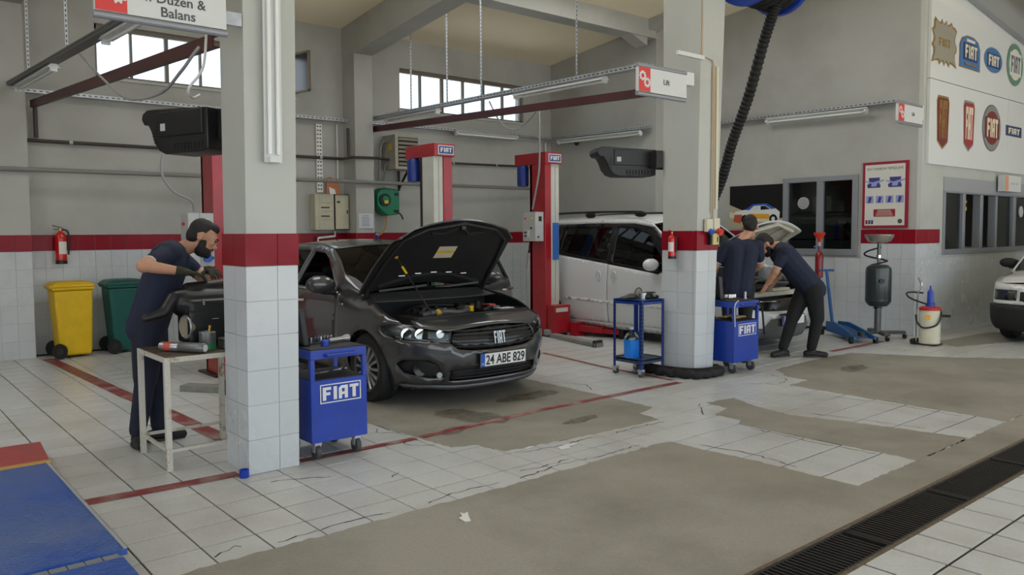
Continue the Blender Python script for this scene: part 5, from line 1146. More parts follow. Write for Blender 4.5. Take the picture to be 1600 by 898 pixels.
MB().box(-.12, .12, -.12, .2, .005, .02).build('dolly', DSTEEL, t, smooth=0); MB().cyl((-.06, .2, .035), (.0, .2, .035), .035, n=14).build('wheel', RUBBER, t); MB().cyl((.04, .2, .035), (.1, .2, .035), .035, n=14).build('wheel', RUBBER, t)
cable('black hoses lying coiled on the floor by the office wall', [(10.7, 7.0, .03), (10.8, 6.6, .03), (11.0, 6.4, .03), (11.15, 6.55, .03), (11.1, 6.9, .03), (10.85, 7.15, .03), (10.6, 6.9, .03)], .03, RUBBER, 'hose')
# ---------------------------------------------------------------- litter
t = thing('blue_cap', 'small blue plastic cap on the floor at the foot of the left column', 'cap', (1.90, 4.99-.07, .001)); MB().lathe((0, 0, 0), [(.028, 0), (.03, .004), (.03, .05), (.024, .05), (.024, .008)], n=20).build('cup', mat('cap blue', (20, 60, 170), .4), t); MB().lathe((0, 0, 0), [(.031, .044), (.031, .05)], n=20, caps=False).build('lip', mat('cap blue', (20, 60, 170), .4), t)
def scrap(label, x, y, pl):
    tag(MB().prism(pl, (0, 0, 0), (1, 0, .02), (0, 1, .04), (0, 0, .003)).build('paper_scrap', mat('torn paper', (216, 218, 218), .7), None, smooth=0, loc=(x, y, .0025)), label, 'litter')
scrap('torn white paper scrap on the concrete in the foreground', 2.49, 3.36, [(0, 0), (.03, -.01), (.06, .05), (.09, .1), (.06, .09), (.05, .12), (.03, .07), (.0, .06)])
scrap('torn white paper scrap on the cracked tiles in front of the dark car', 3.85, 4.05, [(0, 0), (.08, -.02), (.1, .02), (.2, .03), (.12, .06), (.02, .05)])
scrap('small white paper scrap on the tiled strip in the middle', 3.68, 4.22, [(0, 0), (.06, .01), (.05, .03), (.0, .02)])
# ---------------------------------------------------------------- vehicles
def lerp_tab(tab, x):
    if x <= tab[0][0]: return tab[0][1]
    for (a, b), (c, d) in zip(tab, tab[1:]):
        if x <= c: return b+(d-b)*(x-a)/(c-a)
    return tab[-1][1]
def smooth_tab(tab, n=10):
    q = spline([(a, b, 0) for a, b in tab], n); return [(p.x, p.y) for p in q]
class Shell:
    """car skin: a rounded plan outline (u runs from the nose along the flank) times a width profile over height"""
    def __init__(s, L, width, af, nf, ar, nr, fshift, roll=None):
        s.L, s.w, s.fs, s.af, s.roll = L, smooth_tab(width), smooth_tab(fshift), af, roll
        s.hw = max(b for a, b in width); tab = []
        for k in range(41):
            t = math.pi/2*k/40; tab.append((math.sin(t)**(2/nf), af*(1-math.cos(t)**(2/nf))))
        for k in range(1, 40): tab.append((1, af+(L-ar-af)*k/40))
        for k in range(41):
            t = math.pi/2*(1-k/40); tab.append((math.sin(t)**(2/nr), L-ar+ar*math.cos(t)**(2/nr)))
        u = 0; s.tab = [(0,)+tab[0]]
        for a, b in zip(tab, tab[1:]): u += math.hypot((b[0]-a[0])*s.hw, b[1]-a[1]); s.tab.append((u,)+b)
        s.umax = u
    def F(s, x):
        for a, b in zip(s.tab, s.tab[1:]):
            if b[1]*s.hw >= x: return a[0]+(b[0]-a[0])*(x-a[1]*s.hw)/max(1e-9, (b[1]-a[1])*s.hw)
        return s.tab[40][0]
    def S(s, y):
        for a, b in zip(s.tab, s.tab[1:]):
            if b[2] >= y: return a[0]+(b[0]-a[0])*(y-a[2])/max(1e-9, b[2]-a[2])
        return s.umax
    def p(s, u, z, inset=0):
        sg = -1 if u < 0 else 1; u = abs(u); lo, hi = 0, len(s.tab)-1
        while hi-lo > 1:
            m = (lo+hi)//2
            if s.tab[m][0] <= u: lo = m
            else: hi = m
        a, b = s.tab[lo], s.tab[hi]; t = min(1, max(0, (u-a[0])/max(1e-9, b[0]-a[0])))
        px, py = a[1]+(b[1]-a[1])*t, a[2]+(b[2]-a[2])*t
        w = lerp_tab(s.w, z)
        if s.roll: w -= s.roll(py, z)
        y = py+(lerp_tab(s.fs, z)*(1-py/s.af) if py < s.af else 0)
        c = s.L/2; k = 1-inset/s.hw
        return Vector((sg*px*(w-inset), c+(y-c)*(1-inset/c*(1-px)), z))
    def panel(s, name, outline, m, parent, holes=(), sides=(-1, 1), h=.055, thick=.012, inset=0, full=False):
        """flat outline in (u,z) laid onto the skin; full = spans both sides of the nose"""
        if full: outline = outline+[(-u, z) for u, z in reversed(outline) if abs(u) > 1e-6]; holes = list(holes)
        def dens(pl):
            out = []
            for i, (a, b) in enumerate(pl):
                c, d = pl[(i+1) % len(pl)]; n = max(1, math.ceil(math.hypot(c-a, d-b)/h))
                out += [(a+(c-a)*k/n, b+(d-b)*k/n) for k in range(n)]
            return out
        O = dens(outline); H = [dens(q) for q in holes]; pts = list(O); ed = [(i, (i+1) % len(O)) for i in range(len(O))]
        for q in H:
            o = len(pts); pts += q; ed += [(o+i, o+(i+1) % len(q)) for i in range(len(q))]
        us = [a for a, b in O]; zs = [b for a, b in O]; x = min(us)+h/2; row = 0
        bnd = pts[:]
        while x < max(us):
            z = min(zs)+(h/2 if row % 2 else h)
            while z < max(zs):
                if inside((x, z), O) and not any(inside((x, z), q) for q in H) and all(abs(x-a)+abs(z-b) > h*.55 for a, b in bnd): pts.append((x, z))
                z += h
            x += h; row += 1
        v, e, f = delaunay_2d_cdt([Vector(q) for q in pts], ed, [], 0, 1e-6)[:3]
        f = [t for t in f if (lambda c: inside(c, O) and not any(inside(c, q) for q in H))(sum((v[k] for k in t), Vector((0, 0)))/3)]
        res = []
        for sd in ((1,) if full else sides):
            mb = MB(); mb.add([s.p(sd*q.x, q.y, inset) for q in v], [tuple(t) if sd > 0 else tuple(reversed(t)) for t in f])
            o = s.finish(mb, name, m, parent, thick); res.append(o)
        return res
    def finish(s, mb, name, m, parent, thick, out=None):
        me = bpy.data.meshes.new(name); me.from_pydata(mb.v, [], mb.f); me.materials.append(m); me.update()
        c = Vector((0, s.L/2, .5)); d = sum(((p.center-c).normalized().dot(p.normal)*p.area for p in me.polygons))
        if d < 0: me.flip_normals()
        me.polygons.foreach_set('use_smooth', [True]*len(me.polygons))
        o = bpy.data.objects.new(name, me); COL.objects.link(o); o.parent = parent
        if thick:
            q = o.modifiers.new('t', 'SOLIDIFY'); q.thickness = thick; q.offset = -1
        return o
    def span(s, name, curve, m, parent, crown=.03, bow=0, k=1.0, n=16, thick=.012, inset=0, step=6, M=None):
        """surface across the car between a flank curve (y,z) and its mirror image"""
        cs = [(p.x, p.y) for p in spline([(a, b, 0) for a, b in curve], step)]; rings = []
        for i, (y, z) in enumerate(cs):
            t = i/(len(cs)-1); E = s.p(s.S(y), z, inset); cr = crown(t) if callable(crown) else crown; bw = bow(t) if callable(bow) else bow; kk = k(t) if callable(k) else k
            ring = []
            for j in range(n+1):
                q = -1+2*j/n; ring.append(Vector((q*E.x*kk, E.y-bw*(1-q*q), E.z+cr*(1-q*q*.999))))
            rings.append(ring)
        mb = MB(); mb.loft(rings, False, False)
        if M: mb.v = [tuple(M @ Vector(p)) for p in mb.v]
        return s.finish(mb, name, m, parent, thick)
def arc(S, yc, zc_, r, a0, a1, n=14): return [(S(yc+r*math.cos(R(a0+(a1-a0)*i/n))), zc_+r*math.sin(R(a0+(a1-a0)*i/n))) for i in range(n+1)]
TYRE = mat('tyre rubber', (26, 26, 27), .7, bump=.15, bscale=120); RIMM = mat('alloy silver', (168, 170, 172), .3, .8)
DARKIN = mat('car interior', (30, 30, 32), .8); LINER = mat('black liner', (26, 25, 25), .65, bump=.2, bscale=30)
def wheel(par, x, y, r, w, side, spokes=14, rimr=.68, name='wheel', steer=0):
    o = MB().lathe((0, 0, 0), [(r*rimr, -w/2+.01), (r*.93, -w/2), (r*.985, -w/2+.025), (r, -w/2+.05), (r, w/2-.05), (r*.985, w/2-.025), (r*.93, w/2), (r*rimr, w/2-.01)], (1, 0, 0), 40, False).build(name, TYRE, par, smooth=50)
    o.location = (x, y, r); o.rotation_euler.z = steer
    f = side*w/2
    rm = MB().lathe((0, 0, 0), [(r*rimr*1.02, f*.86), (r*rimr*1.0, f*.99), (r*rimr*.93, f*.95), (r*rimr*.9, f*.3)], (1, 0, 0), 40, False).cyl((f*.25, 0, 0), (f*.3, 0, 0), r*rimr*.9, n=32).build('rim', mat('rim shadow grey', (90, 92, 94), .4, .6), o, smooth=50)
    if spokes:
        c, d = f*.9, r*rimr
        sm = MB().loft([[(c+q*.012, -.012*k_, .03), (c+q*.012, .012*k_, .03)] for q, k_ in ((0, 1),)], False) if 0 else None
        for i in range(spokes):
            a = 2*math.pi*i/spokes; mb = MB(); u = V(0, math.cos(a), math.sin(a)); t = V(0, -math.sin(a), math.cos(a)); X = V(1, 0, 0)
            mb.loft([[u*q+t*wd+X*(f*dx) , u*q-t*wd+X*(f*dx), u*q-t*wd*.7+X*(f*(dx+.12)), u*q+t*wd*.7+X*(f*(dx+.12))] for q, wd, dx in ((d*.22, d*.045, .86), (d*.6, d*.06, .84), (d*.97, d*.085, .78))])
            mb.build('spoke', RIMM, o, smooth=0)
        MB().lathe((0, 0, 0), [(d*.28, f*.8), (d*.26, f*.97), (d*.14, f*1.02), (d*.02, f*1.02)], (1, 0, 0), 24).build('hub_cap', RIMM, o)
    return o
def seat(par, x, y, z=.28):
    mb = MB().cbox((x, y, z+.12), (.48, .5, .16)).capsule((x-.15, y+.25, z+.25), (x-.13, y+.40, z+.72), .075, .06).capsule((x+.15, y+.25, z+.25), (x+.13, y+.40, z+.72), .075, .06).cbox((x, y+.32, z+.48), (.3, .1, .5)).capsule((x-.07, y+.42, z+.86), (x+.07, y+.42, z+.86), .06)
    return remesh(mb, 'seat', DARKIN, par, .03, 3)
def number_plate(par, c, u, w, n, txt, width=.52, height=.112):
    c, u, w, n = map(Vector, (c, u, w, n))
    o = MB().prism([(-width/2-.01, -height/2-.01), (width/2+.01, -height/2-.01), (width/2+.01, height/2+.01), (-width/2-.01, height/2+.01)], c, u, w, n*.008).build('number_plate', BLACK, par, smooth=0)
    MB().prism([(-width/2, -height/2), (width/2, -height/2), (width/2, height/2), (-width/2, height/2)], c+n*.008, u, w, n*.002).build('plate_face', mat('plate white', (226, 228, 228), .35), o, smooth=0)
    MB().prism([(-width/2, -height/2), (-width/2+.045, -height/2), (-width/2+.045, height/2), (-width/2, height/2)], c+n*.0101, u, w, n*.001).build('blue_strip', mat('plate blue', (30, 90, 190), .4), o, smooth=0)
    if txt: text('plate_number', txt, .118, mat('plate black', (18, 18, 20), .4), o, c+n*.011-w*.041+u*.022, u, w, .002, bold=.0022, sx=.80)
    text('country_code', 'TR', .026, WHITE, o, c+n*.0115-w*.045-u*(width/2-.022), u, w, .001, sx=.8)
    return o

# ======================================================= dark grey saloon with raised bonnet
PAINTG = mat('dark grey car paint', (66, 66, 69), .3, .5, coat=1)
CGLASS = glass('car window glass', (150, 160, 158), .22); CLEAR = glass('lamp cover', (232, 236, 238), .25)
car = thing('saloon_car', 'dark grey saloon car with its bonnet raised and driver door open', 'car', (4.5, 5.52, 0))
def rollc(y, z):
    if y > 1.45: return 0
    zf = lerp_tab([(0, .74), (.3, .80), (.7, .90), (1.25, .965)], y); q = min(1, max(0, (z-(zf-.16))/.16)); return .13*q*q*min(1, (1.45-y)/.25)
G = Shell(4.53, [(.15, .78), (.22, .83), (.32, .868), (.45, .885), (.6, .896), (.75, .892), (.88, .878), (.97, .85), (1.05, .805), (1.2, .725), (1.32, .65), (1.40, .595), (1.46, .53)], .78, 2.5, .6, 2.6, [(.15, .09), (.22, .05), (.32, .015), (.45, 0), (.55, .0), (.65, .03), (.74, .09), (.8, .15)], rollc)
S, F = G.S, G.F
yw, zw, rw, yr = .875, .315, .355, 3.52
a_f = arc(S, yw, zw, rw, 215, 142, 6)         # bumper side of the front arch
fas = [(0, .20), (F(.4), .20), (F(.62), .21), (S(.42), .215), (S(yw+rw*math.cos(R(215))), zw+rw*math.sin(R(215)))]+a_f[1:]+[(S(.55), .60), (S(.42), .625), (F(.66), .60), (F(.49), .585), (F(.43), .53), (F(.3), .512), (0, .505)]
low = [(F(.52), .245), (F(.50), .345), (F(.2), .365)]
low = [(-a, b) for a, b in low]+[(a, b) for a, b in reversed(low)]
fog = [(F(.545), .285), (F(.60), .405), (F(.66), .44), (S(.36), .445), (S(.43), .40), (S(.36), .325), (F(.66), .28)]
G.panel('front_bumper', fas, PAINTG, car, [low, fog, [(-a, b) for a, b in fog]], full=True)
BLK = mat('gloss black trim', (16, 16, 18), .25); MBK = mat('matt black trim', (26, 26, 27), .6)
G.panel('lower_grille', [(0, .235), (F(.54), .235), (F(.52), .36), (0, .375)], MBK, car, full=True, inset=.05)
for i in range(3): G.panel('grille_bar', [(0, .262+i*.034), (F(.5), .262+i*.034), (F(.5), .272+i*.034), (0, .272+i*.034)], BLK, car, full=True, inset=.025, thick=.02)
G.panel('fog_recess', [(F(.52), .265), (F(.58), .42), (S(.38), .46), (S(.48), .40), (S(.40), .30), (F(.66), .26)], MBK, car, inset=.045)
for sd in (-1, 1):
    c = G.p(sd*F(.60), .31, .03); MB().cyl(c+V(0, .03, 0), c+V(sd*.012, -.02, 0), .026, n=18).build('fog_lamp', RIMM, car); c = G.p(sd*F(.74), .36, .045); MB().lathe(c, [(.055, -.01), (.06, .006), (.045, .004), (.02, -.004)], (sd*.4, -.9, 0), 20).build('fog_surround', BLK, car)
G.panel('front_lip', [(0, .165), (F(.5), .165), (F(.66), .18), (S(.40), .19), (S(.44), .215), (F(.64), .21), (F(.4), .198), (0, .198)], mat('grey lip', (96, 97, 99), .4, .3), car, full=True, inset=-.012, thick=.04)
# upper grille
G.panel('grille', [(0, .505), (F(.3), .512), (F(.43), .53), (F(.49), .585), (F(.47), .69), (0, .725)], BLK, car, full=True, inset=.022)
for i in range(5): G.panel('grille_bar', [(0, .53+i*.036), (F(.46), .55+i*.033), (F(.46), .56+i*.033), (0, .542+i*.036)], MATS['matt black trim'], car, full=True, inset=.004, thick=.016)
lc = G.p(0, .612, -.004); bl = MB()
X = -.072
for k, ch in enumerate('FIAT'):
    o, u, w, n = lc+V(X, -.012, 0), V(.56, 0, 0), V(0, .16, .987), V(0, -1, 0)
    for q in {'F': [rect(.009, .055, .01, 0), rect(.018, .009, .028, .046), rect(.014, .008, .024, .0)], 'I': [rect(.009, .055, .01, 0)], 'A': [rect(.009, .055, .008, 0), rect(.009, .055, .048, 0), rect(.02, .009, .028, .046), rect(.02, .008, .028, -.012)], 'T': [rect(.009, .055, .028, 0), rect(.03, .009, .028, .046)]}[ch]: bl.prism(q, o, u, w, n*.008)
    X += {'F': .035, 'I': .020, 'A': .041, 'T': .04}[ch]
bl.build('badge_letters', RIMM, car, smooth=0)
# headlamps: housing, reflectors, cover
hl = [(F(.49), .585), (F(.66), .60), (S(.42), .625), (S(.55), .66), (S(.60), .715), (S(.48), .748), (F(.70), .725), (F(.48), .69)]
G.panel('lamp_housing', hl, mat('lamp silver', (150, 152, 156), .35, .4), car, inset=.06)
G.panel('lamp_divider', [(F(.66), .60), (F(.69), .603), (F(.70), .725), (F(.67), .722)], BLK, car, inset=.02, thick=.03)
for sd in (-1, 1):
    for ux, r in ((F(.58), .035), (F(.72), .048), (S(.33), .05)):
        c = G.p(sd*ux, .665, .035); n = V(sd*.3, -.95, .05).normalized(); MB().lathe(c, [(r*.4, -.03), (r*.8, -.012), (r, .008)], n, 20).build('reflector', CHROME, car)
    for zz in (.615, .712): pass
G.panel('running_light', [(F(.5), .592), (F(.66), .608), (S(.42), .634), (S(.42), .648), (F(.66), .62), (F(.5), .602)], WHITE, car, inset=.015, thick=.006)
G.panel('lamp_cover', hl, CLEAR, car, thick=.004)
# nose panel above the grille, slam panel
mb = MB(); rings = []
for i in range(7):
    t = i/6; rings.append([(lambda A, x: V(x*(1-.02*t), A.y+(.40-.02-A.y)*t, A.z+(.80-.03*abs(x)-A.z)*(1-(1-t)**1.8)))(G.p(math.copysign(F(abs(x)), x), .725-.035*(abs(x)/.47)**2 if abs(x) < .47 else .69+(abs(x)-.47)*.15), x) for x in [(-.72+1.44*j/24) for j in range(25)]])
mb.loft(rings, False, False); G.finish(mb, 'nose_panel', PAINTG, car, .012)
# fenders
fen = list(reversed(a_f[-1:]))+[]
fen = [(S(yw+rw*math.cos(R(142))), zw+rw*math.sin(R(142)))]+arc(S, yw, zw, rw, 138, -15, 16)+[(S(1.26), .20), (S(1.43), .20), (S(1.43), .60), (S(1.40), .955), (S(1.2), .955), (S(.9), .915), (S(.66), .852), (S(.45), .79), (S(.36), .75), (S(.48), .75), (S(.60), .717), (S(.555), .662), (S(.43), .627), (S(.55), .602)]
G.panel('fender', fen, PAINTG, car)
G.panel('side_repeater', [(S(1.30), .86), (S(1.38), .865), (S(1.38), .88), (S(1.31), .88)], mat('grey badge', (150, 150, 150), .3, .7), car, inset=-.003, thick=.004)
# doors
fd = [(S(1.44), .235), (S(2.40), .235), (S(2.41), .60), (S(2.40), .985), (S(1.9), .975), (S(1.41), .962), (S(1.44), .60)]
rd = [(S(2.415), .235), (S(3.14), .235), (S(3.19), .35), (S(3.32), .60), (S(3.42), .995), (S(2.415), .985), (S(2.425), .60)]
fdo = G.panel('front_door', fd, PAINTG, car, sides=(-1,))[0]
G.panel('rear_door', rd, PAINTG, car)
G.panel('sill', [(S(1.26), .16), (S(3.2), .16), (S(3.2), .232), (S(1.26), .232)], MBK, car, inset=.02)
qp = [(S(3.145), .20)]+arc(S, yr, zw, rw, 195, -15, 16)+[(S(3.95), .2), (G.umax, .22), (G.umax, .98), (S(4.45), 1.0), (S(4.1), 1.03), (S(3.43), .995), (S(3.33), .60), (S(3.2), .35)]
G.panel('rear_quarter', qp, PAINTG, car, h=.09)
# glasshouse
gh = [(S(1.16), .955), (S(1.40), 1.11), (S(1.70), 1.285), (S(1.95), 1.385), (S(2.3), 1.425), (S(2.75), 1.43), (S(3.2), 1.40), (S(3.6), 1.28), (S(3.95), 1.13), (S(4.15), 1.03), (S(3.43), .995), (S(2.4), .985), (S(1.41), .963)]
fw = [(S(1.50), .99), (S(1.72), 1.15), (S(1.95), 1.29), (S(2.1), 1.345), (S(2.36), 1.365), (S(2.40), 1.01)]
rwn = [(S(2.47), 1.012), (S(2.45), 1.37), (S(2.85), 1.365), (S(3.18), 1.30), (S(3.40), 1.18), (S(3.48), 1.03)]
G.panel('cabin_frame', gh, PAINTG, car, [fw, rwn], thick=.03)
G.panel('rear_window', rwn, CGLASS, car, inset=.012, thick=0)
for sd in (-1, 1): MB().tube([G.p(sd*S(1.45+2.0*i/14), .978+.017*i/14, -.002) for i in range(15)], .008, 6).build('belt_trim', CHROME, car)
G.span('windscreen', [(1.19, .97), (1.42, 1.115), (1.70, 1.28), (1.95, 1.378)], CGLASS, car, crown=lambda t: .012+.03*t, bow=lambda t: .14-.06*t, thick=0, k=.985)
G.span('roof', [(1.95, 1.388), (2.3, 1.428), (2.75, 1.433), (3.2, 1.403)], PAINTG, car, crown=.045, bow=lambda t: .08-.1*t)
G.span('rear_screen', [(3.2, 1.40), (3.6, 1.275), (3.95, 1.125)], CGLASS, car, crown=lambda t: .045-.03*t, bow=-.04, thick=0)
G.span('boot_lid', [(3.95, 1.13), (4.2, 1.03), (4.5, 1.0)], PAINTG, car, crown=.02, bow=-.03)
G.span('cowl', [(.98, .905), (1.10, .935), (1.17, .955), (1.22, .985)], mat('cowl grey', (58, 58, 60), .5), car, crown=.004, bow=.12, k=.93)
for sd in (-.35, .3): MB().bar((sd-.25, 1.09, .995), (sd+.3, 1.10, 1.025), .018, .02).build('wiper', BLACK, car, smooth=0)
# door mirror
def mirror(par, c, sd, m, s=1):
    c = Vector(c); mb = MB().ell(c+V(sd*.12, 0, .06)*s, (.125*s, .07*s, .075*s)).ell(c+V(sd*.08, .02, .05)*s, (.11*s, .06*s, .07*s))
    o = remesh(mb, 'mirror_shell', m, par, .012, 4); MB().capsule(c+V(-sd*.03, .01, -.02), c+V(sd*.1*s, 0, .005), .022, .03).build('mirror_foot', MBK, o)
    MB().ell(c+V(sd*.11, .045, .06)*s, (.1*s, .03*s, .06*s)).build('mirror_glass', CHROME, o); return o
mirror(car, G.p(-S(1.50), .985, -.015), -1, MATS['dark grey car paint'], 1.2)
h = G.p(-S(2.24), .865, -.028); MB().tube([h+V(.03, -.12, 0), h+V(-.006, -.10, 0), h+V(-.012, 0, .002), h+V(-.006, .10, .004), h+V(.03, .12, .004)], .014, 8).build('door_handle', CHROME, car)
# wheels
for y in (yw, yr):
    for sd in (-1, 1): wheel(car, sd*.775, y, .315, .2, sd)
G.panel('arch_liner', [(S(.50), .2)]+arc(S, yw, zw, rw+.02, 200, -20, 14)+[(S(1.3), .2)], MBK, car, inset=.26, thick=.01)
# underbody, cabin
MB().box(-.72, .72, .35, 4.3, .17, .2).build('underbody', MBK, car, smooth=0)
MB().box(-.76, .76, 1.2, 1.26, .2, .93).build('bulkhead', LINER, car, smooth=0)
MB().loft([[(-.74, y, z0_), (.74, y, z0_), (.74, y, z1_), (-.74, y, z1_)] for y, z0_, z1_ in ((1.3, .6, .95), (1.55, .55, .98), (1.75, .5, .9), (1.8, .5, .6))]).build('dashboard', DARKIN, car)
for x in (-.37, .37): seat(car, x, 2.05)
MB().cbox((0, 3.05, .5), (1.25, .5, .25)).cbox((0, 3.35, .8), (1.25, .16, .55)).build('rear_bench', DARKIN, car, bevel=.05)
MB().tube([(.37+.18*math.cos(k*.35), 1.92-.06*math.sin(k*.35), .93+.17*math.sin(k*.35)) for k in range(18)], .015, 8, closed=True).build('steering_wheel', BLACK, car)
MB().box(-.8, .8, 1.3, 4.2, .2, .24).build('cabin_floor', DARKIN, car, smooth=0)
mb = MB().box(-.05, .05, 1.93, 1.96, 1.27, 1.34); mb.build('inner_mirror', BLACK, car, smooth=0, bevel=.01)
# engine bay
MB().box(-.64, .64, .40, 1.2, .30, .34).box(-.66, -.64, .38, 1.2, .3, .80).box(.64, .66, .38, 1.2, .3, .80).box(-.64, .64, .36, .40, .3, .80).build('bay_tub', LINER, car, smooth=0)
EG = mat('engine grey', (96, 96, 98), .4, .5, noise=.25, nscale=20); EBK = mat('engine black', (34, 34, 35), .5, noise=.2, nscale=20)
def bay(name, mb, m): return mb.build(name, m, car, bevel=.008)
bay('engine_cover', MB().box(-.28, .12, .56, .98, .62, .79), EBK); bay('engine_block', MB().box(-.34, .2, .50, 1.02, .34, .62), EG)
bay('battery', MB().box(.30, .54, .62, .82, .5, .79), EBK); bay('battery_clamp', MB().box(.36, .48, .65, .75, .79, .835), mat('clamp red', (180, 50, 46), .5))
bay('air_box', MB().box(-.56, -.34, .52, .86, .45, .78), EBK); bay('fuse_box', MB().box(.36, .6, .44, .58, .6, .80), EBK)
bay('coolant_tank', MB().box(.42, .6, .9, 1.08, .55, .80), EBK)
MB().cyl((.16, .66, .78), (.16, .66, .835), .04, n=16).build('oil_cap', YELLOW, car); MB().cyl((.5, .98, .80), (.5, .98, .84), .035, n=14).build('tank_cap', MBK, car)
MB().cyl((-.36, .42, .80), (-.36, .46, .835), .025, n=12).build('dipstick_cap', mat('mustard plastic', (170, 140, 50), .5), car); bay('label_plate', MB().box(.40, .56, .46, .56, .801, .808), WHITE)
for i, pts in enumerate([[(-.5, .5, .8), (-.3, .46, .82), (-.1, .48, .80), (.05, .55, .82)], [(.0, .5, .78), (.1, .6, .82), (.2, .8, .8), (.22, 1.0, .82)], [(-.4, .9, .8), (-.2, 1.0, .83), (.1, 1.02, .82), (.35, .95, .8)], [(.2, .5, .8), (.3, .52, .83), (.34, .7, .82)], [(-.45, .6, .81), (-.3, .75, .84), (-.25, .95, .82)]]):
    MB().tube(spline(pts, 8), (.028, .016, .02, .014, .016)[i], 8).build('hose', (EG, EBK, EBK, EBK, EG)[i], car)
for i in range(14):
    a, b = random.uniform(-.5, .5), random.uniform(.45, 1.05); MB().cbox((a, b, .80), (random.uniform(.03, .09), random.uniform(.03, .08), .05)).build('fitting', random.choice([EG, EBK, EBK, CAN, DSTEEL]), car, bevel=.006)
# raised bonnet
HINGE = V(0, 1.20, .965); BON = Matrix.Translation(HINGE) @ Matrix.Rotation(R(-53), 4, 'X') @ Matrix.Translation(-HINGE)
def hood_pt(q, t, dz=0, k=1):
    """q across -1..1, t 0 rear .. 1 front"""
    wd = (.755-.10*t*t)*k; y = 1.20+(.36-1.20)*t-.13*(1-q*q)*(.55+.45*t)-(.0 if abs(q) < .85 or t < .8 else -.06*(abs(q)-.85)/.15*(t-.8)/.2); z = .965-.135*t**1.5+.045*(1-q*q)+dz-.035*max(0, (t-.8)/.2)**2
    return BON @ V(q*wd, y, z)
NQ, NT = 24, 18
mb = MB().loft([[hood_pt(-1+2*j/NQ, i/NT) for j in range(NQ+1)] for i in range(NT+1)], False, False); ho = mb.build('bonnet', PAINTG, car, smooth=60)
q_ = ho.modifiers.new('t', 'SOLIDIFY'); q_.thickness = .012; q_.offset = 0
def under(q, t): return hood_pt(q, t, -.018-.022*min(1, (1-abs(q))/.12)*min(1, (1-t)/.1)*min(1, t/.06), .985)
lin_ = MB().loft([[under(-1+2*j/NQ, .02+.96*i/NT) for j in range(NQ+1)] for i in range(NT+1)], False, False).build('bonnet_liner', LINER, ho, smooth=60)
def strip(pts, w, m, name):
    MB().tube([hood_pt(a, b, -.043) for a, b in pts], w, 6).build(name, m, ho)
strip([(-.92, .05), (-.9, .5), (-.86, .85), (-.6, .95), (0, .97), (.6, .95), (.86, .85), (.9, .5), (.92, .05)], .016, LINER, 'inner_rib')
strip([(-.8, .1), (-.3, .16), (0, .17), (.3, .16), (.8, .1)], .018, LINER, 'inner_rib'); strip([(-.45, .85), (-.2, .8), (0, .92), (.2, .8), (.45, .85)], .016, LINER, 'inner_rib')
c0, c1, c2, c3 = [under(a, b)+(BON.to_3x3() @ V(0, 0, -.004)) for a, b in ((-.14, .42), (.16, .42), (.16, .60), (-.14, .60))]
MB().add([c0, c1, c2, c3], [(0, 1, 2, 3)]).build('warning_label', mat('label paper', (206, 196, 170), .5), ho, smooth=0)
d0, d1 = c0.lerp(c3, .45), c1.lerp(c2, .45); d2, d3 = c0.lerp(c3, .62), c1.lerp(c2, .62); nn = (BON.to_3x3() @ V(0, 0, -.001))
MB().add([d0+nn, d1+nn, d3+nn, d2+nn], [(0, 1, 2, 3)]).build('label_band', YELLOW, ho, smooth=0)
for i in range(5): MB().cbox(under(-.5+i*.25, .2)-V(0, 0, .006), (.07, .012, .008)).build('clip', CAN, ho)
MB().cbox(under(0, .93)-V(0, .01, .02), (.05, .04, .04)).build('striker', DSTEEL, ho)
for sd in (-1, 1): MB().bar((sd*.70, 1.18, .9), hood_pt(sd*.93, .12, -.03), .02, .035).build('bonnet_hinge', DSTEEL, car, smooth=0)
p0 = V(-.45, .42, .82); p1 = under(-.78, .55)
MB().cyl(p0, p1, .006, n=8).build('prop_rod', DSTEEL, car); MB().cyl(p0.lerp(p1, .70), p0.lerp(p1, .83), .011, n=8).build('rod_sleeve', YELLOW, car); MB().ell(p1, .018).build('rod_clip', mat('amber clip', (190, 130, 40), .5), car)
# open driver door, hinged at its front edge
DH = G.p(S(1.44), .6); DM = Matrix.Translation(DH) @ Matrix.Rotation(R(-62), 4, 'Z') @ Matrix.Translation(-DH)
dfr = [(S(1.41), .962), (S(1.72), 1.15+.02), (S(1.95), 1.31), (S(2.1), 1.37), (S(2.40), 1.392), (S(2.41), .985)]
door_o = G.panel('driver_door', fd, PAINTG, car, sides=(1,), thick=.07)[0]; dfo = G.panel('window_frame', dfr, BLK, door_o, [[(S(1.55), 1.0), (S(1.74), 1.14), (S(1.95), 1.27), (S(2.12), 1.33), (S(2.35), 1.35), (S(2.36), 1.01)]], sides=(1,), thick=.03)[0]
dgl = G.panel('door_window', [(S(1.55), 1.0), (S(1.74), 1.14), (S(1.95), 1.27), (S(2.12), 1.33), (S(2.35), 1.35), (S(2.36), 1.01)], CGLASS, door_o, sides=(1,), thick=0, inset=.01)[0]
for o in (door_o, dfo, dgl): o.data.transform(DM)
h = G.p(S(2.24), .865, -.028); ho2 = MB().tube([h+V(-.03, -.12, 0), h+V(.006, -.10, 0), h+V(.012, 0, .002), h+V(.006, .10, .004), h+V(-.03, .12, .004)], .014, 8).build('door_handle', CHROME, door_o); ho2.data.transform(DM)
mo = mirror(door_o, G.p(S(1.58), .985, -.015), 1, MATS['dark grey car paint']); mo.data.transform(DM); [c.data.transform(DM) for c in mo.children]
for c in list(mo.children): c.parent = door_o
pc = G.p(0, .42, -.006); number_plate(car, pc+V(.02, -.012, 0), (1, 0, 0), (0, -.05, 1), (0, -1, 0), '24 ABE 829')

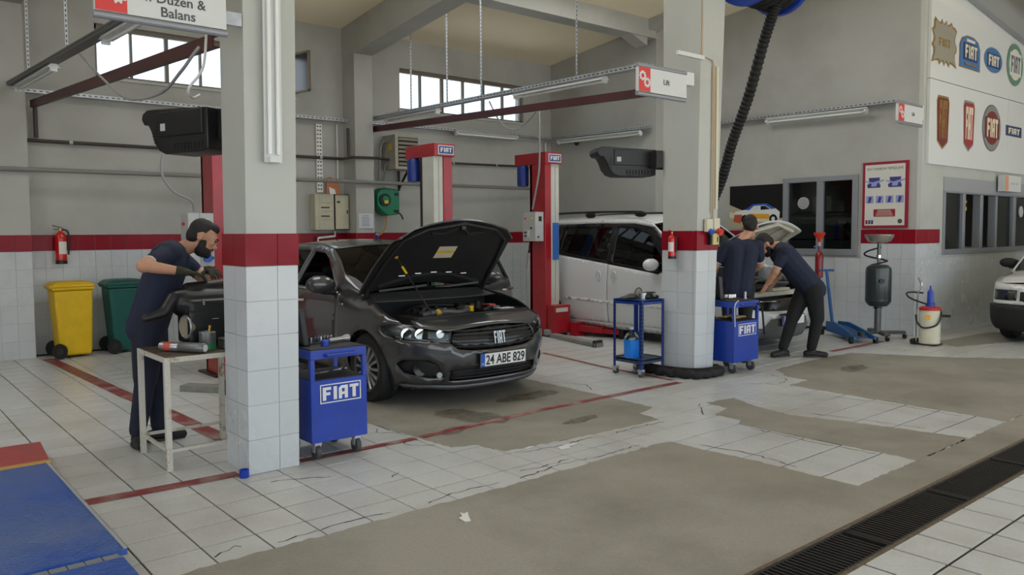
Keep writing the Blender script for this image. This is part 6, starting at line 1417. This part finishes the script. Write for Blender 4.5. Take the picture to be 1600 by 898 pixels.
# ======================================================= white van behind the right column
VW = mat('white van paint', (214, 216, 216), .25, coat=.8); VBK = mat('tinted black glass', (14, 14, 16), .08)
van = thing('white_van', 'white panel van with black side windows and raised bonnet', 'van', (9.33, 5.5, 0))
Dv = Shell(4.40, [(.15, .80), (.22, .86), (.32, .895), (.5, .912), (.8, .916), (1.0, .90), (1.15, .875), (1.4, .82), (1.6, .765), (1.7, .72), (1.78, .65)], .72, 2.6, .45, 3.2, [(.15, .05), (.3, 0), (.5, 0), (.62, .02), (.75, .07), (.9, .14), (1.05, .25)])
S, F = Dv.S, Dv.F; yw, yr, rw, zw = .90, 3.65, .36, .32
LOWG = mat('grey lower bumper', (92, 92, 92), .6)
Dv.panel('lower_bumper', [(0, .16), (F(.6), .17), (S(.40), .19), (S(.52), .22), (S(.50), .42), (F(.80), .34), (F(.55), .30), (F(.42), .42), (0, .43)], LOWG, van, full=True)
Dv.panel('front_bumper', [(0, .435), (F(.42), .425), (F(.55), .31), (F(.80), .35), (S(.50), .43), (S(.58), .53), (S(.50), .62), (F(.85), .60), (F(.5), .53), (0, .52)], VW, van, [[(F(.10), .465), (F(.26), .465), (F(.26), .482), (F(.10), .482)], [(-F(.26), .465), (-F(.10), .465), (-F(.10), .482), (-F(.26), .482)]], full=True)
Dv.panel('grille', [(0, .525), (F(.5), .535), (F(.84), .605), (F(.80), .66), (0, .68)], BLK, van, full=True, inset=.01)
Dv.panel('grille_trim', [(F(.25), .645), (F(.55), .65), (F(.55), .66), (F(.25), .655)], CHROME, van, inset=-.004, thick=.008)
vh = [(F(.62), .665), (F(.86), .61), (S(.50), .63), (S(.68), .80), (S(.62), .92), (S(.45), .86), (F(.72), .76)]
Dv.panel('lamp_housing', vh, MATS['lamp silver'], van, inset=.05); Dv.panel('lamp_cover', vh, CLEAR, van, thick=.004)
for sd in (-1, 1):
    for ux, zz in ((F(.76), .70), (S(.40), .74)): MB().lathe(Dv.p(sd*ux, zz, .03), [(.02, -.03), (.045, -.01), (.055, .01)], (sd*.4, -.9, .1), 18).build('reflector', CHROME, van)
vf = [(S(yw+rw*math.cos(R(140))), zw+rw*math.sin(R(140)))]+arc(S, yw, zw, rw, 136, -15, 14)+[(S(1.26), .2), (S(1.34), .2), (S(1.34), .7), (S(1.25), 1.06), (S(.95), 1.06), (S(.7), .99), (S(.62), .925), (S(.69), .80), (S(.52), .635), (S(.59), .54)]
Dv.panel('fender', vf, VW, van)
Dv.panel('front_door', [(S(1.35), .22), (S(2.38), .22), (S(2.39), 1.075), (S(1.9), 1.02), (S(1.45), .965), (S(1.27), 1.03), (S(1.35), .7)], VW, van)
Dv.panel('sliding_door', [(S(2.39), .22), (S(3.24), .22), (S(3.33), .45), (S(3.55), .72), (S(3.52), 1.20), (S(2.40), 1.08)], VW, van)
Dv.panel('sill', [(S(1.26), .14), (S(3.28), .14), (S(3.28), .215), (S(1.26), .215)], VW, van, inset=-.012)
Dv.panel('rear_quarter', [(S(3.27), .2)]+arc(S, yr, zw, rw, 195, -15, 14)+[(S(4.1), .2), (Dv.umax, .25), (Dv.umax, 1.22), (S(3.53), 1.2), (S(3.56), .72), (S(3.34), .45)], VW, van, h=.09)
glz = [(S(1.02), 1.065), (S(1.35), 1.38), (S(1.62), 1.60), (S(2.0), 1.655), (S(2.9), 1.665), (S(4.15), 1.64), (S(4.2), 1.25), (S(3.5), 1.215), (S(2.4), 1.09), (S(1.9), 1.035), (S(1.45), .985), (S(1.25), 1.07)]
vw1 = [(S(1.42), 1.03), (S(1.36), 1.13), (S(1.70), 1.50), (S(1.98), 1.585), (S(2.28), 1.60), (S(2.30), 1.11), (S(1.9), 1.06)]
vw2 = [(S(2.42), 1.13), (S(2.40), 1.60), (S(3.35), 1.595), (S(3.42), 1.24), (S(3.0), 1.18)]
vw3 = [(S(3.52), 1.25), (S(3.46), 1.59), (S(4.08), 1.57), (S(4.1), 1.28)]
Dv.panel('window_band', glz, BLK, van, [vw1, vw2, vw3], thick=.02); TIN = glass('tinted van glass', (58, 60, 62), .3)
for q in (vw1, vw2, vw3): Dv.panel('side_window', q, TIN, van, inset=.008, thick=0)
Dv.panel('roof_rail_gutter', [(S(1.02), 1.066), (S(1.35), 1.385), (S(1.62), 1.605), (S(2.0), 1.66), (S(2.9), 1.67), (S(4.15), 1.645), (S(4.2), 1.70), (S(2.9), 1.73), (S(2.0), 1.72), (S(1.66), 1.655), (S(1.33), 1.42), (S(.98), 1.09)], VW, van, inset=-.004, thick=.03)
Dv.span('windscreen', [(1.0, 1.075), (1.33, 1.405), (1.66, 1.645)], CGLASS, van, crown=.03, bow=lambda t: .16-.06*t, thick=0, k=.98)
Dv.span('roof', [(1.66, 1.65), (2.0, 1.72), (2.9, 1.735), (4.2, 1.70)], VW, van, crown=.07, bow=lambda t: .10-.1*t)
for sd in (-1, 1):
    rr = [V(sd*.66, 1.95+2.1*i/12, 1.82+.015*math.sin(math.pi*i/12)) for i in range(13)]; MB().tube(rr, .017, 8).build('roof_rail', BLACK, van)
    for y in (1.97, 2.95, 4.02): MB().ell((sd*.66, y, 1.79), (.03, .11, .045)).build('rail_foot', BLACK, van)
    for y in (2.24, 2.54):
        hp = Dv.p(sd*S(y), .90, -.004); MB().tube([hp+V(sd*.012, .05*math.cos(k*.4), .075*math.sin(k*.4)) for k in range(16)], .011, 6, closed=True).build('handle_ring', VW, van); MB().bar(hp+V(sd*.02, .0, -.055), hp+V(sd*.02, .0, .055), .02, .03, (0, 1, 0)).build('door_handle', VW, van)
    mirror(van, Dv.p(sd*S(1.45), 1.03, -.02), sd, VW, 1.15)
    Dv.panel('door_moulding', [(S(1.37), .50), (S(3.25), .53), (S(3.25), .57), (S(1.37), .54)], VW, van, sides=(sd,), inset=-.012, thick=.014)
    for y in (yw, yr): wheel(van, sd*.79, y, .32, .2, sd, 10)
Dv.panel('tail_lamp', [(S(4.22), .95), (S(4.40), .95), (S(4.40), 1.5), (S(4.26), 1.5)], mat('tail red', (150, 20, 26), .2), van, inset=-.004, thick=.01)
MB().box(-.72, .72, .4, 4.2, .16, .2).box(-.78, .78, 1.1, 4.1, .22, .26).build('underbody', MBK, van, smooth=0)
MB().box(-.76, .76, .98, 1.04, .2, 1.04).build('bulkhead', LINER, van, smooth=0)
for x in (-.4, .4): seat(van, x, 1.85, .42)
MB().cbox((0, 3.0, .75), (1.4, .3, .7)).build('rear_bench', DARKIN, van, bevel=.05)
BEI = mat('underside primer', (196, 192, 176), .5, noise=.12, nscale=8)
MB().box(-.62, .62, .16, .26, .70, .76).box(-.2, .2, .14, .24, .76, .80).build('slam_panel', BEI, van, smooth=0, bevel=.01); MB().box(-.62, .62, .3, .98, .3, .34).box(-.66, -.62, .2, 1.0, .3, .86).box(.62, .66, .2, 1.0, .3, .86).build('bay_tub', LINER, van, smooth=0)
MB().box(-.3, .25, .35, .8, .4, .82).build('engine_cover', EBK, van, bevel=.02); MB().box(.3, .55, .4, .65, .5, .84).build('battery', EBK, van, bevel=.01); MB().box(-.58, -.34, .35, .7, .5, .86).build('air_box', EBK, van, bevel=.02)
for pts in ([(-.5, .3, .84), (-.2, .35, .9), (.1, .32, .86), (.4, .3, .84)], [(-.3, .6, .86), (0, .7, .92), (.3, .62, .88)]): MB().tube(spline(pts, 8), .025, 8).build('hose', EG, van)
H2 = V(0, 1.0, 1.05); B2 = Matrix.Translation(H2) @ Matrix.Rotation(R(-50), 4, 'X') @ Matrix.Translation(-H2)
def vhood(q, t, dz=0, k=1): return B2 @ V(q*(.74-.09*t*t)*k, 1.0-.86*t-.12*(1-q*q)*(.5+.5*t), 1.05-.26*t**1.6+.06*(1-q*q)+dz)
vo = MB().loft([[vhood(-1+2*j/20, i/14) for j in range(21)] for i in range(15)], False, False).build('bonnet', VW, van, smooth=60); q_ = vo.modifiers.new('t', 'SOLIDIFY'); q_.thickness = .012; q_.offset = 0
MB().loft([[vhood(-1+2*j/20, .02+.96*i/14, -.02-.02*min(1, (1-abs(-1+2*j/20))/.15), .98) for j in range(21)] for i in range(15)], False, False).build('bonnet_inner', BEI, vo, smooth=60)
for pts in ([(-.85, .05), (-.8, .5), (-.7, .9), (0, .96), (.7, .9), (.8, .5), (.85, .05)], [(-.3, .1), (-.25, .5), (-.4, .9)], [(.3, .1), (.25, .5), (.4, .9)], [(-.8, .3), (0, .35), (.8, .3)]): MB().tube([vhood(a, b, -.05) for a, b in pts], .028, 6).build('inner_rib', BEI, vo)
MB().cyl((.55, .3, .86), vhood(.8, .5, -.03), .007, n=8).build('prop_rod', DSTEEL, van)
pc = Dv.p(0, .40, -.006); number_plate(van, pc+V(0, -.012, 0), (1, 0, 0), (0, 0, 1), (0, -1, 0), '')

# ======================================================= old white van at the right picture edge
old = thing('delivery_van', 'old white van with black bumper at the right picture edge', 'van', (12.0, 3.36, 0), R(-90))
Ov = Shell(4.0, [(.15, .70), (.25, .78), (.4, .80), (.6, .80), (.85, .79), (1.0, .76), (1.2, .70), (1.45, .62), (1.6, .56)], .42, 3.4, .4, 3.4, [(.15, .04), (.3, 0), (.5, 0), (.55, .05), (.7, .08), (.8, .13), (.9, .22)])
S, F = Ov.S, Ov.F; yw, yr, rw, zw = .68, 3.1, .33, .285
Ov.panel('bumper', [(0, .17), (F(.6), .17), (S(.30), .19), (S(.34), .30), (S(.42), .50), (F(.7), .53), (0, .53)], MBK, old, full=True, inset=-.03, thick=.05)
Ov.panel('front_panel', [(0, .53), (F(.66), .53), (S(.2), .53), (S(.42), .53), (S(.42), .80), (S(.2), .82), (F(.6), .80), (0, .80)], VW, old, [[(F(.44), .575), (F(.765), .575), (F(.765), .72), (F(.44), .72)], [(-F(.765), .575), (-F(.44), .575), (-F(.44), .72), (-F(.765), .72)]], full=True)
Ov.panel('lamp_housing', [(F(.43), .565), (F(.77), .565), (F(.77), .73), (F(.43), .73)], mat('lamp bowl', (200, 198, 188), .4), old, inset=.03)
Ov.panel('lamp_cover', [(F(.45), .58), (F(.76), .58), (F(.76), .715), (F(.45), .715)], glass('ribbed lamp glass', (215, 218, 210), .4, .2), old, inset=.004, thick=.004)
for sd in (-1, 1): MB().lathe(Ov.p(sd*F(.6), .65, .02), [(.03, -.03), (.055, -.01), (.062, .006)], (0, -1, 0), 18).build('reflector', CHROME, old)
Ov.panel('grille', [(0, .56), (F(.40), .56), (F(.40), .70), (0, .71)], MBK, old, full=True, inset=-.004)
Ov.panel('fender', [(S(.42), .50)]+arc(S, yw, zw, rw, 140, -15, 12)+[(S(1.05), .2), (S(1.12), .2), (S(1.12), .95), (S(.8), .92), (S(.43), .81)], VW, old)
Ov.panel('door', [(S(1.13), .22), (S(2.1), .22), (S(2.1), 1.0), (S(1.13), .96)], VW, old)
Ov.panel('body_side', [(S(2.11), .22), (S(2.75), .22)]+arc(S, yr, zw, rw, 195, -15, 10)+[(S(3.5), .22), (Ov.umax, .25), (Ov.umax, 1.5), (S(2.2), 1.55), (S(2.11), 1.0)], VW, old, h=.1)
Ov.panel('cabin_frame', [(S(.95), .93), (S(1.62), 1.52), (S(2.15), 1.55), (S(2.12), 1.0)], VW, old, [[(S(1.25), 1.0), (S(1.7), 1.44), (S(2.05), 1.46), (S(2.05), 1.02)]])
Ov.panel('door_window', [(S(1.25), 1.0), (S(1.7), 1.44), (S(2.05), 1.46), (S(2.05), 1.02)], TIN, old, inset=.01, thick=0)
Ov.span('bonnet', [(.16, .805), (.5, .88), (.93, .94)], VW, old, crown=lambda t: .03+.02*t, bow=lambda t: .06+.04*t, k=.985)
Ov.span('windscreen', [(.95, .95), (1.3, 1.25), (1.62, 1.51)], VBK, old, crown=.02, bow=.1, thick=0, k=.97)
Ov.span('roof', [(1.62, 1.52), (2.2, 1.56), (3.6, 1.56)], VW, old, crown=.05)
for sd in (-1, 1):
    Ov.panel('pillar', [(S(.93), .935), (S(1.0), .94), (S(1.66), 1.52), (S(1.6), 1.53)], VW, old, sides=(sd,), inset=-.006, thick=.03)
    for y in (yw, yr): wheel(old, sd*.68, y, .285, .17, sd, 8)
    mo = mirror(old, Ov.p(sd*S(1.2), .99, -.03), sd, MBK, 1.0)
MB().box(-.6, .6, .2, 3.8, .18, .22).build('underbody', MBK, old, smooth=0)
MB().box(-.66, .66, .5, .95, .25, .8).build('engine_bay', LINER, old, smooth=0)
for x in (-.35, .35): seat(old, x, 1.75, .3)

t = thing('engine_cover_panel', 'black plastic panel leaning upright in the open engine bay of the white van', 'car part', (8.98, 5.86, .865))
MB().prism([(-.16, 0), (.16, 0), (.14, .5), (.05, .56), (-.13, .52)], (0, 0, 0), (.8, .6, 0), (0, .25, .97), (0, .02, 0)).build('panel', BLACK, t, smooth=0, bevel=.006)
MB().bar((-.08, -.055, .12), (.06, .05, .12), .012, .02).build('rib', BLACK, t, smooth=0)
# ---------------------------------------------------------------- the three mechanics
NAVY = mat('navy work shirt', (30, 38, 60), .85, bump=.25, bscale=40); NAVYT = mat('navy work trousers', (28, 32, 50), .85, bump=.3, bscale=30); BLKT = mat('black trousers', (24, 24, 27), .85, bump=.3, bscale=30)
SKIN = mat('skin', (196, 146, 118), .5, noise=.05, nscale=12); HAIR = mat('black hair', (22, 18, 17), .6, bump=.5, bscale=200); SHOE = mat('black shoe', (28, 27, 27), .6); SOLE = mat('dark sole', (60, 58, 55), .7); GLOVE = mat('olive work glove', (46, 48, 34), .8, bump=.3, bscale=60)
WPIPE = mat('white sleeve piping', (205, 205, 205), .7)
def hand(mb, wr, d, pn, thumb, curl=.5, s=1):
    """wr wrist, d hand direction, pn palm normal (fingers curl towards it), thumb = side vector of the thumb"""
    wr, d, pn, t = Vector(wr), Vector(d).normalized(), Vector(pn).normalized(), Vector(thumb); t = (t-d*t.dot(d)).normalized(); pn = (pn-d*pn.dot(d)-t*pn.dot(t)).normalized()
    for k in (-.028, -.009, .009, .028): mb.capsule(wr+d*.02*s+t*k*.75*s, wr+d*.088*s+t*k*s, .0165*s, .0135*s)
    for i, (k, L) in enumerate(((.032, .070), (.0105, .080), (-.0105, .074), (-.031, .058))):
        a = wr+d*.095*s+t*k*s; b = a+(d+pn*curl*.5).normalized()*L*.48*s+t*k*.12*s; c = b+(d+pn*curl*1.5).normalized()*L*.36*s; e = c+(d*.7+pn*curl*2).normalized()*L*.22*s
        mb.capsule(a-d*.02*s, b, .0098*s, .009*s).capsule(b, c, .009*s, .0082*s).capsule(c, e, .0082*s, .0072*s)
    a = wr+d*.03*s+t*.03*s; b = a+(d*.7+t*.75+pn*.3).normalized()*.045*s; c = b+(d*.95+t*.25+pn*.3).normalized()*.032*s
    mb.capsule(a, b, .0145*s, .0115*s).capsule(b, c, .0115*s, .009*s)
def person(label, base, J, face, up, shirt, trous, feet, hands, glove=False, beard=True, bulk=1.0, hs=1.06):
    t = thing('person', label, 'person', base); B = Vector(base); J = {k: Vector(v)-B for k, v in J.items()}
    f = Vector(face).normalized(); u = Vector(up); u = (u-f*u.dot(f)).normalized(); r = f.cross(u)
    HM = Matrix(((r.x, f.x, u.x, J['head'].x), (r.y, f.y, u.y, J['head'].y), (r.z, f.z, u.z, J['head'].z), (0, 0, 0, 1))) @ Matrix.Scale(hs, 4)
    sh = (J['shL']-J['shR']).normalized(); hp = (J['hipL']-J['hipR']).normalized(); chest = (J['shL']+J['shR'])/2; pel = (J['hipL']+J['hipR'])/2
    # skin: one continuous body
    b = MB()
    b.ell((0, -.012, .028), (.076, .097, .098), M=HM).ell((0, .03, -.045), (.06, .066, .075), M=HM).ell((0, .068, -.095), (.03, .028, .026), M=HM).ell((0, .052, .01), (.06, .048, .05), M=HM)
    b.ell((0, .104, -.032), (.0125, .016, .014), M=HM).ell((0, .093, -.008), (.010, .012, .028), M=HM).ell((0, .086, .022), (.045, .012, .010), M=HM)
    for k in (-1, 1): b.ell((k*.079, -.012, -.008), (.010, .020, .031), M=HM).ell((k*.04, .07, -.02), (.022, .02, .018), M=HM)
    b.ell((0, .092, -.064), (.024, .012, .007), M=HM).ell((0, .09, -.078), (.020, .012, .007), M=HM)
    b.capsule(J['neck']-(J['head']-J['neck'])*.35, J['head']-u*.055-f*.015, .062, .054)
    for k in (-1, 1): b.capsule(pel+hp*k*.06, chest+sh*k*.08-(chest-pel).normalized()*.04, .10, .105)
    b.capsule(J['shR'], J['shL'], .055)
    hm = MB() if glove else b
    for s_ in 'LR':
        b.capsule(J['sh'+s_], J['el'+s_], .052*bulk, .043*bulk).capsule(J['el'+s_], J['el'+s_].lerp(J['wr'+s_], .4), .043, .041).capsule(J['el'+s_].lerp(J['wr'+s_], .4), J['wr'+s_], .041, .027)
        b.capsule(J['hip'+s_], J['kn'+s_], .075, .055).capsule(J['kn'+s_], J['an'+s_], .05, .04)
        d, pn, th, cu = hands[s_]; hand(hm, J['wr'+s_], d, pn, th, cu)
    body = remesh(b, 'body', SKIN, t, .0058, 3)
    if glove:
        for s_ in 'LR':
            g = MB(); d, pn, th, cu = hands[s_]; hand(g, J['wr'+s_], d, pn, th, cu, 1.06); d = Vector(d).normalized(); q = (J['wr'+s_]-J['el'+s_]).normalized(); g.capsule(J['wr'+s_]-q*.03, J['wr'+s_]+d*.03, .036, .028)
            remesh(g, 'glove', GLOVE, t, .0055, 2)
    # clothes
    c = MB(); ax = (chest-pel).normalized()
    for k in (-1, 1): c.capsule(pel+hp*k*.055-ax*.0, chest+sh*k*.075-ax*.06, .125*bulk, .125*bulk).capsule(pel+hp*k*.06-ax*.05, pel+hp*k*.06+ax*.1, .127*bulk, .12*bulk)
    c.capsule(J['shR']-sh*.0, J['shL'], .074*bulk).capsule(chest-ax*.02-sh*.08, chest-ax*.02+sh*.08, .10*bulk)
    for s_ in 'LR':
        c.capsule(J['neck']-(J['head']-J['neck'])*.42, J['sh'+s_]*.9+chest*.1, .062, .066)
        e = J['sh'+s_].lerp(J['el'+s_], .62); c.capsule(J['sh'+s_], e, .073, .064)
    shirt_o = remesh(c, 'shirt', shirt, t, .010, 4)
    for s_ in 'LR':
        d = (J['el'+s_]-J['sh'+s_]).normalized(); e = J['sh'+s_].lerp(J['el'+s_], .62)+d*.048; w1, w2, _ = basis(d)
        MB().tube([e+w1*.053*math.cos(k*.45)+w2*.053*math.sin(k*.45) for k in range(14)], .005, 6, closed=True).build('sleeve_trim', WPIPE, shirt_o)
    c = MB()
    for k in (-1, 1): c.capsule(pel+hp*k*.055-ax*.06, pel+hp*k*.06+ax*.04, .118*bulk, .118*bulk)
    for s_ in 'LR':
        c.capsule(J['hip'+s_]-V(0, 0, .02), J['hip'+s_].lerp(J['kn'+s_], .5), .108*bulk, .093*bulk).capsule(J['hip'+s_].lerp(J['kn'+s_], .5), J['kn'+s_], .093*bulk, .076*bulk).capsule(J['kn'+s_], J['kn'+s_].lerp(J['an'+s_], .5), .076, .07).capsule(J['kn'+s_].lerp(J['an'+s_], .5), J['an'+s_]+V(0, 0, .03), .07, .06)
    remesh(c, 'trousers', trous, t, .011, 4)
    for s_ in 'LR':
        a, d = J['an'+s_], Vector(feet[s_]).normalized(); w = V(-d.y, d.x, 0); g = MB(); g0 = V(a.x, a.y, 0)
        g.capsule(g0-d*.055+V(0, 0, .045), g0+d*.05+V(0, 0, .042), .042, .044).capsule(g0+d*.05+V(0, 0, .042), g0+d*.16+V(0, 0, .034), .046, .036).capsule(g0+V(0, 0, .05), a+V(0, 0, .02), .045, .045)
        so = remesh(g, 'shoe', SHOE, t, .008, 3)
        for v in so.data.vertices: v.co.z = max(v.co.z, .004)
        g = MB(); g.loft([[g0+d*(-.095+.275*(.5-.5*math.cos(math.pi*i/12)))+w*(k*(.047 if i < 12 else 0)*math.sin(max(.15, math.pi*min(.92, i/12+.12)))) + V(0, 0, z) for k, z in ((-1, .001), (1, .001), (1, .022), (-1, .022))] for i in range(13)])
        g.build('sole', SOLE, so)
    # hair, brows, eyes, beard
    h = MB().ell((0, -.024, .046), (.0795, .094, .090), M=HM).ell((0, .03, .085), (.058, .055, .042), M=HM).ell((0, -.052, .0), (.071, .066, .078), M=HM)
    remesh(h, 'hair', HAIR, t, .007, 2)
    for k in (-1, 1):
        MB().ell((k*.032, .093, .006), (.013, .008, .007), M=HM).build('eye', mat('eye', (40, 30, 26), .2), t)
        MB().ell((k*.033, .098, .026), (.022, .006, .005), M=HM).build('eyebrow', HAIR, t)
    if beard:
        g = MB().ell((0, .032, -.078), (.0615, .064, .058), M=HM).ell((0, .074, -.1), (.034, .027, .03), M=HM).ell((0, .094, -.055), (.03, .012, .008), M=HM)
        for k in (-1, 1): g.ell((k*.05, .02, -.05), (.018, .03, .045), M=HM)
        remesh(g, 'beard', HAIR, t, .006, 2)
    return t
person('mechanic in navy with dark gloves bent over a heater housing at the work table', (1.66, 6.22, 0),
       dict(hipR=(1.69, 6.13, .92), hipL=(1.75, 6.31, .92), shR=(1.83, 6.04, 1.41), shL=(1.95, 6.36, 1.41), neck=(1.97, 6.18, 1.45), head=(2.095, 6.12, 1.52),
            elR=(1.60, 5.88, 1.33), wrR=(1.84, 5.80, 1.285), elL=(2.16, 6.30, 1.20), wrL=(2.10, 6.02, 1.285), knR=(1.66, 6.14, .5), knL=(1.78, 6.28, .5), anR=(1.60, 6.17, .09), anL=(1.77, 6.24, .09)),
       (.82, -.38, -.42), (.4, 0, 1), NAVY, NAVYT, dict(R=(-.1, -1, 0), L=(1, -.25, 0)),
       dict(R=((.95, -.15, -.2), (0, 0, -1), (.1, 1, 0), .55), L=((0, -1, -.15), (0, 0, -1), (-1, 0, 0), .5)), glove=True, bulk=1.17)
person('mechanic in navy shirt standing with his back to the camera at the white van', (8.08, 5.44, 0),
       dict(hipL=(8.00, 5.52, .90), hipR=(8.14, 5.39, .90), shL=(8.005, 5.575, 1.365), shR=(8.295, 5.335, 1.365), neck=(8.19, 5.47, 1.46), head=(8.315, 5.46, 1.585),
            elL=(7.93, 5.67, 1.12), wrL=(8.06, 5.82, .94), elR=(8.42, 5.38, 1.14), wrR=(8.50, 5.58, 1.02), knL=(7.99, 5.52, .5), knR=(8.12, 5.38, .5), anL=(7.97, 5.50, .09), anR=(8.10, 5.37, .09)),
       (.75, .55, -.45), (0, 0, 1), NAVY, BLKT, dict(L=(.55, .83, 0), R=(.7, .7, 0)),
       dict(L=((.5, .5, -.6), (.6, -.2, -.5), (.5, -.5, .5), .6), R=((.3, .8, -.4), (0, 0, -1), (-.8, .3, 0), .6)), beard=False, hs=1.12)
person('mechanic in navy shirt leaning far over the open engine bay of the white van', (9.0, 5.15, 0),
       dict(hipR=(9.05, 5.05, .86), hipL=(9.16, 5.20, .86), shR=(8.68, 5.22, 1.30), shL=(8.94, 5.52, 1.32), neck=(8.77, 5.40, 1.36), head=(8.65, 5.47, 1.375),
            elR=(8.62, 5.30, 1.05), wrR=(8.63, 5.42, .885), elL=(9.06, 5.49, 1.10), wrL=(9.04, 5.56, .90), knR=(9.07, 5.00, .47), knL=(8.92, 5.24, .48), anR=(9.0, 5.03, .09), anL=(8.78, 5.28, .09)),
       (-.45, .40, -.75), (-.6, .5, .6), NAVY, BLKT, dict(R=(.35, -.5, 0), L=(-.95, .25, 0)),
       dict(R=((.0, .5, -.8), (0, .8, .4), (.9, 0, 0), .6), L=((-.1, .5, -.7), (0, .8, .4), (-.9, 0, 0), .6)), beard=True, bulk=1.12)
